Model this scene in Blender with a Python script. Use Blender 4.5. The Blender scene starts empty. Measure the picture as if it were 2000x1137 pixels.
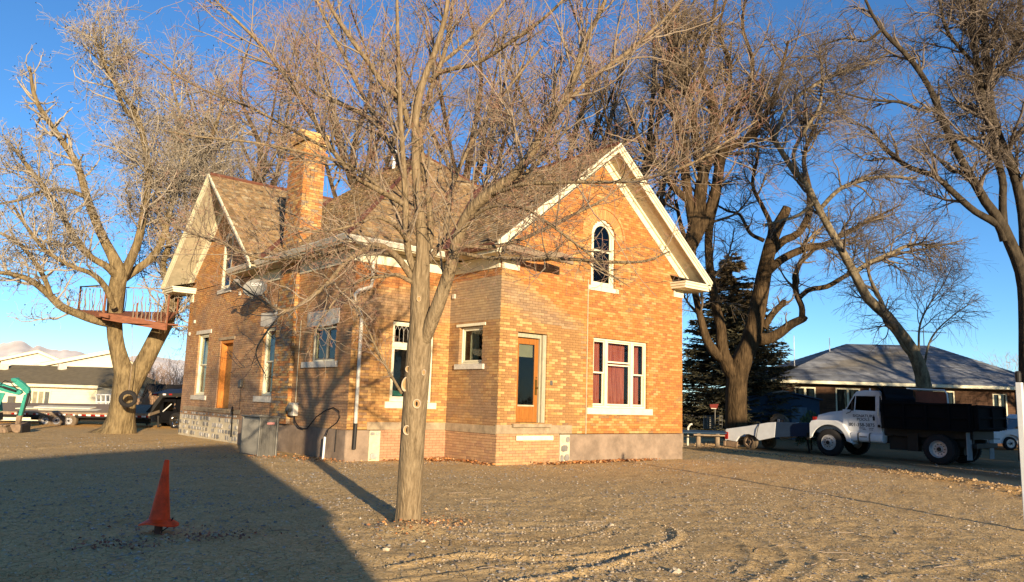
import bpy, bmesh, math, random
import numpy as np
from mathutils import Vector, Matrix
random.seed(7); RNG = np.random.default_rng(7)
R = math.radians
scene = bpy.context.scene
COL = scene.collection
# ------------------------------------------------------------------ camera
FPX, YAW, PITCH, ROLL = 1504.7268, 0.6945, 0.1431, 0.0312
CAM = np.array([-12.1087, -14.9641, 1.55])
_f = np.array([math.sin(YAW)*math.cos(PITCH), math.cos(YAW)*math.cos(PITCH), math.sin(PITCH)])
_r0 = np.array([math.cos(YAW), -math.sin(YAW), 0.0]); _u0 = np.cross(_r0, _f)
_r = _r0*math.cos(ROLL)+_u0*math.sin(ROLL); _u = -_r0*math.sin(ROLL)+_u0*math.cos(ROLL)
cam = bpy.data.cameras.new('camera'); camo = bpy.data.objects.new('camera', cam); COL.objects.link(camo)
cam.sensor_width = 36.0; cam.lens = FPX/2000*36; cam.clip_start = 0.1; cam.clip_end = 80000
camo.matrix_world = Matrix(((_r[0], _u[0], -_f[0], CAM[0]), (_r[1], _u[1], -_f[1], CAM[1]), (_r[2], _u[2], -_f[2], CAM[2]), (0, 0, 0, 1)))
scene.camera = camo
def at(px, py, dep):            # survey helper: the place in the world sighted at this bearing and forward distance
    return CAM + dep*((px-1000)/FPX*_r-(py-568.5)/FPX*_u+_f)
# ------------------------------------------------------------------ sky, sun, exposure
SUN_EL, SUN_DIR = R(9.6), np.array([0.338, 0.941])      # travel direction of the light on the ground
world = bpy.data.worlds.new('World'); scene.world = world; world.use_nodes = True
wn = world.node_tree.nodes; wl = world.node_tree.links
bg = wn['Background']; sky = wn.new('ShaderNodeTexSky'); sky.sky_type = 'NISHITA'; sky.sun_disc = False
sky.sun_elevation = SUN_EL; sky.sun_rotation = math.atan2(-SUN_DIR[0], -SUN_DIR[1])
sky.altitude = 1400; sky.air_density = 0.88; sky.dust_density = 0.0; sky.ozone_density = 3.5
hs = wn.new('ShaderNodeHueSaturation'); hs.inputs['Saturation'].default_value = 1.08; wl.new(sky.outputs[0], hs.inputs['Color']); wl.new(hs.outputs[0], bg.inputs[0]); bg.inputs[1].default_value = 0.112
sun = bpy.data.lights.new('sun', 'SUN'); suno = bpy.data.objects.new('sun', sun); COL.objects.link(suno)
sun.energy = 5.0; sun.angle = R(0.53); sun.color = (1.0, 0.80, 0.55)
suno.rotation_euler = Vector((SUN_DIR[0]*math.cos(SUN_EL), SUN_DIR[1]*math.cos(SUN_EL), -math.sin(SUN_EL))).to_track_quat('-Z', 'Y').to_euler()
suno.location = (-40, -100, 30)
scene.view_settings.view_transform = 'Standard'; scene.view_settings.look = 'None'
scene.view_settings.exposure = 1.0; scene.view_settings.gamma = 1.0
try: scene.view_settings.use_curve_mapping = False
except Exception: pass
scene.render.engine = 'CYCLES'; scene.cycles.max_bounces = 6; scene.cycles.use_denoising = True
# ------------------------------------------------------------------ materials
def rgb(h):                     # sRGB hex to linear
    h = h.lstrip('#'); c = [int(h[i:i+2], 16)/255 for i in (0, 2, 4)]
    return tuple((x/12.92 if x <= .04045 else ((x+.055)/1.055)**2.4) for x in c)
MATS = {}
def mat(name, col, rough=.8, metal=0, var=.25, vs=4, bump=0, bs=40, vcol=False, stretch=(1, 1, 1), col2=None, spec=.3, trans=0, space='Object', detail=6):
    if name in MATS: return MATS[name]
    m = bpy.data.materials.new(name); m.use_nodes = True; n = m.node_tree.nodes; l = m.node_tree.links
    b = n['Principled BSDF']; b.inputs['Roughness'].default_value = rough; b.inputs['Metallic'].default_value = metal
    b.inputs['Specular IOR Level'].default_value = spec
    if trans: b.inputs['Transmission Weight'].default_value = trans
    tc = n.new('ShaderNodeTexCoord'); mp = n.new('ShaderNodeMapping'); mp.inputs['Scale'].default_value = stretch
    l.new(tc.outputs[space], mp.inputs[0])
    nz = n.new('ShaderNodeTexNoise'); nz.inputs['Scale'].default_value = vs; nz.inputs['Detail'].default_value = detail; nz.inputs['Roughness'].default_value = .65
    l.new(mp.outputs[0], nz.inputs['Vector'])
    mr = n.new('ShaderNodeMapRange'); mr.inputs[1].default_value = .3; mr.inputs[2].default_value = .7
    l.new(nz.outputs['Fac'], mr.inputs[0])
    if col2 is not None:
        mx = n.new('ShaderNodeMix'); mx.data_type = 'RGBA'; l.new(mr.outputs[0], mx.inputs[0])
        mx.inputs[6].default_value = (*col, 1); mx.inputs[7].default_value = (*col2, 1); src = mx.outputs[2]
    else:
        mr.inputs[3].default_value = 1-var; mr.inputs[4].default_value = 1+var*.6
        mx = n.new('ShaderNodeMix'); mx.data_type = 'RGBA'; mx.blend_type = 'MULTIPLY'; mx.inputs[0].default_value = 1
        l.new(mr.outputs[0], mx.inputs[7]); mx.inputs[6].default_value = (*col, 1); src = mx.outputs[2]
    if vcol:
        at_ = n.new('ShaderNodeAttribute'); at_.attribute_name = 'Col'
        m2 = n.new('ShaderNodeMix'); m2.data_type = 'RGBA'; m2.blend_type = 'MULTIPLY'; m2.inputs[0].default_value = 1
        l.new(src, m2.inputs[6]); l.new(at_.outputs['Color'], m2.inputs[7]); src = m2.outputs[2]
    l.new(src, b.inputs['Base Color'])
    if bump:
        nb = n.new('ShaderNodeTexNoise'); nb.inputs['Scale'].default_value = bs; nb.inputs['Detail'].default_value = 5
        l.new(mp.outputs[0], nb.inputs['Vector'])
        bp = n.new('ShaderNodeBump'); bp.inputs['Strength'].default_value = 1; bp.inputs['Distance'].default_value = bump
        l.new(nb.outputs['Fac'], bp.inputs['Height']); l.new(bp.outputs[0], b.inputs['Normal'])
    MATS[name] = m; return m
M = {}
M['brick'] = mat('fired_brick', (1, 1, 1), .62, var=.18, vs=9, bump=.002, bs=70, vcol=True, spec=.35)
M['mortar'] = mat('lime_mortar', rgb('#6a4f33'), .95, var=.3, vs=5, bump=.004, bs=60)
M['stucco'] = mat('grey_cement_render', rgb('#8d7a66'), .95, var=.4, vs=2.2, bump=.006, bs=14, detail=9)
M['stone'] = mat('rubble_stone', (1, 1, 1), .9, var=.35, vs=7, bump=.012, bs=16, vcol=True)
M['cap'] = mat('weathered_concrete_band', rgb('#9d8a6e'), .95, var=.35, vs=5, bump=.004, bs=40)
M['shingle'] = mat('weathered_cedar_shingle', (1, 1, 1), .9, var=.3, vs=14, bump=.004, bs=60, vcol=True)
M['deck'] = mat('roof_underlay', rgb('#4a3e30'), .95)
M['cream'] = mat('old_cream_paint', rgb('#dcd4b4'), .6, var=.16, vs=5, bump=.0015, bs=50)
M['greycream'] = mat('dirty_cream_paint', rgb('#b9ad8f'), .75, var=.25, vs=4, bump=.001, bs=50)
M['sillstone'] = mat('pale_sill_stone', rgb('#c4bcab'), .9, var=.2, vs=8, bump=.003, bs=30)
M['rustmetal'] = mat('rusty_flashing', rgb('#6b4433'), .6, var=.35, vs=5)
M['osb'] = mat('strand_board', rgb('#a8793f'), .85, col2=rgb('#7a5526'), vs=26, bump=.002, bs=40, stretch=(1, 1, .35))
M['orangewood'] = mat('orange_raw_wood', rgb('#c07a35'), .7, var=.25, vs=7, stretch=(6, 6, .6))
M['doorwood'] = mat('varnished_door_wood', rgb('#9c6228'), .45, var=.3, vs=5, stretch=(5, 5, .7))
M['brass'] = mat('worn_brass', rgb('#b08a45'), .35, 1, var=.1)
M['oldgreen'] = mat('peeling_grey_green_paint', rgb('#a79f85'), .8, var=.25, vs=9, stretch=(3, 3, .7))
M['curtain'] = mat('red_curtain_fold_shading', rgb('#98332e'), .9, col2=rgb('#e88a74'), vs=6, stretch=(7, 7, .25))  # pale and dark upright streaks put fold shading into the cloth colour
M['blind'] = mat('old_pale_blind', rgb('#a9a184'), .9, var=.1)
M['white'] = mat('white_paint', rgb('#d8d8d2'), .45, var=.1, vs=3)
M['whitemetal'] = mat('white_downpipe_metal', rgb('#cfc8b4'), .45, var=.12, vs=4)
M['black'] = mat('black_rubber_cable', rgb('#141312'), .6, var=.2)
M['greymetal'] = mat('grey_cabinet_metal', rgb('#66635b'), .5, .3, var=.12, vs=3)
M['tyre'] = mat('tyre_rubber', rgb('#232120'), .85, var=.3, vs=8)
M['dustytyre'] = mat('dusty_tyre_rubber', rgb('#6a5b48'), .95, var=.35, vs=6)
M['rim'] = mat('painted_steel_rim', rgb('#b9b6b2'), .4, .3, var=.2, vs=8)
M['chrome'] = mat('chrome_trim', rgb('#cfcfcf'), .15, 1, var=.05)
M['truckwhite'] = mat('truck_white_paint', rgb('#cfd0cf'), .35, var=.12, vs=2.5, spec=.5)
M['truckblack'] = mat('black_dump_body_paint', rgb('#08080b'), .85, var=.4, vs=3, spec=.15)
M['navy'] = mat('dark_blue_paint', rgb('#24344a'), .45, var=.2, vs=3)
M['redlens'] = mat('red_lamp_lens', rgb('#8d1c14'), .4, var=.1)
M['redwhite'] = mat('white_reflector', rgb('#d8d2cb'), .3, var=.1)
M['rustwood'] = mat('stained_treehouse_wood', rgb('#805036'), .75, var=.35, vs=6, stretch=(1, 1, 3))
M['greywood'] = mat('weathered_grey_wood', rgb('#8d7b64'), .9, var=.35, vs=8, stretch=(1, 1, .4))
M['teal'] = mat('teal_machine_paint', rgb('#3a8f7c'), .45, var=.3, vs=6)
M['dirtymetal'] = mat('muddy_steel', rgb('#85705a'), .8, .1, var=.4, vs=7)
M['darksteel'] = mat('dark_greasy_steel', rgb('#2b2926'), .6, .3, var=.3)
M['orange'] = mat('sun_bleached_orange_plastic', rgb('#ff4a10'), .55, var=.4, vs=7)
M['siding'] = mat('cream_vinyl_siding', rgb('#dad0b2'), .6, var=.06, vs=2)
M['asphaltroof'] = mat('dark_asphalt_shingle', rgb('#75694f'), .95, var=.25, vs=3, bump=.01, bs=30)
M['greyroof'] = mat('grey_asphalt_shingle', (1, 1, 1), .95, var=.22, vs=3, vcol=True, bump=.01, bs=30)
M['brownbrick'] = mat('brown_roman_brick', (1, 1, 1), .9, var=.25, vs=6, vcol=True)
M['shedblue'] = mat('blue_shed_paint', rgb('#233b50'), .7, var=.1)
M['greendark'] = mat('spruce_needles', (1, 1, 1), .8, var=.3, vs=5, vcol=True, spec=.1)
M['leaf'] = mat('dry_leaf', (1, 1, 1), .85, var=.3, vs=12, vcol=True, spec=.15)
M['pebble'] = mat('dusty_pebble', (1, 1, 1), .9, var=.2, vs=20, vcol=True)
M['snow'] = mat('snowy_mountainside', rgb('#fff6e8'), .9, col2=rgb('#d9cbbb'), vs=.0009, detail=9)
M['brush'] = mat('bare_thicket', (1, 1, 1), .95, vcol=True, var=.3, vs=3)
def glassmat(name, tint=(.03, .035, .035), rough=.06):
    m = bpy.data.materials.new(name); m.use_nodes = True; n = m.node_tree.nodes; l = m.node_tree.links
    out = n['Material Output']; n.remove(n['Principled BSDF'])
    tr = n.new('ShaderNodeBsdfTransparent'); tr.inputs[0].default_value = (*tint, 1)
    gl = n.new('ShaderNodeBsdfGlossy'); gl.inputs['Roughness'].default_value = rough
    fr = n.new('ShaderNodeFresnel'); fr.inputs[0].default_value = 1.5
    nz = n.new('ShaderNodeTexNoise'); nz.inputs['Scale'].default_value = 3; bp = n.new('ShaderNodeBump'); bp.inputs['Distance'].default_value = .01; bp.inputs['Strength'].default_value = .4
    l.new(nz.outputs[0], bp.inputs['Height']); l.new(bp.outputs[0], gl.inputs['Normal'])
    ge = n.new('ShaderNodeNewGeometry'); mu = n.new('ShaderNodeMath'); mu.operation = 'SUBTRACT'; mu.use_clamp = True; l.new(fr.outputs[0], mu.inputs[0]); l.new(ge.outputs['Backfacing'], mu.inputs[1])
    mx = n.new('ShaderNodeMixShader'); l.new(mu.outputs[0], mx.inputs[0]); l.new(tr.outputs[0], mx.inputs[1]); l.new(gl.outputs[0], mx.inputs[2]); l.new(mx.outputs[0], out.inputs[0])
    MATS[name] = m; return m
M['glass'] = glassmat('window_glass', (.75, .78, .75))
M['darkglass'] = glassmat('smoked_window_glass', (.12, .13, .13))
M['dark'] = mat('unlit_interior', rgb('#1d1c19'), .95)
def barkmat(name, c1, c2, sc=9, stretch=(1, 1, .22), bump=.02):
    m = mat(name, c1, .95, col2=c2, vs=sc, stretch=stretch, bump=bump, bs=sc*1.6, spec=.1); return m
M['bark1'] = barkmat('smooth_grey_tan_bark', rgb('#5c4d38'), rgb('#998668'), 34, (1, 1, .13), .022)
M['twig1'] = mat('tan_twig_bark', (1, 1, 1), .8, var=.2, vs=3, vcol=True, spec=.15)
M['bark2'] = barkmat('furrowed_tan_bark', rgb('#4c3f2c'), rgb('#93805c'), 9, (1, 1, .22), .08)
M['bark3'] = barkmat('furrowed_dark_elm_bark', rgb('#2c2318'), rgb('#5f4d36'), 9, (1, 1, .2), .07)
M['bark5'] = barkmat('sunlit_smooth_bark', rgb('#4d4234'), rgb('#94866a'), 7, (1, 1, .4), .02)  # lighter bark copy: sun on the leaning trunk put into the colour
M['bark4'] = barkmat('shaded_grey_bark', rgb('#28231d'), rgb('#51483a'), 8, (1, 1, .4), .03)  # darkened bark: shade on the twin stems put into the colour
# ------------------------------------------------------------------ object helpers
def tag(o, label=None, cat=None, group=None, kind=None):
    if label: o['label'] = label
    if cat: o['category'] = cat
    if group: o['group'] = group
    if kind: o['kind'] = kind
    return o
def thing(name, label, cat, loc=(0, 0, 0), group=None):
    o = bpy.data.objects.new(name, None); o.empty_display_size = .3; o.location = [float(v) for v in loc]; COL.objects.link(o)
    return tag(o, label, cat, group)
def par(ch, p):
    if p is None: return ch
    ch.parent = p
    if p.type == 'EMPTY': ch.matrix_parent_inverse = Matrix.Translation(-Vector(p.location))
    return ch
class MB:
    def __init__(s): s.v = []; s.f = []; s.c = []; s.m = []
    def add(s, vs, fs, col=None, mi=0):
        o = len(s.v); s.v.extend([tuple(float(q) for q in v) for v in vs])
        for f in fs: s.f.append(tuple(i+o for i in f)); s.c.append(col); s.m.append(mi)
    def obox(s, O, ex, ey, ez, col=None, mi=0, skip=()):       # corner + three edge vectors
        O, ex, ey, ez = map(np.asarray, (O, ex, ey, ez))
        vs = [O, O+ex, O+ex+ey, O+ey, O+ez, O+ex+ez, O+ex+ey+ez, O+ey+ez]
        fs = [(0, 3, 2, 1), (4, 5, 6, 7), (0, 1, 5, 4), (1, 2, 6, 5), (2, 3, 7, 6), (3, 0, 4, 7)]
        if np.dot(np.cross(ex, ey), ez) < 0: fs = [f[::-1] for f in fs]
        s.add(vs, [f for i, f in enumerate(fs) if i not in skip], col, mi)
    def box(s, x0, x1, y0, y1, z0, z1, col=None, mi=0):
        s.obox((x0, y0, z0), (x1-x0, 0, 0), (0, y1-y0, 0), (0, 0, z1-z0), col, mi)
    def prism(s, pts, ext, col=None, mi=0):                    # 3D polygon swept by a vector
        pts = [np.asarray(p, float) for p in pts]; ext = np.asarray(ext, float); n = len(pts)
        nr = sum((np.cross(pts[i]-pts[0], pts[i+1]-pts[0]) for i in range(1, n-1)), np.zeros(3))
        if np.dot(nr, ext) > 0: pts = pts[::-1]
        s.add(pts+[p+ext for p in pts], [tuple(range(n))]+[tuple(range(2*n-1, n-1, -1))]+[(i, i+n, (i+1) % n+n, (i+1) % n) for i in range(n)], col, mi)
    def tube(s, pts, rad, sides=8, col=None, mi=0, cap=True):
        pts = np.asarray(pts, float); n = len(pts)
        rad = np.full(n, rad) if np.isscalar(rad) else np.asarray(rad, float)
        T = np.gradient(pts, axis=0); T /= np.linalg.norm(T, axis=1)[:, None]+1e-9
        ref = np.array([0, 0, 1.]) if abs(T[:, 2]).mean() < .8 else np.array([1., 0, 0])
        vs = []
        for i in range(n):
            a = np.cross(T[i], ref); a /= np.linalg.norm(a)+1e-9; b = np.cross(T[i], a)
            for k in range(sides):
                t = 2*math.pi*k/sides; vs.append(pts[i]+rad[i]*(math.cos(t)*a+math.sin(t)*b))
        fs = []
        for i in range(n-1):
            for k in range(sides):
                k2 = (k+1) % sides; fs.append((i*sides+k, i*sides+k2, (i+1)*sides+k2, (i+1)*sides+k))
        if cap: fs += [tuple(range(sides))[::-1], tuple(range((n-1)*sides, n*sides))]
        s.add(vs, fs, col, mi)
    def lathe(s, O, axis, prof, sides=24, col=None, mi=0, up=None):     # prof: (dist along axis, radius)
        O = np.asarray(O, float); ax = np.asarray(axis, float); ax /= np.linalg.norm(ax)
        ref = np.array([0, 0, 1.]) if abs(ax[2]) < .8 else np.array([1., 0, 0])
        a = np.cross(ax, ref); a /= np.linalg.norm(a); b = np.cross(ax, a); vs = []; fs = []
        for h, r in prof:
            for k in range(sides):
                t = 2*math.pi*k/sides; vs.append(O+ax*h+r*(math.cos(t)*a+math.sin(t)*b))
        for i in range(len(prof)-1):
            for k in range(sides):
                k2 = (k+1) % sides; fs.append((i*sides+k, i*sides+k2, (i+1)*sides+k2, (i+1)*sides+k))
        s.add(vs, fs, col, mi)
    def build(s, name, mats, parent=None, smooth=False, bevel=0, label=None, kind=None):
        me = bpy.data.meshes.new(name); me.from_pydata(s.v, [], s.f)
        for m in (mats if isinstance(mats, (list, tuple)) else [mats]): me.materials.append(m)
        if any(s.m): me.polygons.foreach_set('material_index', s.m)
        if any(c is not None for c in s.c):
            a = me.color_attributes.new('Col', 'FLOAT_COLOR', 'CORNER'); buf = np.ones((len(me.loops), 4), np.float32)
            tot = np.array([len(f) for f in s.f]); cc = np.array([(c if c is not None else (1, 1, 1)) for c in s.c], np.float32)
            buf[:, :3] = np.repeat(cc, tot, axis=0); a.data.foreach_set('color', buf.ravel())
        if smooth: me.polygons.foreach_set('use_smooth', [True]*len(me.polygons))
        me.update(); o = bpy.data.objects.new(name, me); COL.objects.link(o)
        if bevel:
            b = o.modifiers.new('bevel', 'BEVEL'); b.width = bevel; b.segments = 2; b.limit_method = 'ANGLE'
        if smooth and not bevel:
            try: me.set_sharp_from_angle(angle=R(40))
            except Exception: pass
        par(o, parent)
        return tag(o, label, None, None, kind)
def npmesh(name, V, Q, mats, parent=None, cols=None, smooth=False, tri=False, kind=None, label=None):
    me = bpy.data.meshes.new(name); k = 3 if tri else 4
    me.vertices.add(len(V)); me.vertices.foreach_set('co', np.asarray(V, np.float32).ravel())
    me.loops.add(len(Q)*k); me.loops.foreach_set('vertex_index', np.asarray(Q, np.int32).ravel())
    me.polygons.add(len(Q)); me.polygons.foreach_set('loop_start', np.arange(0, len(Q)*k, k, dtype=np.int32))
    if smooth: me.polygons.foreach_set('use_smooth', np.ones(len(Q), bool))
    me.update(calc_edges=True)
    for m in (mats if isinstance(mats, (list, tuple)) else [mats]): me.materials.append(m)
    if cols is not None:
        a = me.color_attributes.new('Col', 'FLOAT_COLOR', 'POINT'); buf = np.ones((len(V), 4), np.float32); buf[:, :3] = cols
        a.data.foreach_set('color', buf.ravel())
    o = bpy.data.objects.new(name, me); COL.objects.link(o); par(o, parent)
    return tag(o, label, None, None, kind)
# smooth value noise on arrays
def vnoise(x, y, seed=0):
    xi = np.floor(x).astype(np.int64); yi = np.floor(y).astype(np.int64); fx = x-xi; fy = y-yi
    def h(a, b):
        n = (a*374761393+b*668265263+seed*1274126177) & 0xffffffff
        n = ((n ^ (n >> 13))*1274126177) & 0xffffffff; return ((n ^ (n >> 16)) & 0xffff)/65535.0
    fx = fx*fx*(3-2*fx); fy = fy*fy*(3-2*fy)
    return (h(xi, yi)*(1-fx)+h(xi+1, yi)*fx)*(1-fy)+(h(xi, yi+1)*(1-fx)+h(xi+1, yi+1)*fx)*fy
def fbm(x, y, o=4, seed=0):
    s = 0; a = .5
    for i in range(o): s = s+a*vnoise(x*2**i+17*i, y*2**i-9*i, seed+i); a *= .5
    return s
# ------------------------------------------------------------------ ground
def gpt(x, y):                  # where a surveyed bearing meets the level ground
    d = (x-1000)/FPX*_r-(y-568.5)/FPX*_u+_f; t = -CAM[2]/d[2]; return CAM+d*t
def spline(pts, n=5):
    P = np.array([gpt(*p)[:2] for p in pts]); Q = np.vstack([2*P[0]-P[1], P, 2*P[-1]-P[-2]]); out = []
    for i in range(len(P)-1):
        for f in np.arange(n)/n:
            p0, p1, p2, p3 = Q[i:i+4]; out.append(.5*((2*p1)+(-p0+p2)*f+(2*p0-5*p1+4*p2-p3)*f*f+(-p0+3*p1-3*p2+p3)*f**3))
    return np.array(out+[P[-1]])
RUTS = [([(770, 1108), (840, 1092), (930, 1084), (1000, 1091), (1080, 1092), (1150, 1089), (1250, 1072), (1300, 1064), (1324, 1050), (1316, 1035), (1280, 1022)], .050),
        ([(1000, 1139), (1080, 1128), (1150, 1116), (1200, 1102), (1260, 1082), (1300, 1066)], .055),
        ([(880, 1048), (950, 1060), (1030, 1064), (1100, 1058), (1160, 1046), (1200, 1028)], .026),
        ([(760, 1136), (860, 1122), (960, 1112), (1060, 1106), (1140, 1098)], .024),
        ([(1480, 1050), (1525, 1072), (1540, 1095), (1520, 1116), (1460, 1140)], .020), ([(1555, 1052), (1592, 1080), (1600, 1105), (1570, 1130), (1500, 1150)], .018),
        ([(1400, 1040), (1450, 1062), (1470, 1090), (1440, 1115)], .016), ([(1650, 1150), (1760, 1120), (1880, 1105), (2000, 1085)], .018),
        ([(830, 1030), (950, 1036), (1080, 1034), (1180, 1024)], .018), ([(1250, 985), (1330, 975), (1420, 955)], .015), ([(1440, 975), (1560, 955), (1650, 935)], .016),
        ([(120, 895), (240, 880), (345, 868)], .03)]
RUTS = [(spline(p), h*(.44 if i < 4 else .46)) for i, (p, h) in enumerate(RUTS)]
def near_curve(x, y, pts):
    d = np.full(x.shape, 1e9); P = np.array(pts, float)
    for a, b in zip(P[:-1], P[1:]):
        ab = b-a; t = np.clip(((x-a[0])*ab[0]+(y-a[1])*ab[1])/(ab@ab), 0, 1)
        d = np.minimum(d, np.hypot(x-a[0]-t*ab[0], y-a[1]-t*ab[1]))
    return d
def sm(a, b, x): t = np.clip((x-a)/(b-a), 0, 1); return t*t*(3-2*t)
BERM = [(19, 6.6), (15.6, 5.0), (12.6, 2.5), (12.0, -1.0), (10.6, -4.2), (7.2, -8.6), (4, -12)]
def gz(x, y, fine=True):
    sc_ = np.ndim(x) == 0; x = np.atleast_1d(np.asarray(x, float)); y = np.atleast_1d(np.asarray(y, float))
    z = .10*(fbm(x*.16, y*.16, 3, 3)-.45)
    dd = np.maximum(np.maximum(-2.94-x, x-7.3), np.maximum(-y, y-15)); z = z*sm(0, 3, dd)
    z = z-1.15*sm(26, 46, y)*sm(12, 2, x)
    if fine:
        w = sm(60, 25, np.hypot(x-CAM[0], y-CAM[1]))
        cl = fbm(x*5, y*5, 4, 11); lump = fbm(x*1.7, y*1.7, 3, 5)
        z = z+w*(.036*(cl-.47)*(.5+1.2*np.clip(lump, 0, 1))+.018*(lump-.45))
        z = z+w*.014*np.clip(fbm(x*11, y*11, 2, 21)-.5, 0, 1)
        wob = .06*(fbm(x*1.3, y*1.3, 2, 31)-.4)
        msk = (np.hypot(x-CAM[0], y-CAM[1]) < 30)
        xs, ys, ws = x[msk], y[msk], (wob[msk] if np.ndim(wob) else wob)*.5; acc = np.zeros(xs.shape); brk = .55+.9*fbm(xs*2.2, ys*2.2, 3, 55)
        for pts, h in RUTS:
            d = near_curve(xs, ys, pts)+ws; acc = acc+h*brk*np.exp(-(d/.045)**2)-h*.45*np.exp(-((d-.13)/.07)**2)
        z = z.copy() if np.ndim(z) else np.array(z); z[msk] = z[msk]+acc
        d = near_curve(x, y, BERM); z = z+np.exp(-(d/.55)**2)*(.05+.16*(fbm(x*3.3, y*3.3, 3, 41)-.3))
        d = near_curve(x, y, [(-9.3, 7.6), (-6.7, 9.4), (-3.9, 11.2)]); z = z+.05*np.exp(-(d/.18)**2)
        d = np.hypot(x+6.9, y+6.89); z = z+.07*np.exp(-(d/.38)**2)
        d = np.hypot(x+9.44, y+5.87); z = z+.03*np.exp(-(d/.6)**2)
    return z[0] if sc_ else z
def build_ground():
    ang = np.concatenate([np.linspace(-44, 44, 540), np.linspace(46, 314, 50)]); th = YAW+np.radians(ang)
    r = [1.2]
    while r[-1] < 3.6: r.append(r[-1]*1.04)
    while r[-1] < 13.5: r.append(r[-1]*1.0062)
    while r[-1] < 70: r.append(r[-1]*1.0155)
    while r[-1] < 32000: r.append(r[-1]*1.12)
    r = np.array(r); A, B = len(th), len(r)
    X = CAM[0]+np.outer(r, np.sin(th)); Y = CAM[1]+np.outer(r, np.cos(th)); Z = gz(X, Y)
    V = np.stack([X.ravel(), Y.ravel(), Z.ravel()], 1); V = np.vstack([V, [[CAM[0], CAM[1], 0]]])
    i, j = np.meshgrid(np.arange(B-1), np.arange(A), indexing='ij'); j2 = (j+1) % A
    Q = np.stack([i*A+j2, i*A+j, (i+1)*A+j, (i+1)*A+j2], -1).reshape(-1, 4)
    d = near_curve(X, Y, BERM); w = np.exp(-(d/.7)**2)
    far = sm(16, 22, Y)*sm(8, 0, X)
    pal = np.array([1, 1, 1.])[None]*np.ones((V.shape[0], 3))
    shade_mask = np.append(sm(.2, 1.6, X-np.interp(Y, [-12, -8.6, -4.2, -1, 2.5, 5, 6.6, 14], [5.5, 8.6, 11.9, 13.3, 13.9, 16.6, 19.5, 30])).ravel(), 0)[:, None]  # ground past the berm: shade round the truck put into the colour
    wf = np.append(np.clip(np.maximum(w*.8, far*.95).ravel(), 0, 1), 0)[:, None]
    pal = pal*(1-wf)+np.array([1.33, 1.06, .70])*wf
    pal = pal*(1-shade_mask)+np.array([.42, .42, .44])*shade_mask
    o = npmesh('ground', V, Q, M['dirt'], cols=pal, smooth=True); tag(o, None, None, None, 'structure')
    me = o.data
    return o
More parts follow.
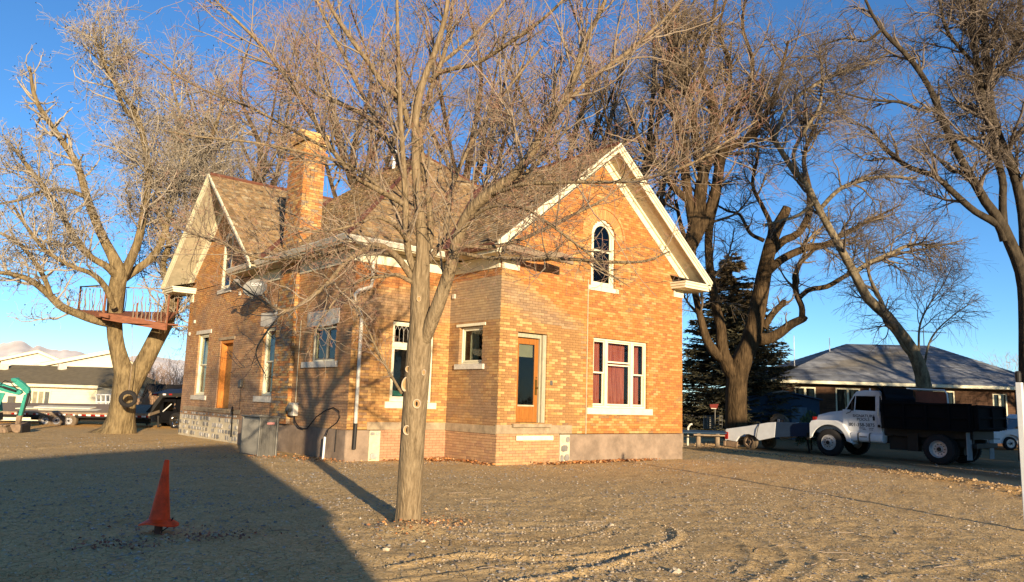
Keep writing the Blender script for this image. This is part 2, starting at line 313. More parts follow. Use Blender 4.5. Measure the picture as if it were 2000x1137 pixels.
def dirtmat():
    m = bpy.data.materials.new('dry_gravelly_dirt'); m.use_nodes = True; n = m.node_tree.nodes; l = m.node_tree.links; b = n['Principled BSDF']
    b.inputs['Roughness'].default_value = 1; b.inputs['Specular IOR Level'].default_value = .05
    tc = n.new('ShaderNodeTexCoord')
    def noise(s, d=8, r=.6):
        q = n.new('ShaderNodeTexNoise'); q.inputs['Scale'].default_value = s; q.inputs['Detail'].default_value = d; q.inputs['Roughness'].default_value = r; l.new(tc.outputs['Object'], q.inputs['Vector']); return q.outputs['Fac']
    def ramp(src, stops):
        q = n.new('ShaderNodeValToRGB'); e = q.color_ramp.elements; e[0].position, e[0].color = stops[0][0], (*stops[0][1], 1); e[1].position, e[1].color = stops[-1][0], (*stops[-1][1], 1)
        for p, c in stops[1:-1]: k = e.new(p); k.color = (*c, 1)
        l.new(src, q.inputs[0]); return q.outputs[0]
    def mix(f, a, c, mode='MIX'):
        q = n.new('ShaderNodeMix'); q.data_type = 'RGBA'; q.blend_type = mode
        if isinstance(f, float): q.inputs[0].default_value = f
        else: l.new(f, q.inputs[0])
        l.new(a, q.inputs[6]); l.new(c, q.inputs[7]) if not isinstance(c, tuple) else setattr(q.inputs[7], 'default_value', (*c, 1)); return q.outputs[2]
    base = ramp(noise(.8), [(.3, rgb('#cdac77')), (.5, rgb('#d9b983')), (.72, rgb('#c2a16d'))])
    fine = ramp(noise(22), [(.3, (.72, .70, .68)), (.55, (1, 1, 1)), (.75, (1.2, 1.18, 1.16))])
    c = mix(1.0, base, fine, 'MULTIPLY')
    vo = n.new('ShaderNodeTexVoronoi'); vo.inputs['Scale'].default_value = 34; l.new(tc.outputs['Object'], vo.inputs['Vector'])
    cr = n.new('ShaderNodeSeparateColor'); l.new(vo.outputs['Color'], cr.inputs[0])
    gt = n.new('ShaderNodeMath'); gt.operation = 'GREATER_THAN'; gt.inputs[1].default_value = .84; l.new(cr.outputs[0], gt.inputs[0])
    lt = n.new('ShaderNodeMath'); lt.operation = 'LESS_THAN'; lt.inputs[1].default_value = .33; l.new(vo.outputs['Distance'], lt.inputs[0])
    ml = n.new('ShaderNodeMath'); ml.operation = 'MULTIPLY'; l.new(gt.outputs[0], ml.inputs[0]); l.new(lt.outputs[0], ml.inputs[1])
    c = mix(ml.outputs[0], c, rgb('#d8cbb0'))
    av = n.new('ShaderNodeAttribute'); av.attribute_name = 'Col'; c = mix(1.0, c, av.outputs['Color'], 'MULTIPLY')
    l.new(c, b.inputs['Base Color'])
    wv = n.new('ShaderNodeVectorMath'); wv.operation = 'ADD'; nn = n.new('ShaderNodeTexNoise'); nn.inputs['Scale'].default_value = 3; l.new(tc.outputs['Object'], nn.inputs['Vector']); l.new(tc.outputs['Object'], wv.inputs[0]); l.new(nn.outputs['Color'], wv.inputs[1])
    vc = n.new('ShaderNodeTexVoronoi'); vc.feature = 'DISTANCE_TO_EDGE'; vc.inputs['Scale'].default_value = 5.5; l.new(wv.outputs[0], vc.inputs['Vector'])
    ck = n.new('ShaderNodeMapRange'); ck.inputs[1].default_value = 0; ck.inputs[2].default_value = .045; l.new(vc.outputs['Distance'], ck.inputs[0])
    hk = n.new('ShaderNodeMath'); hk.operation = 'MULTIPLY_ADD'; hk.inputs[1].default_value = .7; l.new(ck.outputs[0], hk.inputs[0]); l.new(noise(16, 10, .7), hk.inputs[2])
    h = n.new('ShaderNodeMath'); h.operation = 'ADD'; l.new(hk.outputs[0], h.inputs[0]); l.new(ml.outputs[0], h.inputs[1])
    bp = n.new('ShaderNodeBump'); bp.inputs['Distance'].default_value = .03; bp.inputs['Strength'].default_value = 1; l.new(h.outputs[0], bp.inputs['Height'])
    l.new(bp.outputs[0], b.inputs['Normal']); MATS['dirt'] = m; return m
M['dirt'] = dirtmat()
build_ground()
# snowy mountains on the horizon
def mountains():
    n = 150; xs = []; D = 14000
    prof = [(-400, 702), (-200, 690), (-60, 683), (0, 676), (30, 671), (48, 673), (62, 684), (75, 680), (92, 686), (115, 688), (150, 690), (175, 697), (230, 705), (270, 700), (300, 702), (318, 704), (345, 708), (420, 712), (520, 718), (700, 735)]
    px = np.linspace(-400, 700, n); top = np.interp(px, [p[0] for p in prof], [p[1] for p in prof])-5
    top = top+2.2*(fbm(px*.12, px*0, 3, 2)-.45)*3
    V = []; rows = 26
    for i in range(n):
        T = at(px[i], top[i], D); B = at(px[i], top[i], D*.62)
        for k in range(rows):
            t = k/(rows-1); P = B*(1-t)+T*t; z = -40+(T[2]+40)*(t**1.5)
            z += (1-t)*t*4*160*(float(fbm(np.array(i*.33), np.array(k*.5), 4, 8))-.45)
            V.append((P[0], P[1], z if k < rows-1 else T[2]))
    Q = [(i*rows+k, (i+1)*rows+k, (i+1)*rows+k+1, i*rows+k+1) for i in range(n-1) for k in range(rows-1)]
    o = npmesh('mountains', V, Q, M['snow']); tag(o, None, None, None, 'structure')
mountains()
# ------------------------------------------------------------------ the brick house
house = thing('brick_house', 'old two-gabled orange brick house with shingle roof, empty porch marks and tall chimney', 'house', (2.2, 7.0, 0))
class Wall:
    def __init__(s, O, U, N, L): s.O = np.array([*O, 0.]); s.U = np.array([*U, 0.]); s.N = np.array([*N, 0.]); s.L = L
    def P(s, u, n, z): return s.O+s.U*u+s.N*n+np.array([0, 0, z])
    def box(s, mb, u0, u1, n0, n1, z0, z1, col=None, mi=0, skip=()):
        mb.obox(s.P(u0, n0, z0), s.U*(u1-u0), s.N*(n1-n0), (0, 0, z1-z0), col, mi, skip)
    def poly(s, mb, pts, n0, n1, col=None, mi=0): mb.prism([s.P(u, n0, z) for u, z in pts], s.N*(n1-n0), col, mi)
WF = Wall((0, 0), (1, 0), (0, -1), 7.3); W3 = Wall((0, 2.17), (0, -1), (-1, 0), 2.17)
W2 = Wall((-2.94, 2.17), (1, 0), (0, -1), 2.94); W1 = Wall((-2.94, 14.97), (0, -1), (-1, 0), 12.8)
SL = .81; ZE = 5.42
def gspan(L):
    def f(z):
        if z < 5.2: return [(0, L)]
        h = 4.3-(z-ZE+.10)/SL; return [(3.65-min(3.65, h), 3.65+min(3.65, h))] if h > .05 else []
    return f
def fspan(L, top=5.25): return lambda z: [(0, L)] if z < top else []
def arch(u0, u1, z0, z1):
    r = (u1-u0)/2; c = (u0+u1)/2; zs = z1-r
    def f(z):
        if z < z0 or z > z1: return None
        if z <= zs: return (u0, u1)
        h = math.sqrt(max(0, r*r-(z-zs)**2)); return (c-h, c+h)
    return f
def rect(u0, u1, z0, z1): return lambda z: (u0, u1) if z0 < z < z1 else None
def subtract(iv, hole):
    o = []
    for a, b in iv:
        if hole[1] <= a or hole[0] >= b: o.append((a, b)); continue
        if hole[0] > a: o.append((a, hole[0]))
        if hole[1] < b: o.append((hole[1], b))
    return o
OR = [(.54, .215, .05), (.51, .19, .042), (.57, .255, .07), (.46, .17, .042), (.60, .32, .10), (.53, .225, .055), (.41, .155, .045)]
TN = [(.55, .325, .11), (.47, .26, .08), (.60, .38, .145), (.38, .21, .075), (.57, .345, .115), (.49, .275, .085), (.32, .18, .075)]
GR = [(.33, .25, .16), (.29, .21, .13), (.38, .29, .18), (.25, .18, .12)]
def nz2(u, z, s, seed=0): return float(fbm(np.array(u*s), np.array(z*s), 3, seed))
def lerp(a, b, t): return tuple(a[i]*(1-t)+b[i]*t for i in range(3))
def bcol(w, u, z):
    k = random.random(); o = random.choice(OR); t = random.choice(TN)
    if w is WF:
        gl = 4.62-(u-.7)*.41                                     # scar line of the lost porch roof
        if u < 3.07 and z < gl+.05 and not (u > 3.0):
            c = lerp(t, o, .25*nz2(u, z, 1.2, 4)+.0); band = max(0, 1-abs(z-(gl-.45))/.55)
            c = lerp(c, random.choice(GR), min(.75, band*.9)*(.5+nz2(u, z, 1.3, 9)))
            if 2.33 < u < 2.47 and z < 3.3: c = lerp(c, (.22, .15, .10), .7)
        else: c = o if nz2(u, z, .9, 2) > .36 or k < .6 else t
        if z < 1.0 and u < 2.1: c = lerp(random.choice(TN), (.55, .33, .2), .5)
    elif w is W2:
        gl = 4.25+u*.13
        if z > gl: c = lerp(o, (.42, .16, .07), .25)
        else:
            c = lerp(t, o, .25); band = max(0, 1-abs(z-(gl-.45))/.6); c = lerp(c, random.choice(GR), min(.6, band*.8))
            if .36 < u < .5 and z < 4.0: c = lerp(c, (.22, .15, .10), .6)
        if z < .78: c = (.50, .27, .15)
    elif w is W3:
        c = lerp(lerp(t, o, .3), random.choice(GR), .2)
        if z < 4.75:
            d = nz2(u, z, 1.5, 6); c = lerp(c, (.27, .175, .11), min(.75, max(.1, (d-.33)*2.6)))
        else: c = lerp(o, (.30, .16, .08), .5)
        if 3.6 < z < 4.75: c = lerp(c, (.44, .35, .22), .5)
        if z < .78: c = lerp(random.choice(TN), (.46, .27, .17), .6)
    else:
        stain = nz2(u, z, .55, 7); c = lerp(o, t, .35)
        if u < 7.0:
            gl = 5.0-abs(u-2.9)*.36
            if z < gl: c = lerp(c, random.choice(GR), .25+.4*stain)
        else: c = lerp(c, (.42, .24, .11), .2+.3*stain)
        c = lerp(tuple(q*1.18 for q in c), (.27, .18, .12), .6*max(0, nz2(u, z, 1.6, 13)-.38)/.3 if nz2(u, z, 1.6, 13) > .38 else 0)
        if z < 2.0: c = lerp(c, (.36, .24, .15), .35)
    v = .76+.14*random.random(); mu = (.50, .235, .068) if w in (WF, W2) else (.42, .23, .10); c = lerp(c, mu, .12) if (w is not W3) else c; return tuple(x*v for x in c)
stuffB = MB(); core = MB(); singles = []
BP, BH = .212, .0695
def lay(w, z0, z1, span, holes, keep=False):
    k = 0; z = z0
    while z+BH*.6 < z1:
        zc = z+BH/2; iv = span(zc)
        for h in holes:
            q = h(zc)
            if q: iv = subtract(iv, q)
        for a, b in iv:
            w.box(core, a+(.006 if a > .01 else 0), b-(.006 if b < w.L-.01 else 0), -.22, 0, z, z+BH, None, 0)
            n0 = math.floor(a/BP)-1; off = BP/2 if k % 2 else 0; u = n0*BP+off
            while u < b:
                c, d = max(a, u+.004), min(b, u+BP-.004)
                if d-c > .03:
                    col = bcol(w, (c+d)/2, zc); pr = .005+random.random()*.0035
                    full = d-c > BP-.02
                    if keep and full and (c+d)/2 < 2.9 and 1.0 < z < 3.6 and len(singles) < 298: singles.append((w, c, z, col))
                    else: w.box(stuffB, c, d, -.1, pr, z+.0035, z+BH-.0035, col, skip=(2,) if False else ())
                u += BP
        z += BH; k += 1
hF = [rect(3.36, 5.65, 1.47, 3.41), arch(3.22, 4.2, 4.86, 6.8), rect(.6, 1.62, 1.02, 3.32)]
h3 = [rect(.47, 1.47, 2.5, 3.48)]; h2 = [rect(1.16, 2.44, 1.47, 3.52)]
h1 = [rect(1.37, 2.42, 1.45, 3.6), rect(3.64, 4.82, 1.0, 3.3), arch(3.2, 4.05, 5.05, 7.05), rect(7.27, 8.17, 1.5, 3.55), rect(10.55, 11.97, 2.45, 3.36)]
lay(WF, 0, .765, lambda z: [(0, 2.12)], [], False)
lay(WF, .766, 8.9, gspan(7.3), hF, True)
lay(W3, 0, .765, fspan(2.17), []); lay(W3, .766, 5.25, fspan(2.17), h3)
lay(W2, 0, .765, lambda z: [(.95, 2.94)], []); lay(W2, .766, 5.25, fspan(2.94), h2)
lay(W1, .75, 5.25, fspan(12.8), h1); lay(W1, 5.29, 8.9, gspan(7.3), h1)
core.build('wall', M['mortar'], house)
stuffB.build('brickwork', M['brick'], house, kind='stuff')
bvar = {}
for w, u, z, col in singles:                                    # the bricks that show largest, one object each, sharing a few meshes
    key = (round(col[0]*8), round(col[1]*10))
    if key not in bvar:
        mb = MB(); mb.box(.004, BP-.004, -.007, .1, .0035, BH-.0035, col); o = mb.build('brick', M['brick'], house); bvar[key] = o
    else: o = bvar[key].copy(); COL.objects.link(o)
    P = w.P(u-.004, 0, z); o.matrix_basis = Matrix.Translation(Vector(P))
# plain far walls
mb = MB(); mb.box(7.3-.22, 7.3, .23, 14.97, 0, 5.3); mb.box(-2.7, 7.07, 14.75, 14.97, 0, 5.3); mb.build('rear_wall', M['mortar'], house)
mb = MB(); mb.box(-2.7, 7.05, 2.42, 14.7, .6, .9); mb.box(.23, 7.05, .23, 2.42, .6, .9); mb.build('floor_slab', M['dark'], house)
mb = MB(); mb.box(-2.7, 7.05, 2.42, 14.7, 4.95, 5.0); mb.box(.23, 7.05, .23, 2.42, 4.2, 4.25); mb.build('ceiling', M['dark'], house)
mb = MB(); mb.box(.24, 7.05, 1.9, 1.93, .9, 4.2); mb.box(2.0, 2.03, .23, 1.9, .9, 4.2); mb.box(-2.6, 2, 5.0, 5.03, .9, 4.9); mb.box(-.6, -.57, 2.42, 14.7, .9, 4.9); mb.build('inner_wall', M['dark'], house)
# arched brick hood: two rings of wedge bricks on each arched window
def hood(w, c, zs, r0, r1, n, pr):
    for i in range(n):
        a0 = math.pi*i/n+.008; a1 = math.pi*(i+1)/n-.008; mb = MB()
        pts = [(c+r*math.cos(a), zs+r*math.sin(a)) for r, a in ((r0, a0), (r1, a0), (r1, a1), (r0, a1))]
        col = lerp(random.choice(OR), (.5, .26, .1), .5)
        w.poly(mb, pts, .001, pr, col); mb.build('arch_brick', M['brick'], house)
hood(WF, 3.71, 6.31, .50, .80, 26, .012); hood(WF, 3.71, 6.31, .81, .89, 15, .035)
hood(W1, 3.625, 6.625, .44, .62, 20, .012)
# foundations
fd = MB(); WF.box(fd, 2.5, 7.3, -.2, .012, -.1, .748); fd.build('foundation', M['stucco'], house)
fd = MB(); W2.box(fd, 0, .62, -.2, .014, -.1, .748); W1.box(fd, 5.85, 12.8, -.2, .014, -.1, .746); fd.build('foundation', M['stucco'], house)
lw = mat('lime_wash', rgb('#c6b898'), .95, var=.2, vs=7, bump=.01, bs=20)
st = MB(); W1.box(st, 0, 5.84, -.2, -.002, -.1, .9); st.build('stone_foundation', lw, house)
st = MB(); WF.box(st, 2.13, 2.49, -.2, .03, -.1, .74); st.build('stone_pier', lw, house)
st = MB(); W2.box(st, .63, .94, -.2, .03, -.1, .74); st.build('stone_pier', lw, house)
def rubble(w, u0, u1, z0, z1, n0):
    z = z0
    while z < z1-.05:
        h = min(random.uniform(.10, .26), z1-z); u = u0
        while u < u1-.04:
            l = min(random.uniform(.1, .34), u1-u)
            if random.random() < .3: u += l; continue
            g = random.uniform(.16, .42); mb = MB()
            cu, cz = u+l/2, z+h/2; pts = []
            for k in range(7):
                a = 2*math.pi*k/7+random.uniform(-.2, .2); pts.append((cu+math.copysign(abs(math.cos(a))**.6, math.cos(a))*l*.44*random.uniform(.85, 1), cz+math.copysign(abs(math.sin(a))**.6, math.sin(a))*h*.42*random.uniform(.7, 1)))
            w.poly(mb, pts, n0-.03, n0+random.uniform(.012, .035), (g*1.02, g*.95, g*.82)); mb.build('stone', M['stone'], house, bevel=.006); u += l
        z += h
rubble(W1, .03, 5.8, .03, .88, 0); rubble(WF, 2.14, 2.48, .02, .72, .03); rubble(W2, .64, .93, .02, .72, .03)
cp = MB(); WF.box(cp, -.03, 2.56, -.05, .035, .765, .985); W3.box(cp, -.0, 2.17+.001, -.05, .033, .75, .955); W2.box(cp, .55, 2.906, -.05, .036, .76, .95)
cp.build('porch_ledge', M['cap'], house, bevel=.008)
cp = MB(); W1.box(cp, .35, 5.9, -.05, .03, .905, 1.05); W1.box(cp, 3.1, 4.95, .031, .06, .98, 1.045); cp.build('porch_ledge', M['cap'], house, bevel=.008)
cp = MB(); WF.box(cp, .45, 1.75, .036, .11, .93, 1.015); cp.build('door_step', M['cap'], house, bevel=.006)
cp = MB(); WF.box(cp, .60, 1.86, .036, .065, .60, .72); cp.build('cream_plank', M['cream'], house, bevel=.004)
# ---- windows
def sash(w, p, u0, u1, z0, z1, n, t=.038, d=.035, mt='cream', pane='glass'):
    mb = MB(); w.box(mb, u0, u0+t, n-d, n, z0, z1); w.box(mb, u1-t, u1, n-d, n, z0, z1); w.box(mb, u0+t, u1-t, n-d, n, z0, z0+t*1.2); w.box(mb, u0+t, u1-t, n-d, n, z1-t, z1)
    s = mb.build('sash', M[mt], p, bevel=.004); g = MB(); w.box(g, u0+t-.005, u1-t+.005, n-d*.6, n-d*.5, z0+t, z1-t+.005); g.build('pane', M[pane], p); return s
def frame(w, u0, u1, z0, z1, n, t, d, mt='cream', name='window', extra=()):
    mb = MB(); w.box(mb, u0, u0+t, n-d, n, z0, z1); w.box(mb, u1-t, u1, n-d, n, z0, z1); w.box(mb, u0+t, u1-t, n-d, n, z0, z0+t); w.box(mb, u0+t, u1-t, n-d, n, z1-t, z1)
    for a, b, c, e in extra: w.box(mb, a, b, n-d, n+.003, c, e)
    return mb.build(name, M[mt], house, bevel=.005)
def drape(w, p, u0, u1, z0, z1, n, mt='curtain', amp=.03, wl=.10):
    k = max(8, int((u1-u0)/.012)); us = np.linspace(u0, u1, k); V = []; ph = random.random()*9
    for i, u in enumerate(us):
        a = amp*math.sin(u/wl*6.28+ph+1.3*math.sin(u*7))*(.7+.6*random.random())
        for z, s in ((z0, 1), ((z0+z1)/2, .8), (z1, .5)): V.append(w.P(u, n+a*s, z))
    Q = [(i*3+j, i*3+3+j, i*3+4+j, i*3+1+j) for i in range(k-1) for j in range(2)]
    return npmesh('curtain' if mt == 'curtain' else 'blind', V, Q, M[mt], p, smooth=True)
def sill(w, p, u0, u1, z0, z1, pr=.05, name='sill', mt='sillstone'):
    mb = MB(); w.box(mb, u0, u1, -.1, pr, z0, z1); return mb.build(name, M[mt], p, bevel=.008)
n = -.06
wf = frame(WF, 3.36, 5.65, 1.47, 3.41, n, .06, .12, extra=[(3.9, 4.0, 1.53, 3.35), (4.98, 5.09, 1.53, 3.35)])
sash(WF, wf, 3.43, 3.89, 2.42, 3.34, n-.02); sash(WF, wf, 3.43, 3.89, 1.54, 2.46, n-.06)
sash(WF, wf, 5.1, 5.58, 2.42, 3.34, n-.02); sash(WF, wf, 5.1, 5.58, 1.54, 2.46, n-.06)
sash(WF, wf, 4.01, 4.97, 2.74, 3.34, n-.03); sash(WF, wf, 4.01, 4.97, 1.54, 2.70, n-.03)
drape(WF, wf, 3.42, 3.9, 1.5, 3.38, n-.24); drape(WF, wf, 4.0, 4.97, 1.5, 3.38, n-.24); drape(WF, wf, 5.1, 5.6, 1.5, 3.38, n-.24)
sill(WF, wf, 3.12, 5.86, 1.29, 1.465, .05, mt='cream')
def archwin(w, u0, u1, z0, z1, n, name='window'):
    r = (u1-u0)/2; c = (u0+u1)/2; zs = z1-r; mb = MB(); t = .09
    def ring(ra, rb, n0, n1, m):
        N = 20
        for i in range(N):
            a0, a1 = math.pi*i/N, math.pi*(i+1)/N; pts = [(c+q*math.cos(a), zs+q*math.sin(a)) for q, a in ((ra, a0), (rb, a0), (rb, a1), (ra, a1))]; w.poly(m, pts, n0, n1)
    ring(r-t, r+.03, n-.1, n, mb); w.box(mb, u0, u0+t, n-.1, n, z0, zs); w.box(mb, u1-t, u1, n-.1, n, z0, zs); w.box(mb, u0+t, u1-t, n-.1, n, z0, z0+.07)
    f = mb.build(name, M['cream'], house)
    mb = MB(); ring(r-t-.05, r-t, n-.08, n-.03, mb); w.box(mb, u0+t, u0+t+.05, n-.08, n-.03, z0+.07, zs); w.box(mb, u1-t-.05, u1-t, n-.08, n-.03, z0+.07, zs); w.box(mb, u0+t+.05, u1-t-.05, n-.08, n-.03, z0+.07, z0+.13); zm = (z0+z1)/2+.05
    w.box(mb, u0+t+.05, u1-t-.05, n-.085, n-.025, zm, zm+.05); mb.build('sash', M['cream'], f)
    mb = MB(); N = 20; pts = [(u0+t, z0+.1), (u1-t, z0+.1)]+[(c+(r-t-.01)*math.cos(math.pi*i/N), zs+(r-t-.01)*math.sin(math.pi*i/N)) for i in range(N+1)]
    w.poly(mb, pts, n-.06, n-.055); mb.build('pane', M['darkglass'], f); return f
fa = archwin(WF, 3.24, 4.18, 4.87, 6.78, -.04); sill(WF, fa, 3.1, 4.32, 4.72, 4.855, .05, mt='cream')
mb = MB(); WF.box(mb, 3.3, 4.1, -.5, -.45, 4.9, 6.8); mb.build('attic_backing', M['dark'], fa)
fb = archwin(W1, 3.2, 4.05, 5.06, 7.03, .0); sill(W1, fb, 3.0, 4.25, 4.92, 5.055, .06)
mb = MB(); W1.box(mb, 3.3, 4.0, -.5, -.45, 5.1, 7.0); mb.build('attic_backing', M['blind'], fb)
f3 = frame(W3, .47, 1.47, 2.5, 3.48, -.08, .05, .1); sash(W3, f3, .53, 1.41, 2.56, 3.42, -.1); sill(W3, f3, .36, 1.6, 2.36, 2.495, .07); sill(W3, f3, .34, 1.6, 3.485, 3.56, .03, 'lintel', 'cream'); drape(W3, f3, .6, .95, 2.6, 3.4, -.3, 'blind')
f2 = frame(W2, 1.16, 2.44, 1.47, 3.52, -.05, .06, .12, extra=[(1.22, 2.38, 2.86, 2.95)])
sash(W2, f2, 1.22, 2.38, 2.95, 3.46, -.07); sash(W2, f2, 1.22, 2.38, 1.53, 2.87, -.07, .06); sill(W2, f2, 1.02, 2.58, 1.30, 1.465, .05, mt='cream')
mb = MB()                                                       # leaded lights with pointed heads
for i in range(9):
    u = 1.28+i*.13; mb.tube([W2.P(u, -.084, 2.99), W2.P(u, -.084, 3.3), W2.P(u+.065, -.084, 3.42)], .005, 4); mb.tube([W2.P(u, -.084, 3.3), W2.P(u-.06, -.084, 3.42)], .005, 4)
mb.build('leading', M['sillstone'], f2)
mb = MB(); W2.box(mb, 1.3, 1.7, -.32, -.28, 1.62, 1.75); mb.build('teal_box', M['teal'], f2)
fw3 = frame(W1, 10.55, 11.97, 2.45, 3.36, -.07, .05, .12); sash(W1, fw3, 10.6, 11.28, 2.5, 3.31, -.1, .035, mt='greymetal'); sash(W1, fw3, 11.25, 11.92, 2.5, 3.31, -.13, .035, mt='greymetal', pane='glass'); sill(W1, fw3, 10.15, 12.15, 2.29, 2.445, .07)
def seglintel(w, p, u0, u1, z0, z1, mt='sillstone'):
    c = (u0+u1)/2; pts = [(u0, z0+.05), (c-(u1-u0)*.25, z0+.01), (c, z0), (c+(u1-u0)*.25, z0+.01), (u1, z0+.05), (u1, z1), (u0, z1)]; mb = MB(); w.poly(mb, pts, -.05, .03); mb.build('lintel', M[mt], p, bevel=.006)
seglintel(W1, fw3, 10.27, 12.1, 3.365, 3.80)
fw2 = frame(W1, 7.27, 8.17, 1.5, 3.55, -.07, .07, .14); sash(W1, fw2, 7.34, 8.1, 2.5, 3.48, -.1); sash(W1, fw2, 7.34, 8.1, 1.57, 2.54, -.14); sill(W1, fw2, 6.95, 8.42, 1.32, 1.495, .06); seglintel(W1, fw2, 7.02, 8.28, 3.56, 4.0); drape(W1, fw2, 7.3, 8.12, 1.55, 3.5, -.3, 'blind')
fw1 = frame(W1, 1.37, 2.42, 1.45, 3.6, -.05, .07, .14); sash(W1, fw1, 1.44, 2.35, 2.5, 3.53, -.08); sash(W1, fw1, 1.44, 2.35, 1.52, 2.54, -.12); sill(W1, fw1, 1.17, 2.68, 1.29, 1.445, .06); sill(W1, fw1, 1.15, 2.68, 3.605, 3.74, .04, 'lintel'); drape(W1, fw1, 1.42, 2.38, 1.5, 3.56, -.28, 'blind')
# boarded door
mb = MB(); W1.box(mb, 3.64, 4.82, -.22, -.2, 1.05, 3.3); bd = mb.build('boarded_door', M['osb'], house)
mb = MB(); W1.box(mb, 3.64, 3.74, -.2, -.02, 1.05, 3.3); W1.box(mb, 4.72, 4.82, -.2, -.02, 1.05, 3.3); W1.box(mb, 3.74, 4.72, -.2, -.02, 3.2, 3.3); mb.build('jamb', M['orangewood'], bd, bevel=.004)
mb = MB(); W1.box(mb, 3.5, 4.95, -.05, .035, 3.305, 3.4); mb.build('lintel', M['cap'], bd)
# front door
mb = MB(); D0, D1 = .66, 1.46
WF.box(mb, D0, D0+.13, -.2, -.16, 1.05, 3.2); WF.box(mb, D1-.13, D1, -.2, -.16, 1.05, 3.2); WF.box(mb, D0+.13, D1-.13, -.2, -.16, 3.05, 3.2); WF.box(mb, D0+.13, D1-.13, -.2, -.16, 1.05, 1.48)
dr = mb.build('door', M['doorwood'], house, bevel=.006)
g = MB(); WF.box(g, D0+.125, D1-.125, -.185, -.175, 1.48, 3.055); g.build('pane', M['glass'], dr)
g = MB(); WF.box(g, D0+.12, D1-.12, -.158, -.15, 1.45, 1.49); g.build('glazing_bead', M['greycream'], dr)
g = MB(); WF.box(g, D0+.2, D1-.2, -.156, -.148, 1.13, 1.38); g.build('panel', M['doorwood'], dr, bevel=.01)
g = MB(); WF.box(g, D0+.14, D1-.14, -.24, -.235, 2.72, 3.05); g.build('blind', M['blind'], dr)
g = MB(); WF.box(g, D1-.10, D1-.03, -.155, -.148, 1.75, 2.15); g.lathe(WF.P(D1-.065, -.148, 1.93), WF.N, [(0, .012), (.03, .012), (.035, .028), (.06, .028), (.065, .0)], 12); g.lathe(WF.P(D1-.065, -.148, 2.2), WF.N, [(0, .02), (.012, .02), (.013, 0)], 10); g.build('handle', M['brass'], dr)
g = MB(); WF.box(g, D1, 1.62, -.2, -.1, 1.02, 3.32); WF.box(g, 1.5, 1.62, -.1, -.03, 1.02, 3.32); WF.box(g, .6, D0, -.2, -.1, 1.02, 3.32); WF.box(g, D0, D1, -.2, -.1, 3.22, 3.32); g.build('door_frame', M['oldgreen'], house, bevel=.006)
mb = MB(); WF.box(mb, 1.74, 1.82, 0.006, .035, 2.02, 2.14); mb.build('doorbell', M['greymetal'], house, bevel=.01)
mb = MB(); WF.box(mb, 3.085, 3.105, .01, .03, .76, 5.0); mb.build('conduit', M['greycream'], house)
for w, u, z in ((W3, .12, 4.28), (W1, .28, 3.62), (W1, .75, 4.05), (W1, 5.05, 4.72)):
    mb = MB(); w.box(mb, u, u+.11, 0, .06, z, z+.12); mb.build('junction_box', M['sillstone'], house, bevel=.01)
mb = MB(); W1.box(mb, 5.75, 5.95, .006, .1, 1.75, 1.98); mb.build('outlet_cover', M['greymetal'], house, bevel=.02)
# ---- roof planes, then shingles laid on them
V3 = lambda x, y, z: np.array([x, y, z], float)
def zl(x): return ZE+SL*(x+3.55)
faces = {
 'F1': ([(-.65, -.62), (3.65, -.62), (3.65, 5.87), (-.65, 1.57)], lambda x, y: ZE+SL*(x+.65)),
 'F2': ([(3.65, -.62), (7.95, -.62), (7.95, 15.62), (2.2, 9.87), (2.2, 7.32), (3.65, 5.87)], lambda x, y: ZE+SL*(7.95-x)),
 'F3': ([(-3.55, 1.57), (-.65, 1.57), (3.65, 5.87), (2.2, 7.32)], lambda x, y: ZE+SL*(y-1.57)),
 'F5': ([(-3.55, 1.57), (2.2, 7.32), (2.2, 9.87), (.75, 11.32), (-3.55, 7.02)], lambda x, y: ZE+SL*(x+3.55)),
 'F6': ([(-3.8, 7.02), (-3.55, 7.02), (.75, 11.32), (-3.8, 11.32)], lambda x, y: ZE+SL*(y-7.02)),
 'F7': ([(-3.8, 11.32), (.75, 11.32), (2.2, 9.87), (7.95, 15.62), (-3.8, 15.62)], lambda x, y: ZE+SL*(15.62-y)),
 'F8': ([(-3.55, 7.03), (-2.95, 7.03), (-2.95, 9.35), (-3.55, 9.35)], lambda x, y: ZE+SL*(x+3.55)-.03)}
rd = MB()
for k, (pl, zf) in faces.items():
    top = [V3(x, y, zf(x, y)) for x, y in pl]; rd.prism(top, V3(0, 0, -.07))
roof = rd.build('roof', M['deck'], house)
shS = MB(); shO = []
cosr = 1/math.sqrt(1+SL*SL)
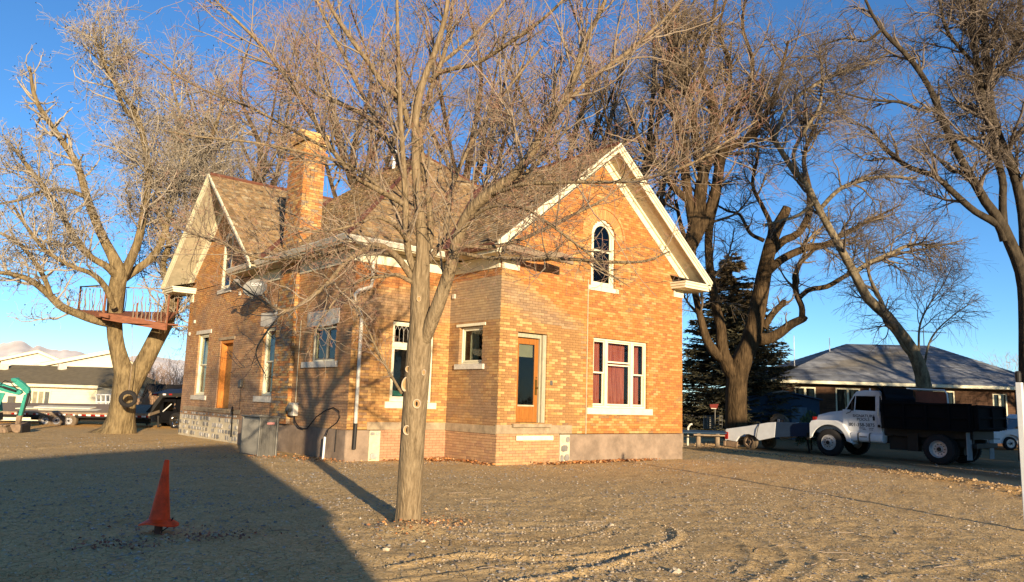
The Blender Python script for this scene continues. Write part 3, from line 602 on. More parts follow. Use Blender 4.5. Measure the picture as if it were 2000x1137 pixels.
def shingles(key, eave_dir, up_dir):
    pl, zf = faces[key]; e = np.array(eave_dir, float); up = np.array(up_dir, float)
    U = [np.dot(p, e) for p in pl]; Vv = [np.dot(p, up) for p in pl]; v0, v1 = min(Vv), max(Vv)
    stp = .15*cosr; v = v0; n = len(pl); E3 = V3(e[0], e[1], 0); S3 = V3(up[0]*cosr, up[1]*cosr, SL*cosr); Nn = np.cross(E3, S3); Nn = Nn*(1 if Nn[2] > 0 else -1)
    while v < v1-.02:
        vc = min(v+stp*.5, v1-.001); xs = []
        for i in range(n):
            a, b = Vv[i], Vv[(i+1) % n]
            if (a-vc)*(b-vc) < 0: t = (vc-a)/(b-a); xs.append(U[i]+t*(U[(i+1) % n]-U[i]))
        xs.sort()
        for a, b in zip(xs[::2], xs[1::2]):
            u = a
            while u < b-.01:
                wd = min(random.uniform(.09, .21), b-u); jit = random.uniform(-.012, .012)
                if random.random() > .012:
                    vv = v+jit; p2 = e*u+up*vv; base = V3(p2[0], p2[1], zf(p2[0], p2[1]))
                    lift = random.uniform(.016, .034); L = .17+jit
                    g = random.uniform(.6, 1.25); col = (.31*g, .205*g, .098*g) if random.random() < .8 else (.37*g, .285*g, .165*g)
                    mb_add = [base+Nn*.004, base+E3*(wd-.006)+Nn*.004, base+E3*(wd-.006)+Nn*lift, base+Nn*lift]
                    tp = [q+S3*L for q in (base+Nn*.002, base+E3*(wd-.006)+Nn*.002)]
                    vs = mb_add+[tp[0], tp[1]]; fs = [(3, 2, 5, 4), (0, 1, 2, 3), (1, 5, 2), (0, 3, 4)]
                    if key == 'F1' and len(shO) < 150 and base[1] < 1.1 and base[0] > -.3 and wd > .13: shO.append((vs, fs, col))
                    elif key == 'F6' and len(shO) < 298 and base[0] < -2.4 and wd > .13 and len(shO) >= 150: shO.append((vs, fs, col))
                    else: shS.add(vs, fs, col)
                u += wd
        v += stp
shingles('F1', (0, 1), (1, 0)); shingles('F3', (1, 0), (0, 1)); shingles('F5', (0, 1), (1, 0)); shingles('F6', (1, 0), (0, 1)); shingles('F8', (0, 1), (1, 0))
shS.build('shingles', M['shingle'], roof, kind='stuff')
for vs, fs, col in shO:
    mb = MB(); mb.add(vs, fs, col); mb.build('shingle', M['shingle'], roof)
mb = MB()                                                       # rusty hip and ridge flashings
def strip(a, b, r=.06): mb.tube([a, b], r, 6)
strip(V3(-3.55, 1.57, ZE+.03), V3(2.2, 7.32, 10.11)); strip(V3(2.2, 7.32, 10.11), V3(2.2, 9.87, 10.11)); strip(V3(3.65, -.6, 8.94), V3(3.65, 5.9, 8.94), .045); strip(V3(-3.78, 11.32, 8.94), V3(.8, 11.32, 8.94)); strip(V3(2.2, 7.32, 10.1), V3(3.65, 5.87, 8.93), .045)
mb.build('ridge_flashing', M['rustmetal'], roof)
mb = MB(); nv = 30
for (a, b) in ((V3(-.65, 1.57, ZE+.02), V3(3.65, 5.87, 8.92)), (V3(-3.55, 7.02, ZE+.02), V3(.75, 11.32, 8.92))):
    d = b-a; s = np.array([d[1], -d[0], 0.]); s /= np.linalg.norm(s); mb.add([a-s*.10+V3(0, 0, .07), a+s*.10+V3(0, 0, .07), b+s*.10+V3(0, 0, .07), b-s*.10+V3(0, 0, .07)], [(0, 1, 2, 3)]); mb.add([a-s*.10+V3(0, 0, .067), a+s*.10+V3(0, 0, .067), b+s*.10+V3(0, 0, .067), b-s*.10+V3(0, 0, .067)], [(3, 2, 1, 0)])
mb.build('valley_flashing', M['rustmetal'], roof)
# ---- gable trim: barge boards, soffits, frieze, cornice returns
def gable_trim(w, c, oh, name='gable'):
    apex = ZE+SL*4.3; dz = lambda d: ZE+SL*(4.3-d)
    for s in (-1, 1):
        def pts(d0, d1, o0, o1): return [(c+s*d0, dz(d0)+o0), (c+s*d1, dz(d1)+o0), (c+s*d1, dz(d1)+o1), (c+s*d0, dz(d0)+o1)]
        mb = MB(); w.poly(mb, pts(0, 4.3, -.22, -.02), oh-.035, oh); w.poly(mb, pts(0, 4.3, -.11, .02), oh+.002, oh+.035); w.poly(mb, pts(0, 4.3, -.04, .035), oh+.037, oh+.07); mb.build('barge_board', M['cream'], house, bevel=.004)
        mb = MB(); w.poly(mb, pts(0, 4.24, -.20, -.17), .04, oh-.036); mb.build('soffit', M['greycream'], house)
        mb = MB(); w.poly(mb, pts(0, 4.0, -.50, -.202), .006, .04); w.poly(mb, pts(0, 4.0, -.28, -.202), .041, .10); mb.build('frieze', M['cream'], house, bevel=.004)
def cornice_return(w, ua, ub, oh, name='cornice_return'):
    mb = MB(); w.box(mb, ua, ub, -.3, oh, 5.17, 5.24); w.box(mb, ua-.03, ub+.03, -.3, oh+.035, 5.242, 5.32); w.box(mb, ua-.06, ub+.06, -.3, oh+.07, 5.322, 5.37)
    o = mb.build(name, M['cream'], house, bevel=.006)
    mb = MB(); a, b = ua-.05, ub+.05; mb.add([w.P(a, .0, 5.6), w.P(b, .0, 5.6), w.P(b, oh+.06, 5.375), w.P(a, oh+.06, 5.375)], [(0, 1, 2, 3)]); mb.add([w.P(a, .0, 5.59), w.P(b, .0, 5.59), w.P(b, oh+.06, 5.372), w.P(a, oh+.06, 5.372)], [(3, 2, 1, 0)]); mb.build('return_roof', M['deck'], house)
gable_trim(WF, 3.65, .62); gable_trim(W1, 3.65, .86)
cornice_return(WF, 6.75, 7.95, .55); cornice_return(WF, -.6, .55, .55); cornice_return(W1, -.65, .55, .8)
for w_, a_, b_, c_ in ((WF, 6.86, 7.31, 4.93), (WF, -.01, .56, 4.9), (W1, -.01, .42, 4.86)): mb = MB(); w_.box(mb, a_, b_, .006, .05, c_, 5.165); mb.build('corner_block', M['cream'], house, bevel=.006)
# eaves of the hip roof: frieze, soffit, fascia and gutter
mb = MB(); W2.box(mb, -.03, 2.90, .006, .045, 4.93, 5.26); W3.box(mb, .05, 2.12, .006, .045, 4.93, 5.26); W1.box(mb, 6.1, 8.45, .006, .045, 4.93, 5.26); W1.box(mb, 9.6, 12.82, .006, .045, 4.93, 5.26); mb.build('eave_frieze', M['cream'], house, bevel=.005)
mb = MB(); mb.box(-3.5, -.35, 1.62, 2.12, 5.27, 5.29); mb.box(-3.5, -2.99, 2.12, 9.3, 5.271, 5.291); mb.box(-.6, -.05, -.5, 1.62, 5.272, 5.292); mb.build('eave_soffit', M['greycream'], house)
def gutter(a, b, out, name='gutter', mt='whitemetal', drop=0, parent=None):
    a = np.array(a); b = np.array(b); o = np.array(out); prof = [(0, 0), (.07, .0), (.10, .05), (.135, .10), (.135, .125), (.12, .125), (.115, .10), (.085, .06), (.06, .015), (.01, .015), (.01, .11), (0, .11)]
    mb = MB(); mb.prism([a+o*x+V3(0, 0, z) for x, z in prof], b-a); return mb.build(name, M[mt], parent or house)
gutter((-3.55, 1.45, 5.30), (-3.55, 9.35, 5.30), (-1, 0, 0)); gutter((-3.55, 1.57, 5.29), (-.6, 1.57, 5.27), (0, -1, 0)); 
mb = MB(); mb.box(-3.548, -3.52, 1.6, 9.33, 5.25, 5.42); mb.box(-3.52, -.65, 1.575, 1.60, 5.25, 5.42); mb.box(-.648, -.62, -.55, 1.57, 5.25, 5.42); mb.build('fascia', M['cream'], house)
gutter((-.65, 1.57, 5.28), (-.65, -.62, 5.24), (-1, 0, 0), mt='rustmetal')
mb = MB(); mb.obox((-.55, -.72, 5.20), (1.95, 0, -.06), (0, -.13, .0), (0, .0, .14)); bg_ = mb.build('broken_gutter', M['greywood'], house)
mb = MB(); mb.obox((1.2, -.80, 5.16), (.5, .0, -.05), (0, -.05, .02), (0, .02, .22)); mb.obox((.75, -.88, 5.12), (.55, .02, .02), (0, -.03, .02), (0, .0, .2)); mb.build('hanging_board', M['greywood'], bg_)
# downpipe
mb = MB(); x = -2.94+.42; mb.tube([V3(x, 2.06, 5.0), V3(x, 2.06, 4.45), V3(x-.06, 2.0, 4.3), V3(x-.42, 1.98, 4.16), V3(x-.5, 1.99, 4.05), V3(x-.5, 2.0, 3.85), V3(x-.3, 2.04, 3.62), V3(x-.24, 2.05, 3.5), V3(x-.24, 2.06, 3.3), V3(x-.24, 2.06, .92)], .045, 8)
mb.build('downpipe', M['whitemetal'], house, smooth=True)
mb = MB(); mb.tube([V3(x-.24, 2.05, .92), V3(x-.24, 2.07, .3)], .05, 8); mb.build('pipe_collar', M['darksteel'], house)
# chimney with breast
mb = MB(); ch = MB(); cy0, cy1, cx0, cx1 = 5.42, 6.5, -3.06, -2.42
def chim(x0, x1, y0, y1, z0, z1, cols, f=1.0):
    z = z0; k = 0
    while z < z1-.02:
        for (O, Uv, L, Nv) in (((x0, y1), (0, -1), y1-y0, (-1, 0)), ((x0, y0), (1, 0), x1-x0, (0, -1)), ((x1, y0), (0, 1), y1-y0, (1, 0)), ((x1, y1), (-1, 0), x1-x0, (0, 1))):
            w = Wall(O, Uv, Nv, L); u = -BP/2 if k % 2 else 0
            while u < L:
                a, b = max(0.003, u+.004), min(L-.003, u+BP-.004)
                if b-a > .03:
                    c = random.choice(cols); v = (.85+.3*random.random())*f; w.box(ch, a, b, -.06, .004+random.random()*.006, z+.004, z+BH-.004, tuple(q*v for q in c))
                u += BP
        z += BH; k += 1
    mb.box(x0+.002, x1-.002, y0+.002, y1-.002, z0, z1)
chim(cx0, -2.935, cy0, cy1, .76, 5.9, TN+OR+GR, .8); chim(cx0, cx1, cy0, cy1, 5.9, 8.45, TN+OR+GR[:2], .82); chim(cx0-.05, cx1+.05, cy0-.05, cy1+.05, 8.45, 8.6, OR); chim(cx0, cx1, cy0, cy1, 8.6, 8.86, TN); chim(cx0-.06, cx1+.06, cy0-.06, cy1+.06, 8.86, 9.14, TN); chim(cx0-.02, cx1-.1, cy0+.3, cy1, 9.14, 9.28, TN)
cho = mb.build('chimney', M['mortar'], house); ch.build('chimney_brickwork', M['brick'], cho, kind='stuff')
mb = MB(); mb.lathe((2.0, 9.0, 9.7), (0, 0, 1), [(0, .06), (.75, .06), (.76, .1), (.9, .1), (.92, .0)], 10); mb.build('vent_pipe', M['white'], roof)
# meter box, wires
mb = MB(); W1.box(mb, 9.74, 10.06, .01, .16, 1.0, 1.35); mt_ = mb.build('meter_box', M['sillstone'], house, bevel=.012)
mb = MB(); mb.lathe(W1.P(9.9, .16, 1.2), W1.N, [(0, .1), (.08, .1), (.1, .07), (.1, 0)], 14); W1.box(mb, 9.85, 9.95, .16, .2, 1.02, 1.1); mb.build('dial', M['greymetal'], mt_)
def wire(pts, r, mt='black'): m_ = MB(); m_.tube(pts, r, 6); m_.build('wire', M[mt], house)
wire([W1.P(9.9, .03, 1.35), W1.P(9.88, .03, 2.3), W1.P(9.9, .03, 3.6)], .012, 'greycream')
wire([W1.P(9.98, .08, 1.02), W1.P(10.1, .1, .85), W1.P(10.35, .1, .72), W1.P(10.6, .08, .68)], .016)
wire([W1.P(9.74, .05, 1.2), W1.P(9.4, .04, 1.25), W1.P(9.1, .04, 1.2), W1.P(9.0, .06, 1.0), W1.P(9.15, .06, .95), W1.P(9.1, .05, .8)], .02)
wire([W1.P(9.02, .05, 1.15), W1.P(8.95, .05, .95), W1.P(9.2, .1, .78)], .018)
wire([W1.P(12.35, .03, .75), W1.P(12.33, .03, .2)], .01)
wire([W1.P(5.4, .05, .2), W1.P(5.35, .05, 1.0), W1.P(5.5, .12, 1.12), W1.P(5.95, .3, 1.0)], .03)
wire([W1.P(5.85, .03, 1.05), W1.P(5.85, .03, 1.75)], .008)
wire([W1.P(8.3, .02, 5.0), W1.P(8.32, .02, 2.8), W1.P(8.28, .02, 1.2)], .01)
# dish on an arm under the eave
dc = W1.P(7.75, .55, 4.62); dn = np.array([-.66, -.62, .42]); dn /= np.linalg.norm(dn)
mb = MB(); a = np.cross(dn, [0, 0, 1]); a /= np.linalg.norm(a); b = np.cross(dn, a)
V = []; F = []; rings = 7; S = 28
for i in range(rings+1):
    q = i/rings
    for k in range(S): t = 2*math.pi*k/S; V.append(dc+a*math.cos(t)*.37*q+b*math.sin(t)*.31*q+dn*(.07*q*q))
for i in range(rings):
    for k in range(S): F.append((i*S+k, i*S+(k+1) % S, (i+1)*S+(k+1) % S, (i+1)*S+k))
mb.add(V, F); V2 = [p-dn*.012 for p in V]; mb.add(V2, [f[::-1] for f in F]); n0 = rings*S
mb.add([V[n0+k] for k in range(S)]+[V2[n0+k] for k in range(S)], [(k, (k+1) % S, S+(k+1) % S, S+k) for k in range(S)])
M['dishgrey'] = mat('dish_grey_enamel', rgb('#87857c'), .55, var=.1)
dish = mb.build('satellite_dish', M['dishgrey'], house, smooth=True)
mb = MB(); lnb = dc+dn*.32+a*.42
mb.tube([dc+b*.34+dn*.02, dc+b*.36+dn*.3, lnb], .016, 6); mb.obox(lnb-.06*a-.05*b, a*.14, b*.1, dn*.12); mb.tube([dc-dn*.02, W1.P(7.95, .3, 4.35), W1.P(8.0, .02, 4.05)], .025, 7); W1.box(mb, 7.9, 8.1, .006, .03, 3.95, 4.2); mb.build('mount_arm', M['dishgrey'], dish)
def text(s, O, ex, ez, size, mt, parent, name='lettering', nrm=None, extrude=.0015, sx=1.0):
    cu = bpy.data.curves.new('lettering', 'FONT'); cu.body = s; cu.size = size; cu.extrude = extrude; cu.offset = size*.012
    t = bpy.data.objects.new('tmp', cu); COL.objects.link(t); dg = bpy.context.evaluated_depsgraph_get(); me = bpy.data.meshes.new_from_object(t.evaluated_get(dg)); bpy.data.objects.remove(t)
    me.materials.clear(); me.materials.append(M[mt]); o = bpy.data.objects.new(name, me); COL.objects.link(o); par(o, parent)
    ex = np.array(ex, float); ez = np.array(ez, float); ny = np.cross(ex, ez)
    o.data.transform(Matrix(((ex[0]*sx, ez[0], ny[0], O[0]), (ex[1]*sx, ez[1], ny[1], O[1]), (ex[2]*sx, ez[2], ny[2], O[2]), (0, 0, 0, 1)))); return o
text('DISH', dc+a*.16-b*.08+dn*.045, -a, -b, .15, 'white', dish, extrude=.004)
# ------------------------------------------------------------------ trees
def nrm(v): return v/(np.linalg.norm(v, axis=-1, keepdims=True)+1e-9)
def resample(P, Rr, K):
    P = np.asarray(P, float); Rr = np.asarray(Rr, float)
    d = np.r_[0, np.cumsum(np.linalg.norm(np.diff(P, axis=0), axis=1))]; n = len(P)
    Q = np.vstack([2*P[0]-P[1], P, 2*P[-1]-P[-2]]); t = np.linspace(0, d[-1], K); out = []
    for s in t:
        i = min(np.searchsorted(d, s, side='right')-1, n-2); f = (s-d[i])/(d[i+1]-d[i]+1e-9)
        p0, p1, p2, p3 = Q[i], Q[i+1], Q[i+2], Q[i+3]
        out.append(.5*((2*p1)+(-p0+p2)*f+(2*p0-5*p1+4*p2-p3)*f*f+(-p0+3*p1-3*p2+p3)*f**3))
    return np.array(out), np.interp(t, d, Rr)
def tubes(P, Rr, S):                    # P (N,K,3) R (N,K) -> verts, quads
    N, K, _ = P.shape
    T = np.empty_like(P); T[:, 1:-1] = P[:, 2:]-P[:, :-2]; T[:, 0] = P[:, 1]-P[:, 0]; T[:, -1] = P[:, -1]-P[:, -2]; T = nrm(T)
    mt = nrm(T.mean(1)); ref = np.where(np.abs(mt[:, 2:3]) < .8, np.array([[0, 0, 1.]]), np.array([[1., 0, 0]]))[:, None, :]
    A = nrm(np.cross(T, ref)); B = np.cross(T, A)
    an = 2*np.pi*np.arange(S)/S
    V = P[:, :, None, :]+Rr[:, :, None, None]*(np.cos(an)[None, None, :, None]*A[:, :, None, :]+np.sin(an)[None, None, :, None]*B[:, :, None, :])
    i, k, s = np.meshgrid(np.arange(N), np.arange(K-1), np.arange(S), indexing='ij'); s2 = (s+1) % S
    b = i*K*S; Q = np.stack([b+k*S+s, b+k*S+s2, b+(k+1)*S+s2, b+(k+1)*S+s], -1).reshape(-1, 4)
    return V.reshape(-1, 3), Q
def grow(P, Rr, n, tr, L, ang, K, wob=.18, up=.0, rf=.6, rmax=9, tip=.25, taper=.5, curl=0, rng=RNG):
    N, Kp, _ = P.shape; seg = np.linalg.norm(np.diff(P, axis=1), axis=2).sum(1)
    par_ = rng.choice(N, n, p=seg/seg.sum()); t = rng.uniform(tr[0], tr[1], n); x = t*(Kp-1); i0 = np.minimum(x.astype(int), Kp-2); f = x-i0
    p = P[par_, i0]*(1-f)[:, None]+P[par_, i0+1]*f[:, None]; r = Rr[par_, i0]*(1-f)+Rr[par_, i0+1]*f
    T = nrm(P[par_, i0+1]-P[par_, i0]); rn = rng.normal(size=(n, 3)); N_ = nrm(rn-(rn*T).sum(1, keepdims=True)*T)
    a = np.radians(rng.uniform(ang[0], ang[1], n))[:, None]; d = nrm(np.cos(a)*T+np.sin(a)*N_)
    ln = rng.uniform(L[0], L[1], n)*(1-taper*t)*np.clip(seg[par_]/np.median(seg), .5, 1.4)
    out = np.empty((n, K, 3)); out[:, 0] = p; ax = nrm(rng.normal(size=(n, 3)))
    for k in range(1, K):
        d = nrm(d+wob*rng.normal(size=(n, 3))+np.array([0, 0, up])+curl*np.cross(ax, d)); p = p+d*(ln/(K-1))[:, None]; out[:, k] = p
    r0 = np.minimum(r*rf, rmax); rr = r0[:, None]*np.linspace(1, tip, K)[None]
    return out, rr
def crown_mesh(name, levels, mats, parent, colf):
    Vs, Qs, Cs = [], [], []; o = 0
    for (P, Rr, S, c0, c1) in levels:
        V, Q = tubes(P, Rr, S); N, K = P.shape[:2]
        t = RNG.random((N, 1, 1, 1)); tt = np.linspace(0, 1, K)[None, :, None, None]
        w = np.clip(.55*t+.45*tt, 0, 1); c = np.array(c0)*(1-w)+np.array(c1)*w; c = np.broadcast_to(c, (N, K, S, 3)).reshape(-1, 3)
        Vs.append(V); Qs.append(Q+o); Cs.append(c); o += len(V)
    return npmesh(name, np.vstack(Vs), np.vstack(Qs), mats, parent, np.vstack(Cs), smooth=True)
def limbs(root, specs, mt, S=12, seg=18, wname='limb', bumpy=.06, first='trunk'):
    """each spec: list of world points + radii; the first one is the trunk"""
    Ps, Rs = [], []
    for i, (P, Rr) in enumerate(specs):
        K = 34 if i == 0 else seg; P, Rr = resample(P, Rr, K); ss = 40 if i == 0 else S
        V, Q = tubes(P[None], Rr[None], ss)
        ctr = np.repeat(P, ss, axis=0); th = np.tile(np.arange(ss)/ss, K); zz = np.repeat(np.arange(K)*.6, ss)
        amp = bumpy*(np.sin(th*6.283*3+zz*.3+i)*.5+np.sin(th*6.283*7-zz*.4+2*i)*.35+1.6*(fbm(np.cos(th*6.283)*1.5+9, zz*.8+np.sin(th*6.283)*1.5+i*3, 3, 4)-.45))
        V = ctr+(V-ctr)*(1+amp[:, None])
        npmesh(first if i == 0 else wname, V, Q, mt, root, smooth=True)
        Pr, Rq = resample(P, Rr, 18); Ps.append(Pr); Rs.append(Rq)
    return np.array(Ps), np.array(Rs)
def px(dep, pts, f=1.0):        # surveyed points (bearing x, bearing y, radius px[, depth offset]) -> world points, radii
    P = []; Rr = []
    for q in pts:
        d = dep+(q[3] if len(q) > 3 else 0); P.append(at(q[0], q[1], d)); Rr.append(q[2]*d/FPX*f)
    return np.array(P), np.array(Rr)
# --- the young tree in front of the house
D1 = 9.52
t1 = thing('yard_tree', 'bare grey-barked yard tree with sawn branch scars standing in front of the brick house', 'tree', (-6.9, -6.89, 0))
sp = [px(D1, [(794, 1066, 46), (795, 1046, 36), (796, 1030, 30), (798, 1000, 27), (802, 920, 26), (806, 850, 25.5), (811, 780, 26), (815, 720, 26.5), (819, 670, 26), (820, 620, 21), (820, 570, 20), (822, 530, 19), (826, 500, 14), (822, 440, 11), (815, 380, 10), (812, 300, 8.5), (812, 230, 8), (826, 160, 7), (852, 95, 6), (872, 20, 5), (880, -60, 4), (886, -160, 2)]),
 px(D1, [(822, 680, 14, -.02), (836, 645, 16, -.08), (852, 605, 15.5, -.12), (868, 560, 15, -.15), (882, 515, 14, -.2), (893, 470, 13, -.25), (908, 430, 13, -.3), (930, 398, 12.5, -.4), (968, 370, 12, -.5), (1010, 335, 11, -.6), (1042, 295, 10.5, -.7), (1060, 255, 9.5, -.8), (1090, 215, 9, -.9), (1108, 190, 8, -.9), (1128, 130, 7, -1), (1142, 81, 6, -1.1), (1177, 14, 5, -1.2), (1200, -60, 3, -1.3)]),
 px(D1, [(1085, 222, 6, -.85), (1107, 201, 6.5, -.9), (1153, 155, 6, -.6), (1226, 102, 5.5, -.2), (1300, 35, 4.5, .2), (1350, -20, 3, .5)]),
 px(D1, [(930, 398, 7, -.4), (973, 373, 7, -.45), (1020, 345, 6, -.3), (1057, 310, 5.5, -.1), (1067, 293, 5, 0), (1075, 240, 4, .1), (1082, 170, 3, .2), (1085, 100, 2, .4)]),
 px(D1, [(950, 382, 5, -.45), (992, 369, 5, -.7), (1023, 360, 5, -.9), (1118, 356, 4.6, -1.2), (1213, 355, 4.4, -1.5), (1276, 345, 4, -1.6), (1356, 317, 3.5, -1.6), (1420, 276, 2.8, -1.5), (1480, 235, 1.5, -1.3)]),
 px(D1, [(888, 492, 5, -.2), (960, 504, 5, -.4), (1080, 505, 4.8, -.8), (1150, 509, 4.5, -1), (1197, 512, 4.2, -1.1), (1261, 510, 3.5, -1.2), (1308, 491, 2, -1.3)]),
 px(D1, [(905, 435, 4, -.3), (960, 404, 4, -.6), (1023, 407, 4, -.9), (1064, 431, 3.8, -1.1), (1102, 459, 3.4, -1.2), (1150, 496, 3, -1.3), (1182, 529, 2, -1.4), (1230, 560, 1.2, -1.4)]),
 px(D1, [(895, 480, 5, -.2), (960, 482, 5, .1), (1014, 469, 5, .4), (1064, 447, 4.6, .7), (1102, 428, 4.3, .9), (1156, 402, 3.6, 1.2), (1182, 387, 2.6, 1.3), (1230, 350, 1.4, 1.5)]),
 px(D1, [(818, 545, 10, .05), (800, 505, 9.5, .0), (793, 450, 9, -.08), (792, 390, 8.5, -.12), (788, 320, 7.5, -.15), (783, 240, 6.5, -.2), (779, 140, 5.5, -.2), (776, 40, 4.5, -.3), (775, -60, 3, -.3)]),
 px(D1, [(824, 520, 10, .1), (840, 470, 9, .2), (838, 400, 8.5, .3), (826, 320, 8, .4), (822, 260, 7, .5), (840, 180, 6, .6), (866, 110, 6, .7), (880, 40, 5, .8), (890, -60, 3, .9)]),
 px(D1, [(838, 160, 6, .6), (862, 140, 6, .5), (931, 123, 5.5, .2), (1005, 77, 5, -.1), (1054, 42, 4.4, -.3), (1093, 7, 3.6, -.4), (1130, -40, 2, -.5)]),
 px(D1, [(860, 125, 5, .7), (917, 77, 4.6, 1.0), (973, 18, 4, 1.4), (1010, -40, 2.5, 1.6)]),
 px(D1, [(806, 545, 9, 0), (786, 515, 9, -.1), (762, 490, 8, -.25), (735, 478, 7.5, -.4), (705, 492, 7, -.5), (675, 513, 6.5, -.6), (645, 548, 6, -.7), (627, 566, 5.5, -.8), (596, 589, 5, -.8), (571, 605, 4.6, -.9), (552, 607, 4, -.9), (520, 592, 3, -1), (470, 560, 2, -1.1), (430, 520, 1.2, -1.2)]),
 px(D1, [(560, 607, 3.5, -.9), (540, 625, 3, -.9), (520, 650, 2.4, -1), (500, 690, 1.6, -1), (520, 735, 1, -1)]),
 px(D1, [(800, 530, 7, .1), (770, 500, 6, .3), (719, 487, 5.4, .5), (680, 484, 5, .7), (649, 492, 4.4, .8), (587, 503, 3.8, 1.0), (510, 505, 3, 1.2), (433, 475, 3, 1.3), (391, 462, 2.4, 1.4), (320, 434, 1.4, 1.5)]),
 px(D1, [(806, 552, 6, -.05), (775, 537, 5, -.2), (750, 540, 4.5, -.4), (719, 543, 4, -.5), (684, 560, 3.4, -.6), (654, 587, 2.6, -.8), (620, 640, 1.5, -.9), (600, 690, .9, -1)]),
 px(D1, [(792, 400, 8, -.1), (739, 371, 7, -.3), (692, 344, 6.5, -.5), (652, 297, 6, -.7), (625, 252, 5.6, -.8), (598, 211, 5.2, -.9), (552, 141, 5, -1), (506, 84, 4.5, -1.1), (464, 42, 3.6, -1.2), (420, 0, 2.5, -1.3), (385, -40, 1.3, -1.4)]),
 px(D1, [(789, 340, 7, -.1), (765, 290, 6.4, .2), (741, 250, 6, .4), (712, 225, 5.4, .6), (635, 190, 4.8, .9), (600, 172, 4.2, 1), (540, 130, 3, 1.2), (470, 110, 1.8, 1.4)]),
 px(D1, [(800, 250, 7, .0), (783, 197, 7, -.1), (751, 169, 6.6, -.3), (723, 127, 6.2, -.4), (684, 74, 5.6, -.6), (646, 14, 4.6, -.7), (620, -50, 3, -.8)]),
 px(D1, [(770, 300, 6, .3), (735, 235, 5.8, .6), (698, 165, 5.4, .8), (670, 105, 5, 1), (639, 46, 4.4, 1.2), (612, -15, 3, 1.4)]),
 px(D1, [(740, 365, 4, -.3), (686, 324, 3.6, -.7), (598, 299, 3.4, -1), (492, 278, 3, -1.3), (387, 267, 2.4, -1.5), (320, 255, 1.2, -1.6)]),
 px(D1, [(650, 297, 4, -.7), (560, 248, 3.6, -.5), (492, 211, 3.4, -.3), (422, 186, 3, -.1), (352, 151, 2.6, .1), (302, 112, 1.8, .2), (262, 92, 1, .2)]),
 px(D1, [(784, 768, 4, -.1), (765, 735, 3.4, -.25), (740, 690, 3, -.35), (717, 640, 2.6, -.4), (697, 598, 2.2, -.4), (684, 560, 1.5, -.4)]),
 px(D1, [(828, 520, 9, .1), (850, 492, 8, .3), (868, 465, 7.5, .5), (874, 420, 7, .7), (885, 360, 6, .9), (915, 290, 5.4, 1.2), (958, 220, 4.6, 1.5), (1010, 150, 3.8, 1.8), (1060, 90, 2.5, 2)]),
 px(D1, [(795, 470, 5, -.1), (770, 440, 4.4, -.4), (735, 425, 4, -.6), (690, 440, 3.4, -.9), (630, 452, 3, -1.1), (560, 440, 2.2, -1.3), (490, 420, 1.2, -1.4)])]
sp = [(P_, R_*(.93 if i == 0 else .87 if i == 1 else .74)) for i, (P_, R_) in enumerate(sp)]
P1, R1 = limbs(t1, sp, M['bark1'], 12, 30, 'limb', .02)
TW = ((.19, .15, .105), (.33, .255, .175)); TR = ((.30, .20, .14), (.38, .15, .10))
a1 = grow(P1[1:], R1[1:], 330, (.12, 1), (.7, 1.7), (25, 65), 8, .17, .10, .5, .015)
a2 = grow(a1[0], a1[1], 1450, (.1, 1), (.28, .8), (28, 70), 6, .17, .06, .7, .0068)
a2b = grow(P1[1:], R1[1:], 620, (.1, 1), (.2, .7), (30, 80), 6, .2, .03, .5, .0052)
b2 = (np.concatenate([a2[0], a2b[0]]), np.concatenate([a2[1], a2b[1]]))
a3 = grow(b2[0], b2[1], 8300, (.1, 1), (.10, .36), (30, 75), 4, .22, .04, .8, .0034, tip=.55)
a4 = grow(a3[0], a3[1], 10500, (.2, 1), (.03, .10), (30, 80), 3, .25, .05, .9, .0040, tip=.9)
crown_mesh('crown', [(a1[0], a1[1], 6, *TW), (b2[0], np.maximum(b2[1], .0026), 4, *TW), (a3[0], np.maximum(a3[1], .0019), 3, (.30, .225, .155), (.36, .20, .13)), (a4[0], np.maximum(a4[1], .0020), 3, *TR)], M['twig1'], t1, None)
M['woodcut'] = mat('pale_fresh_cut_wood', rgb('#a58256'), .9, var=.2, vs=30); M['callus'] = mat('pinkish_callus_rim', rgb('#bca78a'), .9, var=.2, vs=20)
for (x, y, w, h, tl) in ((818, 584, 4.5, 5.5, 0), (797, 721, 5.5, 6.5, 0), (793, 750, 9, 15, .15), (827.5, 727.5, 4, 6, .1), (814, 788.6, 8, 9.5, 0), (795, 840, 8, 10, 0)):
    s = D1/FPX; rr_ = float(np.interp(y, [570, 620, 670, 720, 780, 850, 920], [18.6, 19.5, 24.2, 24.6, 24.2, 23.7, 24.2])); xc = float(np.interp(y, [570, 620, 670, 720, 780, 850], [820, 820, 819, 815, 811, 806])); x = max(x, xc-rr_*.86)
    C = at(x, y, D1-math.sqrt(max(rr_**2-(x-xc)**2, (rr_*.5)**2))*s-.004); mb = MB(); k = 20
    def ring(q, dpt): return [C+_r*(math.cos(t)*w*s*q+math.sin(t)*h*s*q*tl)+_u*math.sin(t)*h*s*q-_f*dpt for t in np.linspace(0, 2*math.pi, k, endpoint=False)]
    A, B_, Cc, Dd = ring(1.0, -.03), ring(.95, .012), ring(.80, .014), ring(.68, .002)
    for p, q in ((A, B_), (B_, Cc), (Cc, Dd)): mb.add(p+q, [(i, (i+1) % k, k+(i+1) % k, k+i) for i in range(k)])
    mb.add(Dd, [tuple(range(k))], None, 1)
    if y > 700 and w > 7 and h < 12:
        e = [C+_r*math.cos(t)*w*s*.25+_u*math.sin(t)*h*s*.5-_f*.006 for t in np.linspace(0, 2*math.pi, 12, endpoint=False)]; mb.add(e, [tuple(range(12))], None, 2)
    mb.build('branch_scar', [M['callus'], M['woodcut'], M['dark']], t1, smooth=False)
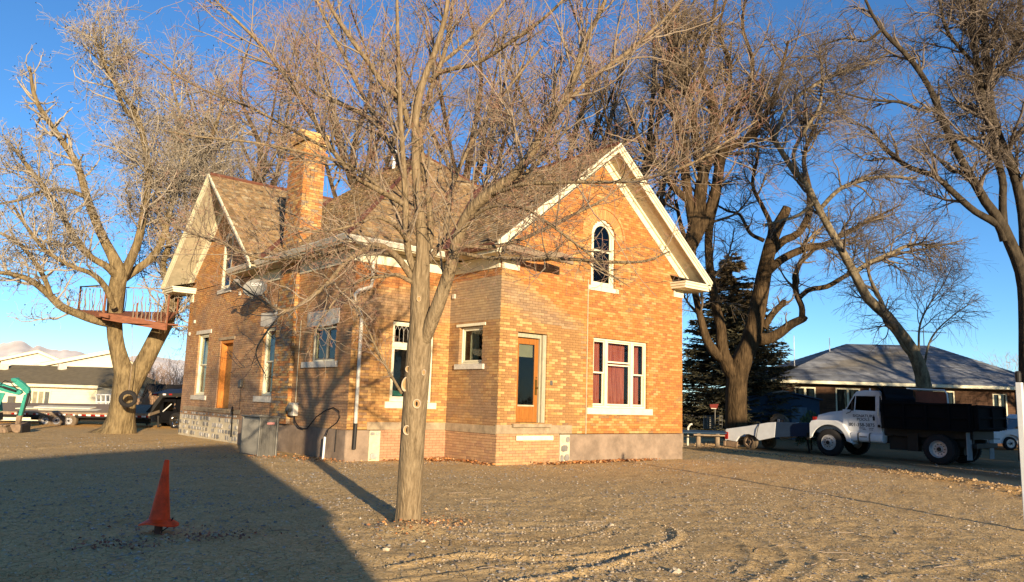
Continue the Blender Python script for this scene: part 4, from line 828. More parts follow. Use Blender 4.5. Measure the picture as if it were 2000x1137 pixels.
# --- the old tree with the tree house
D2 = 27.8
t2 = thing('old_forked_tree', 'huge old tree forked low with curly bare branches, left of the brick house', 'tree', (-4.9, 15.2, 0))
sp = [px(D2, [(222, 864, 52), (230, 846, 34), (235, 825, 26), (239, 795, 23.5), (244, 765, 24), (246, 748, 23), (241, 722, 17), (231, 690, 14.5), (224, 650, 14), (224, 600, 14), (228, 565, 15), (233, 540, 15), (226, 512, 11), (208, 478, 9), (188, 435, 8), (170, 385, 7), (150, 320, 6.5), (112, 262, 5.5), (70, 195, 4), (58, 130, 2.5)]),
 px(D2, [(252, 765, 22, .1), (264, 738, 23, .2), (284, 702, 22, .3), (306, 660, 21.5, .7), (325, 622, 21, 1.3), (341, 582, 18, 2.0), (354, 535, 15, 2.6), (362, 480, 12, 2.9), (375, 430, 10, 3.1), (392, 370, 8, 3.2), (400, 310, 7, 3.3), (420, 250, 5, 1.6), (440, 190, 3, 2)]),
 px(D2, [(222, 632, 11, -.1), (205, 630, 10.5, -.3), (182, 624, 10.5, -.6), (150, 612, 10, -.9), (118, 597, 10, -1.2), (92, 572, 9, -1.4), (60, 548, 7.5, -1.7), (25, 536, 6, -2), (-20, 530, 4, -2.2), (-60, 515, 2, -2.4)]),
 px(D2, [(100, 578, 6, -1.4), (85, 540, 6, -1.6), (60, 500, 5.5, -1.8), (28, 470, 5, -2), (-15, 448, 3, -2.2)]),
 px(D2, [(236, 548, 13, .1), (252, 515, 12, .3), (270, 470, 10, .4), (282, 410, 9, .6), (290, 350, 8.5, .7), (284, 290, 8, .8), (272, 240, 7, .9), (255, 205, 6, 1), (228, 170, 5.5, 1), (205, 130, 5, 1), (190, 90, 3.6, 1), (180, 45, 2, 1)]),
 px(D2, [(268, 235, 5, .9), (245, 215, 4.5, .5), (222, 160, 4, .3), (200, 110, 3, .2), (196, 60, 2, .1), (190, 20, 1, .1)]),
 px(D2, [(230, 540, 12, -.1), (208, 520, 9, -.4), (175, 500, 8, -.7), (140, 455, 7.5, -1), (115, 410, 7, -1.2), (85, 365, 6, -1.4), (50, 320, 5, -1.6), (20, 280, 3, -1.8)]),
 px(D2, [(240, 545, 11, .5), (268, 525, 10, .9), (300, 500, 9, 1.2), (322, 455, 8, 1.5), (335, 400, 7, 1.8), (352, 340, 6, 2), (360, 280, 5, 2.2), (350, 220, 4, 2.3), (335, 160, 2.5, 2.4)]),
 px(D2, [(222, 600, 8, -.6), (205, 560, 7.5, -1), (180, 535, 6.5, -1.3), (140, 520, 5.5, -1.5), (90, 490, 5, -1.8), (50, 440, 4, -2), (25, 400, 2.5, -2.2)]),
 px(D2, [(170, 385, 6, 0), (130, 372, 5, -.4), (90, 372, 4.5, -.6), (40, 390, 4, -.9), (-10, 400, 2, -1)]),
 px(D2, [(332, 600, 12, 1.5), (328, 555, 10, 1.8), (318, 520, 8, 1.9), (330, 470, 7, 1.5), (310, 420, 5.5, 1.8), (300, 380, 3.5, 2)])]
sp = [(P_, R_*(1 if i == 0 else .76)) for i, (P_, R_) in enumerate(sp)]
P2, R2 = limbs(t2, sp, M['bark2'], 16, 28, 'limb', .06)
r2 = np.random.default_rng(22)
c1 = grow(P2[1:], R2[1:], 300, (.18, 1), (1.5, 3.3), (30, 70), 10, .26, .10, .6, .034, curl=.12, rng=r2)
c1b = grow(P2[:1], R2[:1], 26, (.68, 1), (1.2, 2.4), (30, 70), 10, .26, .10, .6, .05, curl=.12, rng=r2)
c1 = (np.concatenate([c1[0], c1b[0]]), np.concatenate([c1[1], c1b[1]]))
c2 = grow(c1[0], c1[1], 2700, (.15, 1), (.6, 1.5), (30, 80), 8, .33, .05, .7, .022, curl=.22, rng=r2)
c3 = grow(c2[0], c2[1], 12000, (.1, 1), (.3, .85), (30, 80), 5, .42, .03, .8, .008, curl=.3, tip=.6, rng=r2)
TG = ((.27, .225, .165), (.42, .36, .27))
crown_mesh('crown', [(c1[0], c1[1], 6, *TG), (c2[0], np.maximum(c2[1], .0075), 3, *TG), (c3[0], np.maximum(c3[1], .0048), 3, *TG)], M['twig1'], t2, None)
ends = c3[0][r2.choice(len(c3[0]), 1500, replace=False), -1]; mb = MB()
for p in ends: mb.add([p+(0, 0, .03), p+(.022, 0, 0), p+(0, .022, 0), p+(-.022, 0, 0), p+(0, -.022, 0), p+(0, 0, -.035)], [(0, 1, 2), (0, 2, 3), (0, 3, 4), (0, 4, 1), (5, 2, 1), (5, 3, 2), (5, 4, 3), (5, 1, 4)])
mb.build('seed_pods', M['darksteel'], t2, kind='stuff')
# --- big trees right of and behind the house
TB = ((.16, .12, .08), (.27, .205, .135)); TB2 = ((.13, .105, .085), (.21, .165, .12))
def elm(name, label, cat, dep, specs, seed, n=(150, 1000, 6500), fine=7000, droop=-.05, L=((1.8, 4), (.8, 2.2), (.4, 1.1)), bark='bark3', cols=TB, group=None, tr0=.25, trunk_from=.55, min3=.0036, wf=.74, tf=.74):
    S = [px(dep, s, tf if i == 0 else wf) for i, s in enumerate(specs)]; base = S[0][0][0]; rt = thing(name, label, cat, (base[0], base[1], 0), group); rg = np.random.default_rng(seed)
    P, Rr = limbs(rt, S, M[bark], 12, 24, 'limb', .05)
    if len(P) > 1: q = grow(P[1:], Rr[1:], n[0], (tr0, 1), L[0], (25, 60), 9, .17, .06, .6, .07, rng=rg)
    else: q = grow(P, Rr, n[0], (trunk_from, 1), L[0], (25, 60), 9, .17, .06, .6, .07, rng=rg)
    if trunk_from < 1 and len(P) > 1:
        qb = grow(P[:1], Rr[:1], n[0]//5, (trunk_from, 1), L[0], (25, 60), 9, .17, .06, .6, .07, rng=rg); q = (np.concatenate([q[0], qb[0]]), np.concatenate([q[1], qb[1]]))
    q2 = grow(q[0], q[1], n[1], (.12, 1), L[1], (25, 65), 7, .17, droop*.4, .7, .028, rng=rg)
    q3 = grow(q2[0], q2[1], int(n[2]*.8), (.1, 1), L[2], (25, 65), 4, .16, droop, .8, .011, tip=.6, rng=rg)
    q4 = grow(q3[0], q3[1], int(fine*.75), (.1, 1), (L[2][0]*.7, L[2][1]*.8), (15, 50), 3, .14, droop*1.5, .9, .008, tip=.8, rng=rg)
    crown_mesh('crown', [(q[0], q[1], 6, *cols), (q2[0], np.maximum(q2[1], .011), 3, *cols), (q3[0], np.maximum(q3[1]*.75, min3), 3, *cols), (q4[0], np.maximum(q4[1]*.75, min3*.85), 3, *cols)], M['twig1'], rt, None)
    return rt
elm('pollarded_old_tree', 'thick furrowed old tree with sawn limb stubs behind the white pickup bed trailer', 'tree', 36, [
 [(1437, 872, 38), (1438, 835, 33), (1438, 790, 31), (1439, 745, 31), (1446, 712, 32), (1462, 675, 28), (1474, 630, 26), (1484, 580, 24), (1492, 535, 22), (1502, 490, 20), (1515, 450, 18), (1532, 418, 15), (1538, 405, 13)],
 [(1440, 735, 28), (1420, 712, 20), (1410, 680, 16), (1408, 640, 14), (1399, 605, 13), (1391, 556, 12), (1384, 500, 11), (1386, 440, 11), (1400, 385, 10), (1408, 330, 9), (1420, 280, 7), (1440, 230, 5), (1450, 180, 3)],
 [(1415, 700, 18), (1398, 690, 15), (1381, 665, 12), (1370, 628, 10), (1360, 585, 9), (1352, 545, 9), (1345, 490, 8), (1330, 440, 6), (1320, 390, 4)],
 [(1470, 660, 20), (1498, 662, 16), (1520, 652, 14), (1545, 634, 12), (1570, 622, 10), (1573, 618, 9)],
 [(1566, 624, 9), (1566, 600, 8), (1556, 575, 8), (1553, 545, 7.5), (1562, 515, 7), (1578, 500, 5), (1600, 480, 4), (1640, 462, 2)],
 [(1558, 585, 7), (1580, 566, 7), (1615, 560, 7), (1650, 540, 6), (1700, 515, 5), (1760, 495, 4), (1830, 482, 2)],
 [(1492, 640, 10), (1510, 612, 9), (1530, 592, 8), (1534, 590, 7)],
 [(1494, 535, 13), (1530, 505, 11), (1575, 485, 10), (1615, 478, 9), (1650, 455, 6), (1700, 430, 4), (1760, 400, 2)],
 [(1500, 500, 12), (1530, 470, 11), (1560, 455, 10), (1580, 415, 9), (1580, 370, 8), (1570, 310, 6), (1590, 250, 4), (1620, 190, 2)],
 [(1500, 480, 8), (1505, 440, 7), (1490, 405, 6), (1470, 360, 5), (1480, 300, 4), (1470, 240, 3)],
 [(1492, 470, 6), (1465, 455, 5), (1445, 420, 4), (1420, 412, 3), (1400, 400, 2)]], 31, (90, 700, 4200), 5200, -.05, ((1.2, 3), (.7, 1.8), (.35, .95)), trunk_from=1, tf=.64, wf=.7)
elm('massive_dark_tree', 'massive dark tree with many heavy upright limbs behind the right gable of the brick house', 'tree', 33, [
 [(1262, 890, 30), (1268, 780, 26), (1285, 680, 23), (1318, 570, 20), (1345, 490, 18), (1362, 420, 18), (1374, 337, 15), (1390, 290, 15), (1396, 240, 13), (1390, 190, 11), (1372, 160, 9), (1370, 110, 7), (1390, 50, 5), (1400, -20, 3)],
 [(1352, 480, 15), (1385, 410, 13), (1400, 360, 14), (1410, 300, 13), (1440, 280, 11), (1470, 262, 9), (1500, 215, 7), (1520, 160, 5), (1540, 80, 3)],
 [(1355, 455, 12), (1345, 390, 12), (1338, 340, 12), (1335, 280, 10), (1315, 220, 9), (1300, 150, 8), (1310, 80, 6), (1300, 0, 4)],
 [(1374, 337, 12), (1360, 280, 11), (1352, 220, 10), (1335, 150, 8), (1312, 90, 7), (1295, 40, 5), (1280, -30, 3)],
 [(1395, 270, 8), (1430, 220, 7), (1460, 180, 6), (1470, 120, 5), (1450, 50, 4), (1460, -20, 2)],
 [(1355, 400, 10), (1320, 370, 9), (1290, 330, 8), (1262, 300, 6), (1240, 250, 5), (1220, 190, 3)],
 [(1392, 250, 7), (1420, 190, 6), (1425, 130, 5), (1405, 60, 4), (1420, -10, 3)]], 32, (120, 800, 5200), 6500, -.04, ((1.6, 3.6), (.8, 2), (.4, 1.1)))
elm('leaning_tree', 'smooth grey tree leaning left over the dump truck with a split lower fork', 'tree', 33, [
 [(1812, 890, 24), (1812, 830, 21), (1808, 780, 20), (1802, 735, 18), (1790, 700, 16), (1775, 672, 15), (1752, 642, 14), (1728, 612, 13.5), (1700, 590, 13), (1684, 565, 12), (1666, 530, 11), (1645, 492, 10), (1625, 455, 9.5), (1608, 425, 9), (1592, 395, 8.5), (1575, 360, 8), (1555, 340, 7.5), (1535, 310, 7), (1512, 272, 6.5), (1494, 235, 5.5), (1470, 200, 4.5), (1440, 170, 3), (1400, 150, 1.5)],
 [(1778, 690, 8), (1768, 680, 7), (1750, 652, 6.5), (1735, 632, 6), (1722, 590, 5), (1700, 545, 4), (1690, 500, 2.5)],
 [(1672, 530, 7), (1700, 512, 6), (1740, 495, 5), (1780, 478, 4), (1830, 480, 3), (1880, 470, 1.5)],
 [(1512, 275, 5), (1530, 225, 5), (1561, 187, 4.6), (1587, 169, 4.2), (1640, 142, 4), (1690, 130, 3), (1740, 100, 2)],
 [(1600, 410, 6), (1640, 370, 5.5), (1690, 350, 5), (1740, 345, 4), (1790, 350, 2.5)],
 [(1560, 345, 5.5), (1550, 300, 5), (1575, 250, 4.5), (1600, 210, 4), (1605, 150, 3), (1600, 90, 2)],
 [(1795, 700, 3), (1796, 640, 2.6), (1812, 600, 2), (1840, 560, 1.4), (1860, 520, .8)],
 [(1805, 715, 3), (1815, 670, 2.6), (1835, 640, 2), (1870, 610, 1.4), (1900, 590, .8)],
 [(1590, 395, 5), (1560, 420, 4.4), (1530, 430, 4), (1490, 440, 3)]], 33, (120, 900, 5600), 6500, -.09, ((1.2, 2.8), (.7, 1.9), (.4, 1.1)), 'bark5', TB2, trunk_from=.5)
elm('twin_stem_tree', 'tall dark tree with paired upright stems at the far edge beside the white post', 'tree', 24, [
 [(2012, 900, 22), (2010, 800, 20), (2008, 700, 18), (2006, 620, 17), (2002, 560, 16), (1992, 520, 14), (1975, 480, 13), (1962, 450, 12.5), (1948, 425, 11), (1925, 395, 10), (1905, 360, 9), (1885, 325, 8.5), (1860, 280, 8), (1845, 240, 7.5), (1830, 205, 7), (1812, 165, 6), (1775, 112, 5.5), (1730, 67, 4.5), (1700, 22, 3.5), (1680, -30, 2)],
 [(1962, 470, 10), (1950, 440, 9), (1925, 425, 8), (1900, 410, 7.5), (1865, 379, 7), (1827, 345, 6), (1775, 326, 5.5), (1740, 300, 5), (1719, 277, 4), (1695, 250, 3), (1660, 240, 1.5)],
 [(1962, 455, 9), (1958, 400, 8.5), (1959, 356, 8), (1950, 319, 8), (1932, 244, 7.5), (1917, 180, 7), (1906, 112, 7), (1899, 0, 6), (1895, -60, 4)],
 [(2004, 560, 13), (2002, 480, 12), (1997, 412, 11), (1980, 337, 10.5), (1957, 285, 10), (1938, 225, 9), (1930, 150, 8.5), (1922, 60, 7.5), (1921, -20, 6), (1915, -90, 4)],
 [(1925, 160, 5), (1955, 130, 5), (1985, 90, 5), (1992, 20, 6), (1988, -60, 4)],
 [(1835, 210, 5), (1800, 215, 4), (1760, 200, 3.4), (1700, 195, 2.5), (1640, 180, 1.4)],
 [(1890, 330, 4), (1860, 335, 3.6), (1820, 300, 3), (1780, 290, 2)],
 [(1930, 150, 4), (1890, 110, 4), (1850, 60, 4), (1835, 0, 3), (1830, -60, 2)],
 [(1720, 60, 4), (1690, 80, 3), (1650, 75, 2.5), (1600, 90, 1.5)]], 34, (110, 850, 5600), 7500, -.08, ((1.0, 2.6), (.6, 1.7), (.35, 1.0)), 'bark4', TB2, trunk_from=.5, min3=.0027, tf=.85, wf=.85)
def bgtree(x, dep, top, r, seed, label, spread=1.0, n=(110, 600, 3600), fine=3300, cols=TB, ybase=868):
    rg = random.Random(seed); tr = [(x, ybase, r), (x+rg.uniform(-6, 6), 700, r*.85), (x+rg.uniform(-12, 12), 560, r*.75), (x+rg.uniform(-20, 20), 430, r*.6), (x+rg.uniform(-30, 30), 300, r*.42), (x+rg.uniform(-40, 40), (300+top)/2, r*.25), (x+rg.uniform(-40, 40), top, r*.1)]
    sp = [tr]
    for i in range(9):
        y0 = rg.uniform(330, 600); f = np.interp(y0, [300, 700], [.42, .85]); s = (-1 if i % 2 else 1)*rg.uniform(.35, 1)*spread; xs = float(np.interp(-y0, [-868, -700, -560, -430, -300], [p[0] for p in tr[:5]])); h = rg.uniform(.55, 1)*(y0-top)
        dd = rg.uniform(-4, 4)
        sp.append([(xs, y0, r*f*.6), (xs+s*45, y0-h*.22, r*f*.5, dd*.2), (xs+s*85, y0-h*.48, r*f*.36, dd*.5), (xs+s*125, y0-h*.75, r*f*.22, dd*.8), (xs+s*165, y0-h, r*f*.08, dd)])
    return elm('background_tree', label, 'tree', dep, sp, seed, n, fine, -.03, ((1.8, 4.2), (.9, 2.3), (.45, 1.2)), 'bark3', cols, 'bare trees behind the brick house', trunk_from=.45, min3=.0045)
TL = ((.21, .165, .115), (.33, .26, .18))
bgtree(490, 40, 60, 16, 51, 'bare tree behind the left gable, just left of the chimney', cols=TL)
bgtree(690, 42, 10, 18, 52, 'bare tree rising behind the roof between chimney and yard tree', cols=TL)
bgtree(905, 44, -10, 20, 53, 'bare tree behind the roof peak, right of the yard tree trunk', cols=TL)
bgtree(1115, 41, -20, 20, 54, 'bare tree behind the left slope of the right gable roof', cols=TL)
bgtree(1250, 38, -30, 18, 55, 'bare tree directly behind the peak of the right gable', cols=TL)
bgtree(380, 46, 170, 13, 56, 'smaller bare tree seen through the old forked tree crown', .7, (90, 600, 3200), 3000, TL)
# trees outside the frame on the sunny side, which dapple the brown house and the truck
def offtree(x, y, h, seed, label):
    rg = np.random.default_rng(seed); rt = thing('street_tree', label, 'tree', (x, y, 0), 'trees along the street behind the viewer')
    S = [(np.array([[x, y, -.2], [x+.1, y, h*.3], [x-.2, y+.2, h*.6], [x, y, h]]), np.array([.35, .28, .18, .05]))]
    for i in range(9):
        a = i*2.4; z0 = h*(.25+.06*i); S.append((np.array([[x, y, z0], [x+math.cos(a)*h*.16, y+math.sin(a)*h*.16, z0+h*.12], [x+math.cos(a)*h*.32, y+math.sin(a)*h*.32, z0+h*.3]]), np.array([.16, .1, .03])))
    P, Rr = limbs(rt, S, M['bark4'], 8, 12, 'limb', .04)
    q = grow(P[1:], Rr[1:], 110, (.1, 1), (1.5, 3.5), (25, 60), 7, .17, .06, .6, .07, rng=rg); q2 = grow(q[0], q[1], 900, (.1, 1), (.8, 2), (25, 65), 5, .17, 0, .7, .03, rng=rg); q3 = grow(q2[0], q2[1], 2600, (.1, 1), (.5, 1.2), (25, 65), 4, .17, 0, .8, .014, tip=.6, rng=rg)
    crown_mesh('crown', [(q[0], q[1], 5, *TB), (q2[0], np.maximum(q2[1], .012), 3, *TB), (q3[0], np.maximum(q3[1], .009), 3, *TB)], M['twig1'], rt, None)
offtree(14, -22, 11, 61, 'bare street tree beyond the right edge, nearer the white post')
offtree(24, -20, 12, 62, 'bare street tree beyond the right edge, nearer the brown house')
offtree(33, -14, 12, 63, 'bare street tree beyond the right edge, farthest along the street')
# --- blue spruce behind the old tree
def spruce():
    b = at(1432, 868, 44); rt = thing('spruce_tree', 'dark blue-green spruce standing behind the thick pollarded tree', 'tree', (b[0], b[1], 0)); rg = np.random.default_rng(5)
    H = 10.6; mb = MB(); mb.tube([(b[0], b[1], -.2), (b[0], b[1], H*.5), (b[0], b[1], H)], [.28, .16, .02], 8); mb.build('trunk', M['bark3'], rt)
    N = 1250; z = H*(1-rg.random(N)**.62*.95); a = rg.uniform(0, 6.283, N); L = np.clip((H-z)*.46+.45, .3, 3.6)*rg.uniform(.75, 1.12, N)
    st = np.stack([np.full(N, b[0]), np.full(N, b[1]), z], 1); d = np.stack([np.cos(a), np.sin(a), np.zeros(N)], 1); K = 6; P = np.empty((N, K, 3))
    for k in range(K): t = k/(K-1); P[:, k] = st+d*(L*t)[:, None]+np.stack([0*L, 0*L, L*(-.30*t+.22*t*t)], 1)
    R_ = np.linspace(.03, .006, K)[None]*np.ones((N, 1)); V, Q = tubes(P, R_, 3)
    n = 72000; bi = rg.integers(0, N, n); t = np.sqrt(rg.random(n))*.98+.02; x = t*(K-1); i0 = np.minimum(x.astype(int), K-2); f = (x-i0)[:, None]
    p = P[bi, i0]*(1-f)+P[bi, i0+1]*f; T = nrm(P[bi, i0+1]-P[bi, i0]); s = np.cross(T, [0, 0, 1.]); sd = np.where(rg.random(n) < .5, -1, 1)[:, None]
    dr = nrm(T*.7+s*sd*rg.uniform(.3, 1, (n, 1))+rg.normal(size=(n, 3))*.25+np.array([0, 0, -.15])); ln = rg.uniform(.13, .38, (n, 1)); wv = nrm(np.cross(dr, rg.normal(size=(n, 3))))*rg.uniform(.022, .046, (n, 1))
    A = p-wv; B = p+wv; C_ = p+dr*ln*.6+wv*.8; D = p+dr*ln; NV = np.stack([A, B, C_, D], 1).reshape(-1, 3); NQ = np.arange(4*n).reshape(-1, 4)
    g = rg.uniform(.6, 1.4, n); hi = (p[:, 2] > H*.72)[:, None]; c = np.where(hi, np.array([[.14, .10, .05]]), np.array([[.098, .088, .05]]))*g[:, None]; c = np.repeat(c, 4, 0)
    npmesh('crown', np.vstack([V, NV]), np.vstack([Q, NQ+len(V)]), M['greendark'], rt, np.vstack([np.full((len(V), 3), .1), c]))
spruce()
# --- distant bare thickets
def thicket(name, label, x0, x1, ytop, dep, n, seed, col, group=None, ybase=800):
    rg = np.random.default_rng(seed); b = at((x0+x1)/2, ybase, dep); rt = thing(name, label, 'thicket', (b[0], b[1], 0), group)
    N = n; xs = rg.uniform(x0, x1, N); dd = rg.uniform(-2, 2, N); h = np.array([at(x, ytop+rg.uniform(0, .35)*(ybase-ytop)*(1 if rg.random() < .6 else .4)+14*abs(math.sin(x*.07+seed)), dep+d)[2] for x, d in zip(xs, dd)])
    bs = np.array([at(x, ybase, dep+d) for x, d in zip(xs, dd)]); z0 = gz(bs[:, 0], bs[:, 1], False)-.1; K = 6; P = np.empty((N, K, 3)); w = rg.normal(size=(N, 2))*.35
    for k in range(K):
        t = k/(K-1); P[:, k, :2] = bs[:, :2]+w*t*t*(h-z0)[:, None]*.5+rg.normal(size=(N, 2))*.04; P[:, k, 2] = z0+(h-z0)*t
    R_ = np.linspace(.05, .008, K)[None]*rg.uniform(.4, 1, (N, 1)); q = grow(P, R_, N*7, (.15, 1), (.5, 1.6), (20, 60), 5, .2, .1, .7, .02, rng=rg); q2 = grow(q[0], q[1], N*18, (.1, 1), (.3, .8), (25, 60), 4, .2, .05, .8, .012, tip=.6, rng=rg)
    crown_mesh('branches', [(P, R_, 4, col[0], col[1]), (q[0], q[1], 3, col[0], col[1]), (q2[0], np.maximum(q2[1], .009), 3, col[0], col[1])], M['brush'], rt, None)
TH = ((.34, .22, .15), (.46, .32, .22))
thicket('bare_thicket', 'reddish bare thicket behind the small blue shed left of the brick house', 262, 372, 702, 62, 150, 71, TH)
thicket('bare_thicket', 'pale bare treetops on the skyline left of the brown house ridge', 1520, 1600, 705, 70, 26, 72, ((.3, .26, .24), (.4, .36, .34)), ybase=790)
thicket('bare_thicket', 'pale bare treetops behind the right end of the brown house roof', 1960, 2060, 672, 75, 50, 73, ((.34, .28, .24), (.44, .38, .32)), ybase=790)
thicket('dry_brush', 'low reddish dry brush behind the flatbed trailer deck', 258, 330, 782, 40, 70, 74, ((.42, .24, .13), (.5, .32, .18)), ybase=812)
# ------------------------------------------------------------------ small things round the house
def bx(name, mt, p, *b, bevel=.006, label=None):
    mb = MB(); mb.box(*b); return mb.build(name, M[mt], p, bevel=bevel, label=label)
# air conditioner
ac = thing('air_conditioner', 'grey louvred air conditioner unit standing on the dirt against the side wall', 'air conditioner', (-4.15, 4.75, 0))
ax, ay, aw, ad, ah = -4.34, 4.08, .52, 1.18, .97
g0 = float(gz(ax, ay))
bx('cabinet', 'greymetal', ac, ax+.03, ax+aw-.03, ay+.03, ay+ad-.03, g0-.02, ah, bevel=.04)
for (cx, cy) in ((ax, ay), (ax+aw-.06, ay), (ax, ay+ad-.06), (ax+aw-.06, ay+ad-.06)): bx('corner_post', 'greymetal', ac, cx, cx+.06, cy, cy+.06, g0, ah, bevel=.02)
for i in range(17):
    y = ay+.08+i*(ad-.16)/16; mb = MB(); mb.obox((ax+.028, y, g0+.04), (-.022, .012, 0), (0, .018, 0), (0, 0, ah-.1-g0)); mb.build('louvre', M['greymetal'], ac)
for i in range(4):
    x = ax+.1+i*.1; mb = MB(); mb.obox((x, ay+.028, g0+.04), (.01, 0, 0), (.0, -.012, 0), (0, 0, ah-.1-g0)); mb.build('louvre', M['greymetal'], ac)
mb = MB(); mb.box(ax-.02, ax+aw+.02, ay-.02, ay+ad+.02, ah, ah+.035); mb.lathe((ax+aw/2, ay+ad/2, ah+.035), (0, 0, 1), [(0, .24), (.02, .24), (.025, .22), (.01, .05), (.03, .0)], 24); mb.build('top_cover', M['greymetal'], ac, bevel=.012)
mb = MB(); c0 = V3(ax+.3, ay+.012, .82); mb.obox(c0-V3(.1, 0, .024), (.2, 0, 0), (0, -.012, 0), (0, 0, .056)); mb.build('badge', mat('pinkish_badge', rgb('#c98a80'), .5), ac, bevel=.02)
# white pipe with a cable loop
pp = onp = at(657, 908, 17.6); pb = (-3.12, 2.95, 0); gp = float(gz(pb[0], pb[1]))
pvc = thing('utility_pipe', 'short white plastic pipe rising from the dirt near the downpipe', 'pipe', pb)
mb = MB(); mb.tube([(pb[0], pb[1], gp-.1), (pb[0]+.02, pb[1], gp+.55)], .03, 10); mb.build('pipe', M['white'], pvc, smooth=True)
mb = MB(); mb.tube([(pb[0]+.02, pb[1], gp+.5), (pb[0]+.05, pb[1]-.1, .75), (-3.0, 2.55, .92), (-3.0, 2.42, 1.05), (-3.0, 2.5, 1.2), (-3.0, 2.8, 1.28), (-3.0, 3.2, 1.2), (-3.0, 3.7, 1.02), (-3.0, 4.2, .70), (-3.0, 4.6, .68)], .013, 6); mb.build('cable', M['black'], pvc, smooth=True)
# traffic cone on a stake
cg = V3(-9.44, -5.87, 0); cgz = float(gz(cg[0], cg[1])); lean = np.array([-.03, .0, .0])
stake = thing('ground_stake', 'short rusty stake in the ground holding up the orange cone', 'stake', (cg[0], cg[1], cgz))
mb = MB(); mb.tube([cg+V3(0, 0, cgz-.05), cg+V3(.0, .0, cgz+.35)], [.045, .04], 8); mb.build('post', M['rustmetal'], stake)
mb = MB(); mb.tube([cg+V3(-.05, .05, cgz+.17), cg+V3(-.04, 0, cgz+.1), cg+V3(.0, -.02, cgz+.0), cg+V3(.08, -.06, cgz+.07), cg+V3(.12, -.08, cgz+.17)], .007, 5); mb.build('wire', M['black'], stake)
cone = thing('traffic_cone', 'faded orange traffic cone set on a stake in the shaded dirt', 'cone', (cg[0], cg[1], cgz+.14))
B0 = cg+V3(0, 0, cgz+.145); axc = np.array([.028, -.02, 1.])
mb = MB(); mb.lathe(B0, axc, [(.0, .110), (.02, .108), (.04, .104), (.30, .066), (.54, .034), (.63, .027), (.642, .020), (.645, .0)], 30)
mb.build('body', M['orange'], cone, smooth=True)
mb = MB(); k = 28; rr = []
for i in range(k):
    t = 2*math.pi*i/k; q = max(abs(math.cos(t)), abs(math.sin(t))); rad = min(.205, .175/q); rr.append((B0+V3(math.cos(t+.5)*rad, math.sin(t+.5)*rad, -.035+.02*math.sin(t*2+1)), B0+V3(math.cos(t+.5)*.105, math.sin(t+.5)*.105, .012)))
vs = [a_ for a_, _ in rr]+[b_ for _, b_ in rr]; mb.add(vs+[v-V3(0, 0, .014) for v in vs], [(i, (i+1) % k, k+(i+1) % k, k+i) for i in range(k)]+[(3*k+i, 3*k+(i+1) % k, 2*k+(i+1) % k, 2*k+i) for i in range(k)]+[(i, 2*k+i, 2*k+(i+1) % k, (i+1) % k) for i in range(k)])
mb.build('base', M['orange'], cone, smooth=True)
# white post at the right edge
wp = at(1999, 1036, 9.2); wpx, wpy = .60, -11.1; wz = float(gz(wpx, wpy))
post = thing('marker_post', 'tall thin white post at the far right edge of the dirt yard', 'post', (wpx, wpy, wz))
mb = MB(); mb.obox((wpx, wpy-.05, wz-.1), (.085, 0, 0), (0, .08, 0), (.0, 0, 2.17)); mb.build('shaft', M['white'], post, bevel=.008)
mb = MB(); mb.lathe((wpx+.035, wpy-.005, wz+2.07), (0, 0, 1), [(0, .03), (.02, .038), (.13, .042), (.16, .03), (.165, 0)], 12); mb.build('cap', M['darksteel'], post)
# ------------------------------------------------------------------ wheels
def wheel(p, c, axis, r, w, mt='tyre', rim='rim', bolts=8, rr=.56, dish=.3, hub=True, name='wheel'):
    c = np.asarray(c, float); ax = np.asarray(axis, float); ax /= np.linalg.norm(ax); mb = MB(); R2 = r*rr
    mb.lathe(c-ax*w/2, ax, [(0.02*w, R2), (.0, r*.8), (.06*w, r*.92), (.16*w, r*.985), (.5*w, r), (.84*w, r*.985), (.94*w, r*.92), (w, r*.8), (w*.98, R2)], 36)
    for i in range(36):
        t = 2*math.pi*i/36; q = np.array([0, 0, 1.]); s = np.cross(ax, q); d = s*math.cos(t)+q*math.sin(t); tn = np.cross(ax, d)
        mb.obox(c-ax*w*.36+d*(r*.985)-tn*r*.03, ax*w*.72, tn*r*.06, d*r*.025)
    t = mb.build(name, M[mt], p, smooth=True)
    mb = MB(); mb.lathe(c+ax*w*.49, ax, [(.0, R2*1.02), (.012, R2), (-.01, R2*.94), (-w*dish, R2*.86), (-w*dish-.005, R2*.42), (-w*dish+.02, R2*.36), (-w*dish+.05, R2*.30), (-w*dish+.055, 0)], 32); mb.build('rim', M[rim], t, smooth=True)
    if hub:
        mb = MB(); s = np.cross(ax, [0, 0, 1.]); q = np.array([0, 0, 1.])
        for i in range(bolts):
            a_ = 2*math.pi*i/bolts; mb.lathe(c+ax*(w*.49-w*dish-.005)+(s*math.cos(a_)+q*math.sin(a_))*R2*.58, ax, [(0, R2*.07), (.02, R2*.07), (.021, 0)], 6)
        mb.lathe(c+ax*(w*.49-w*dish+.05), ax, [(0, R2*.26), (.04, R2*.22), (.041, 0)], 14); mb.build('hub', M['darksteel'], t, kind='stuff')
    return t
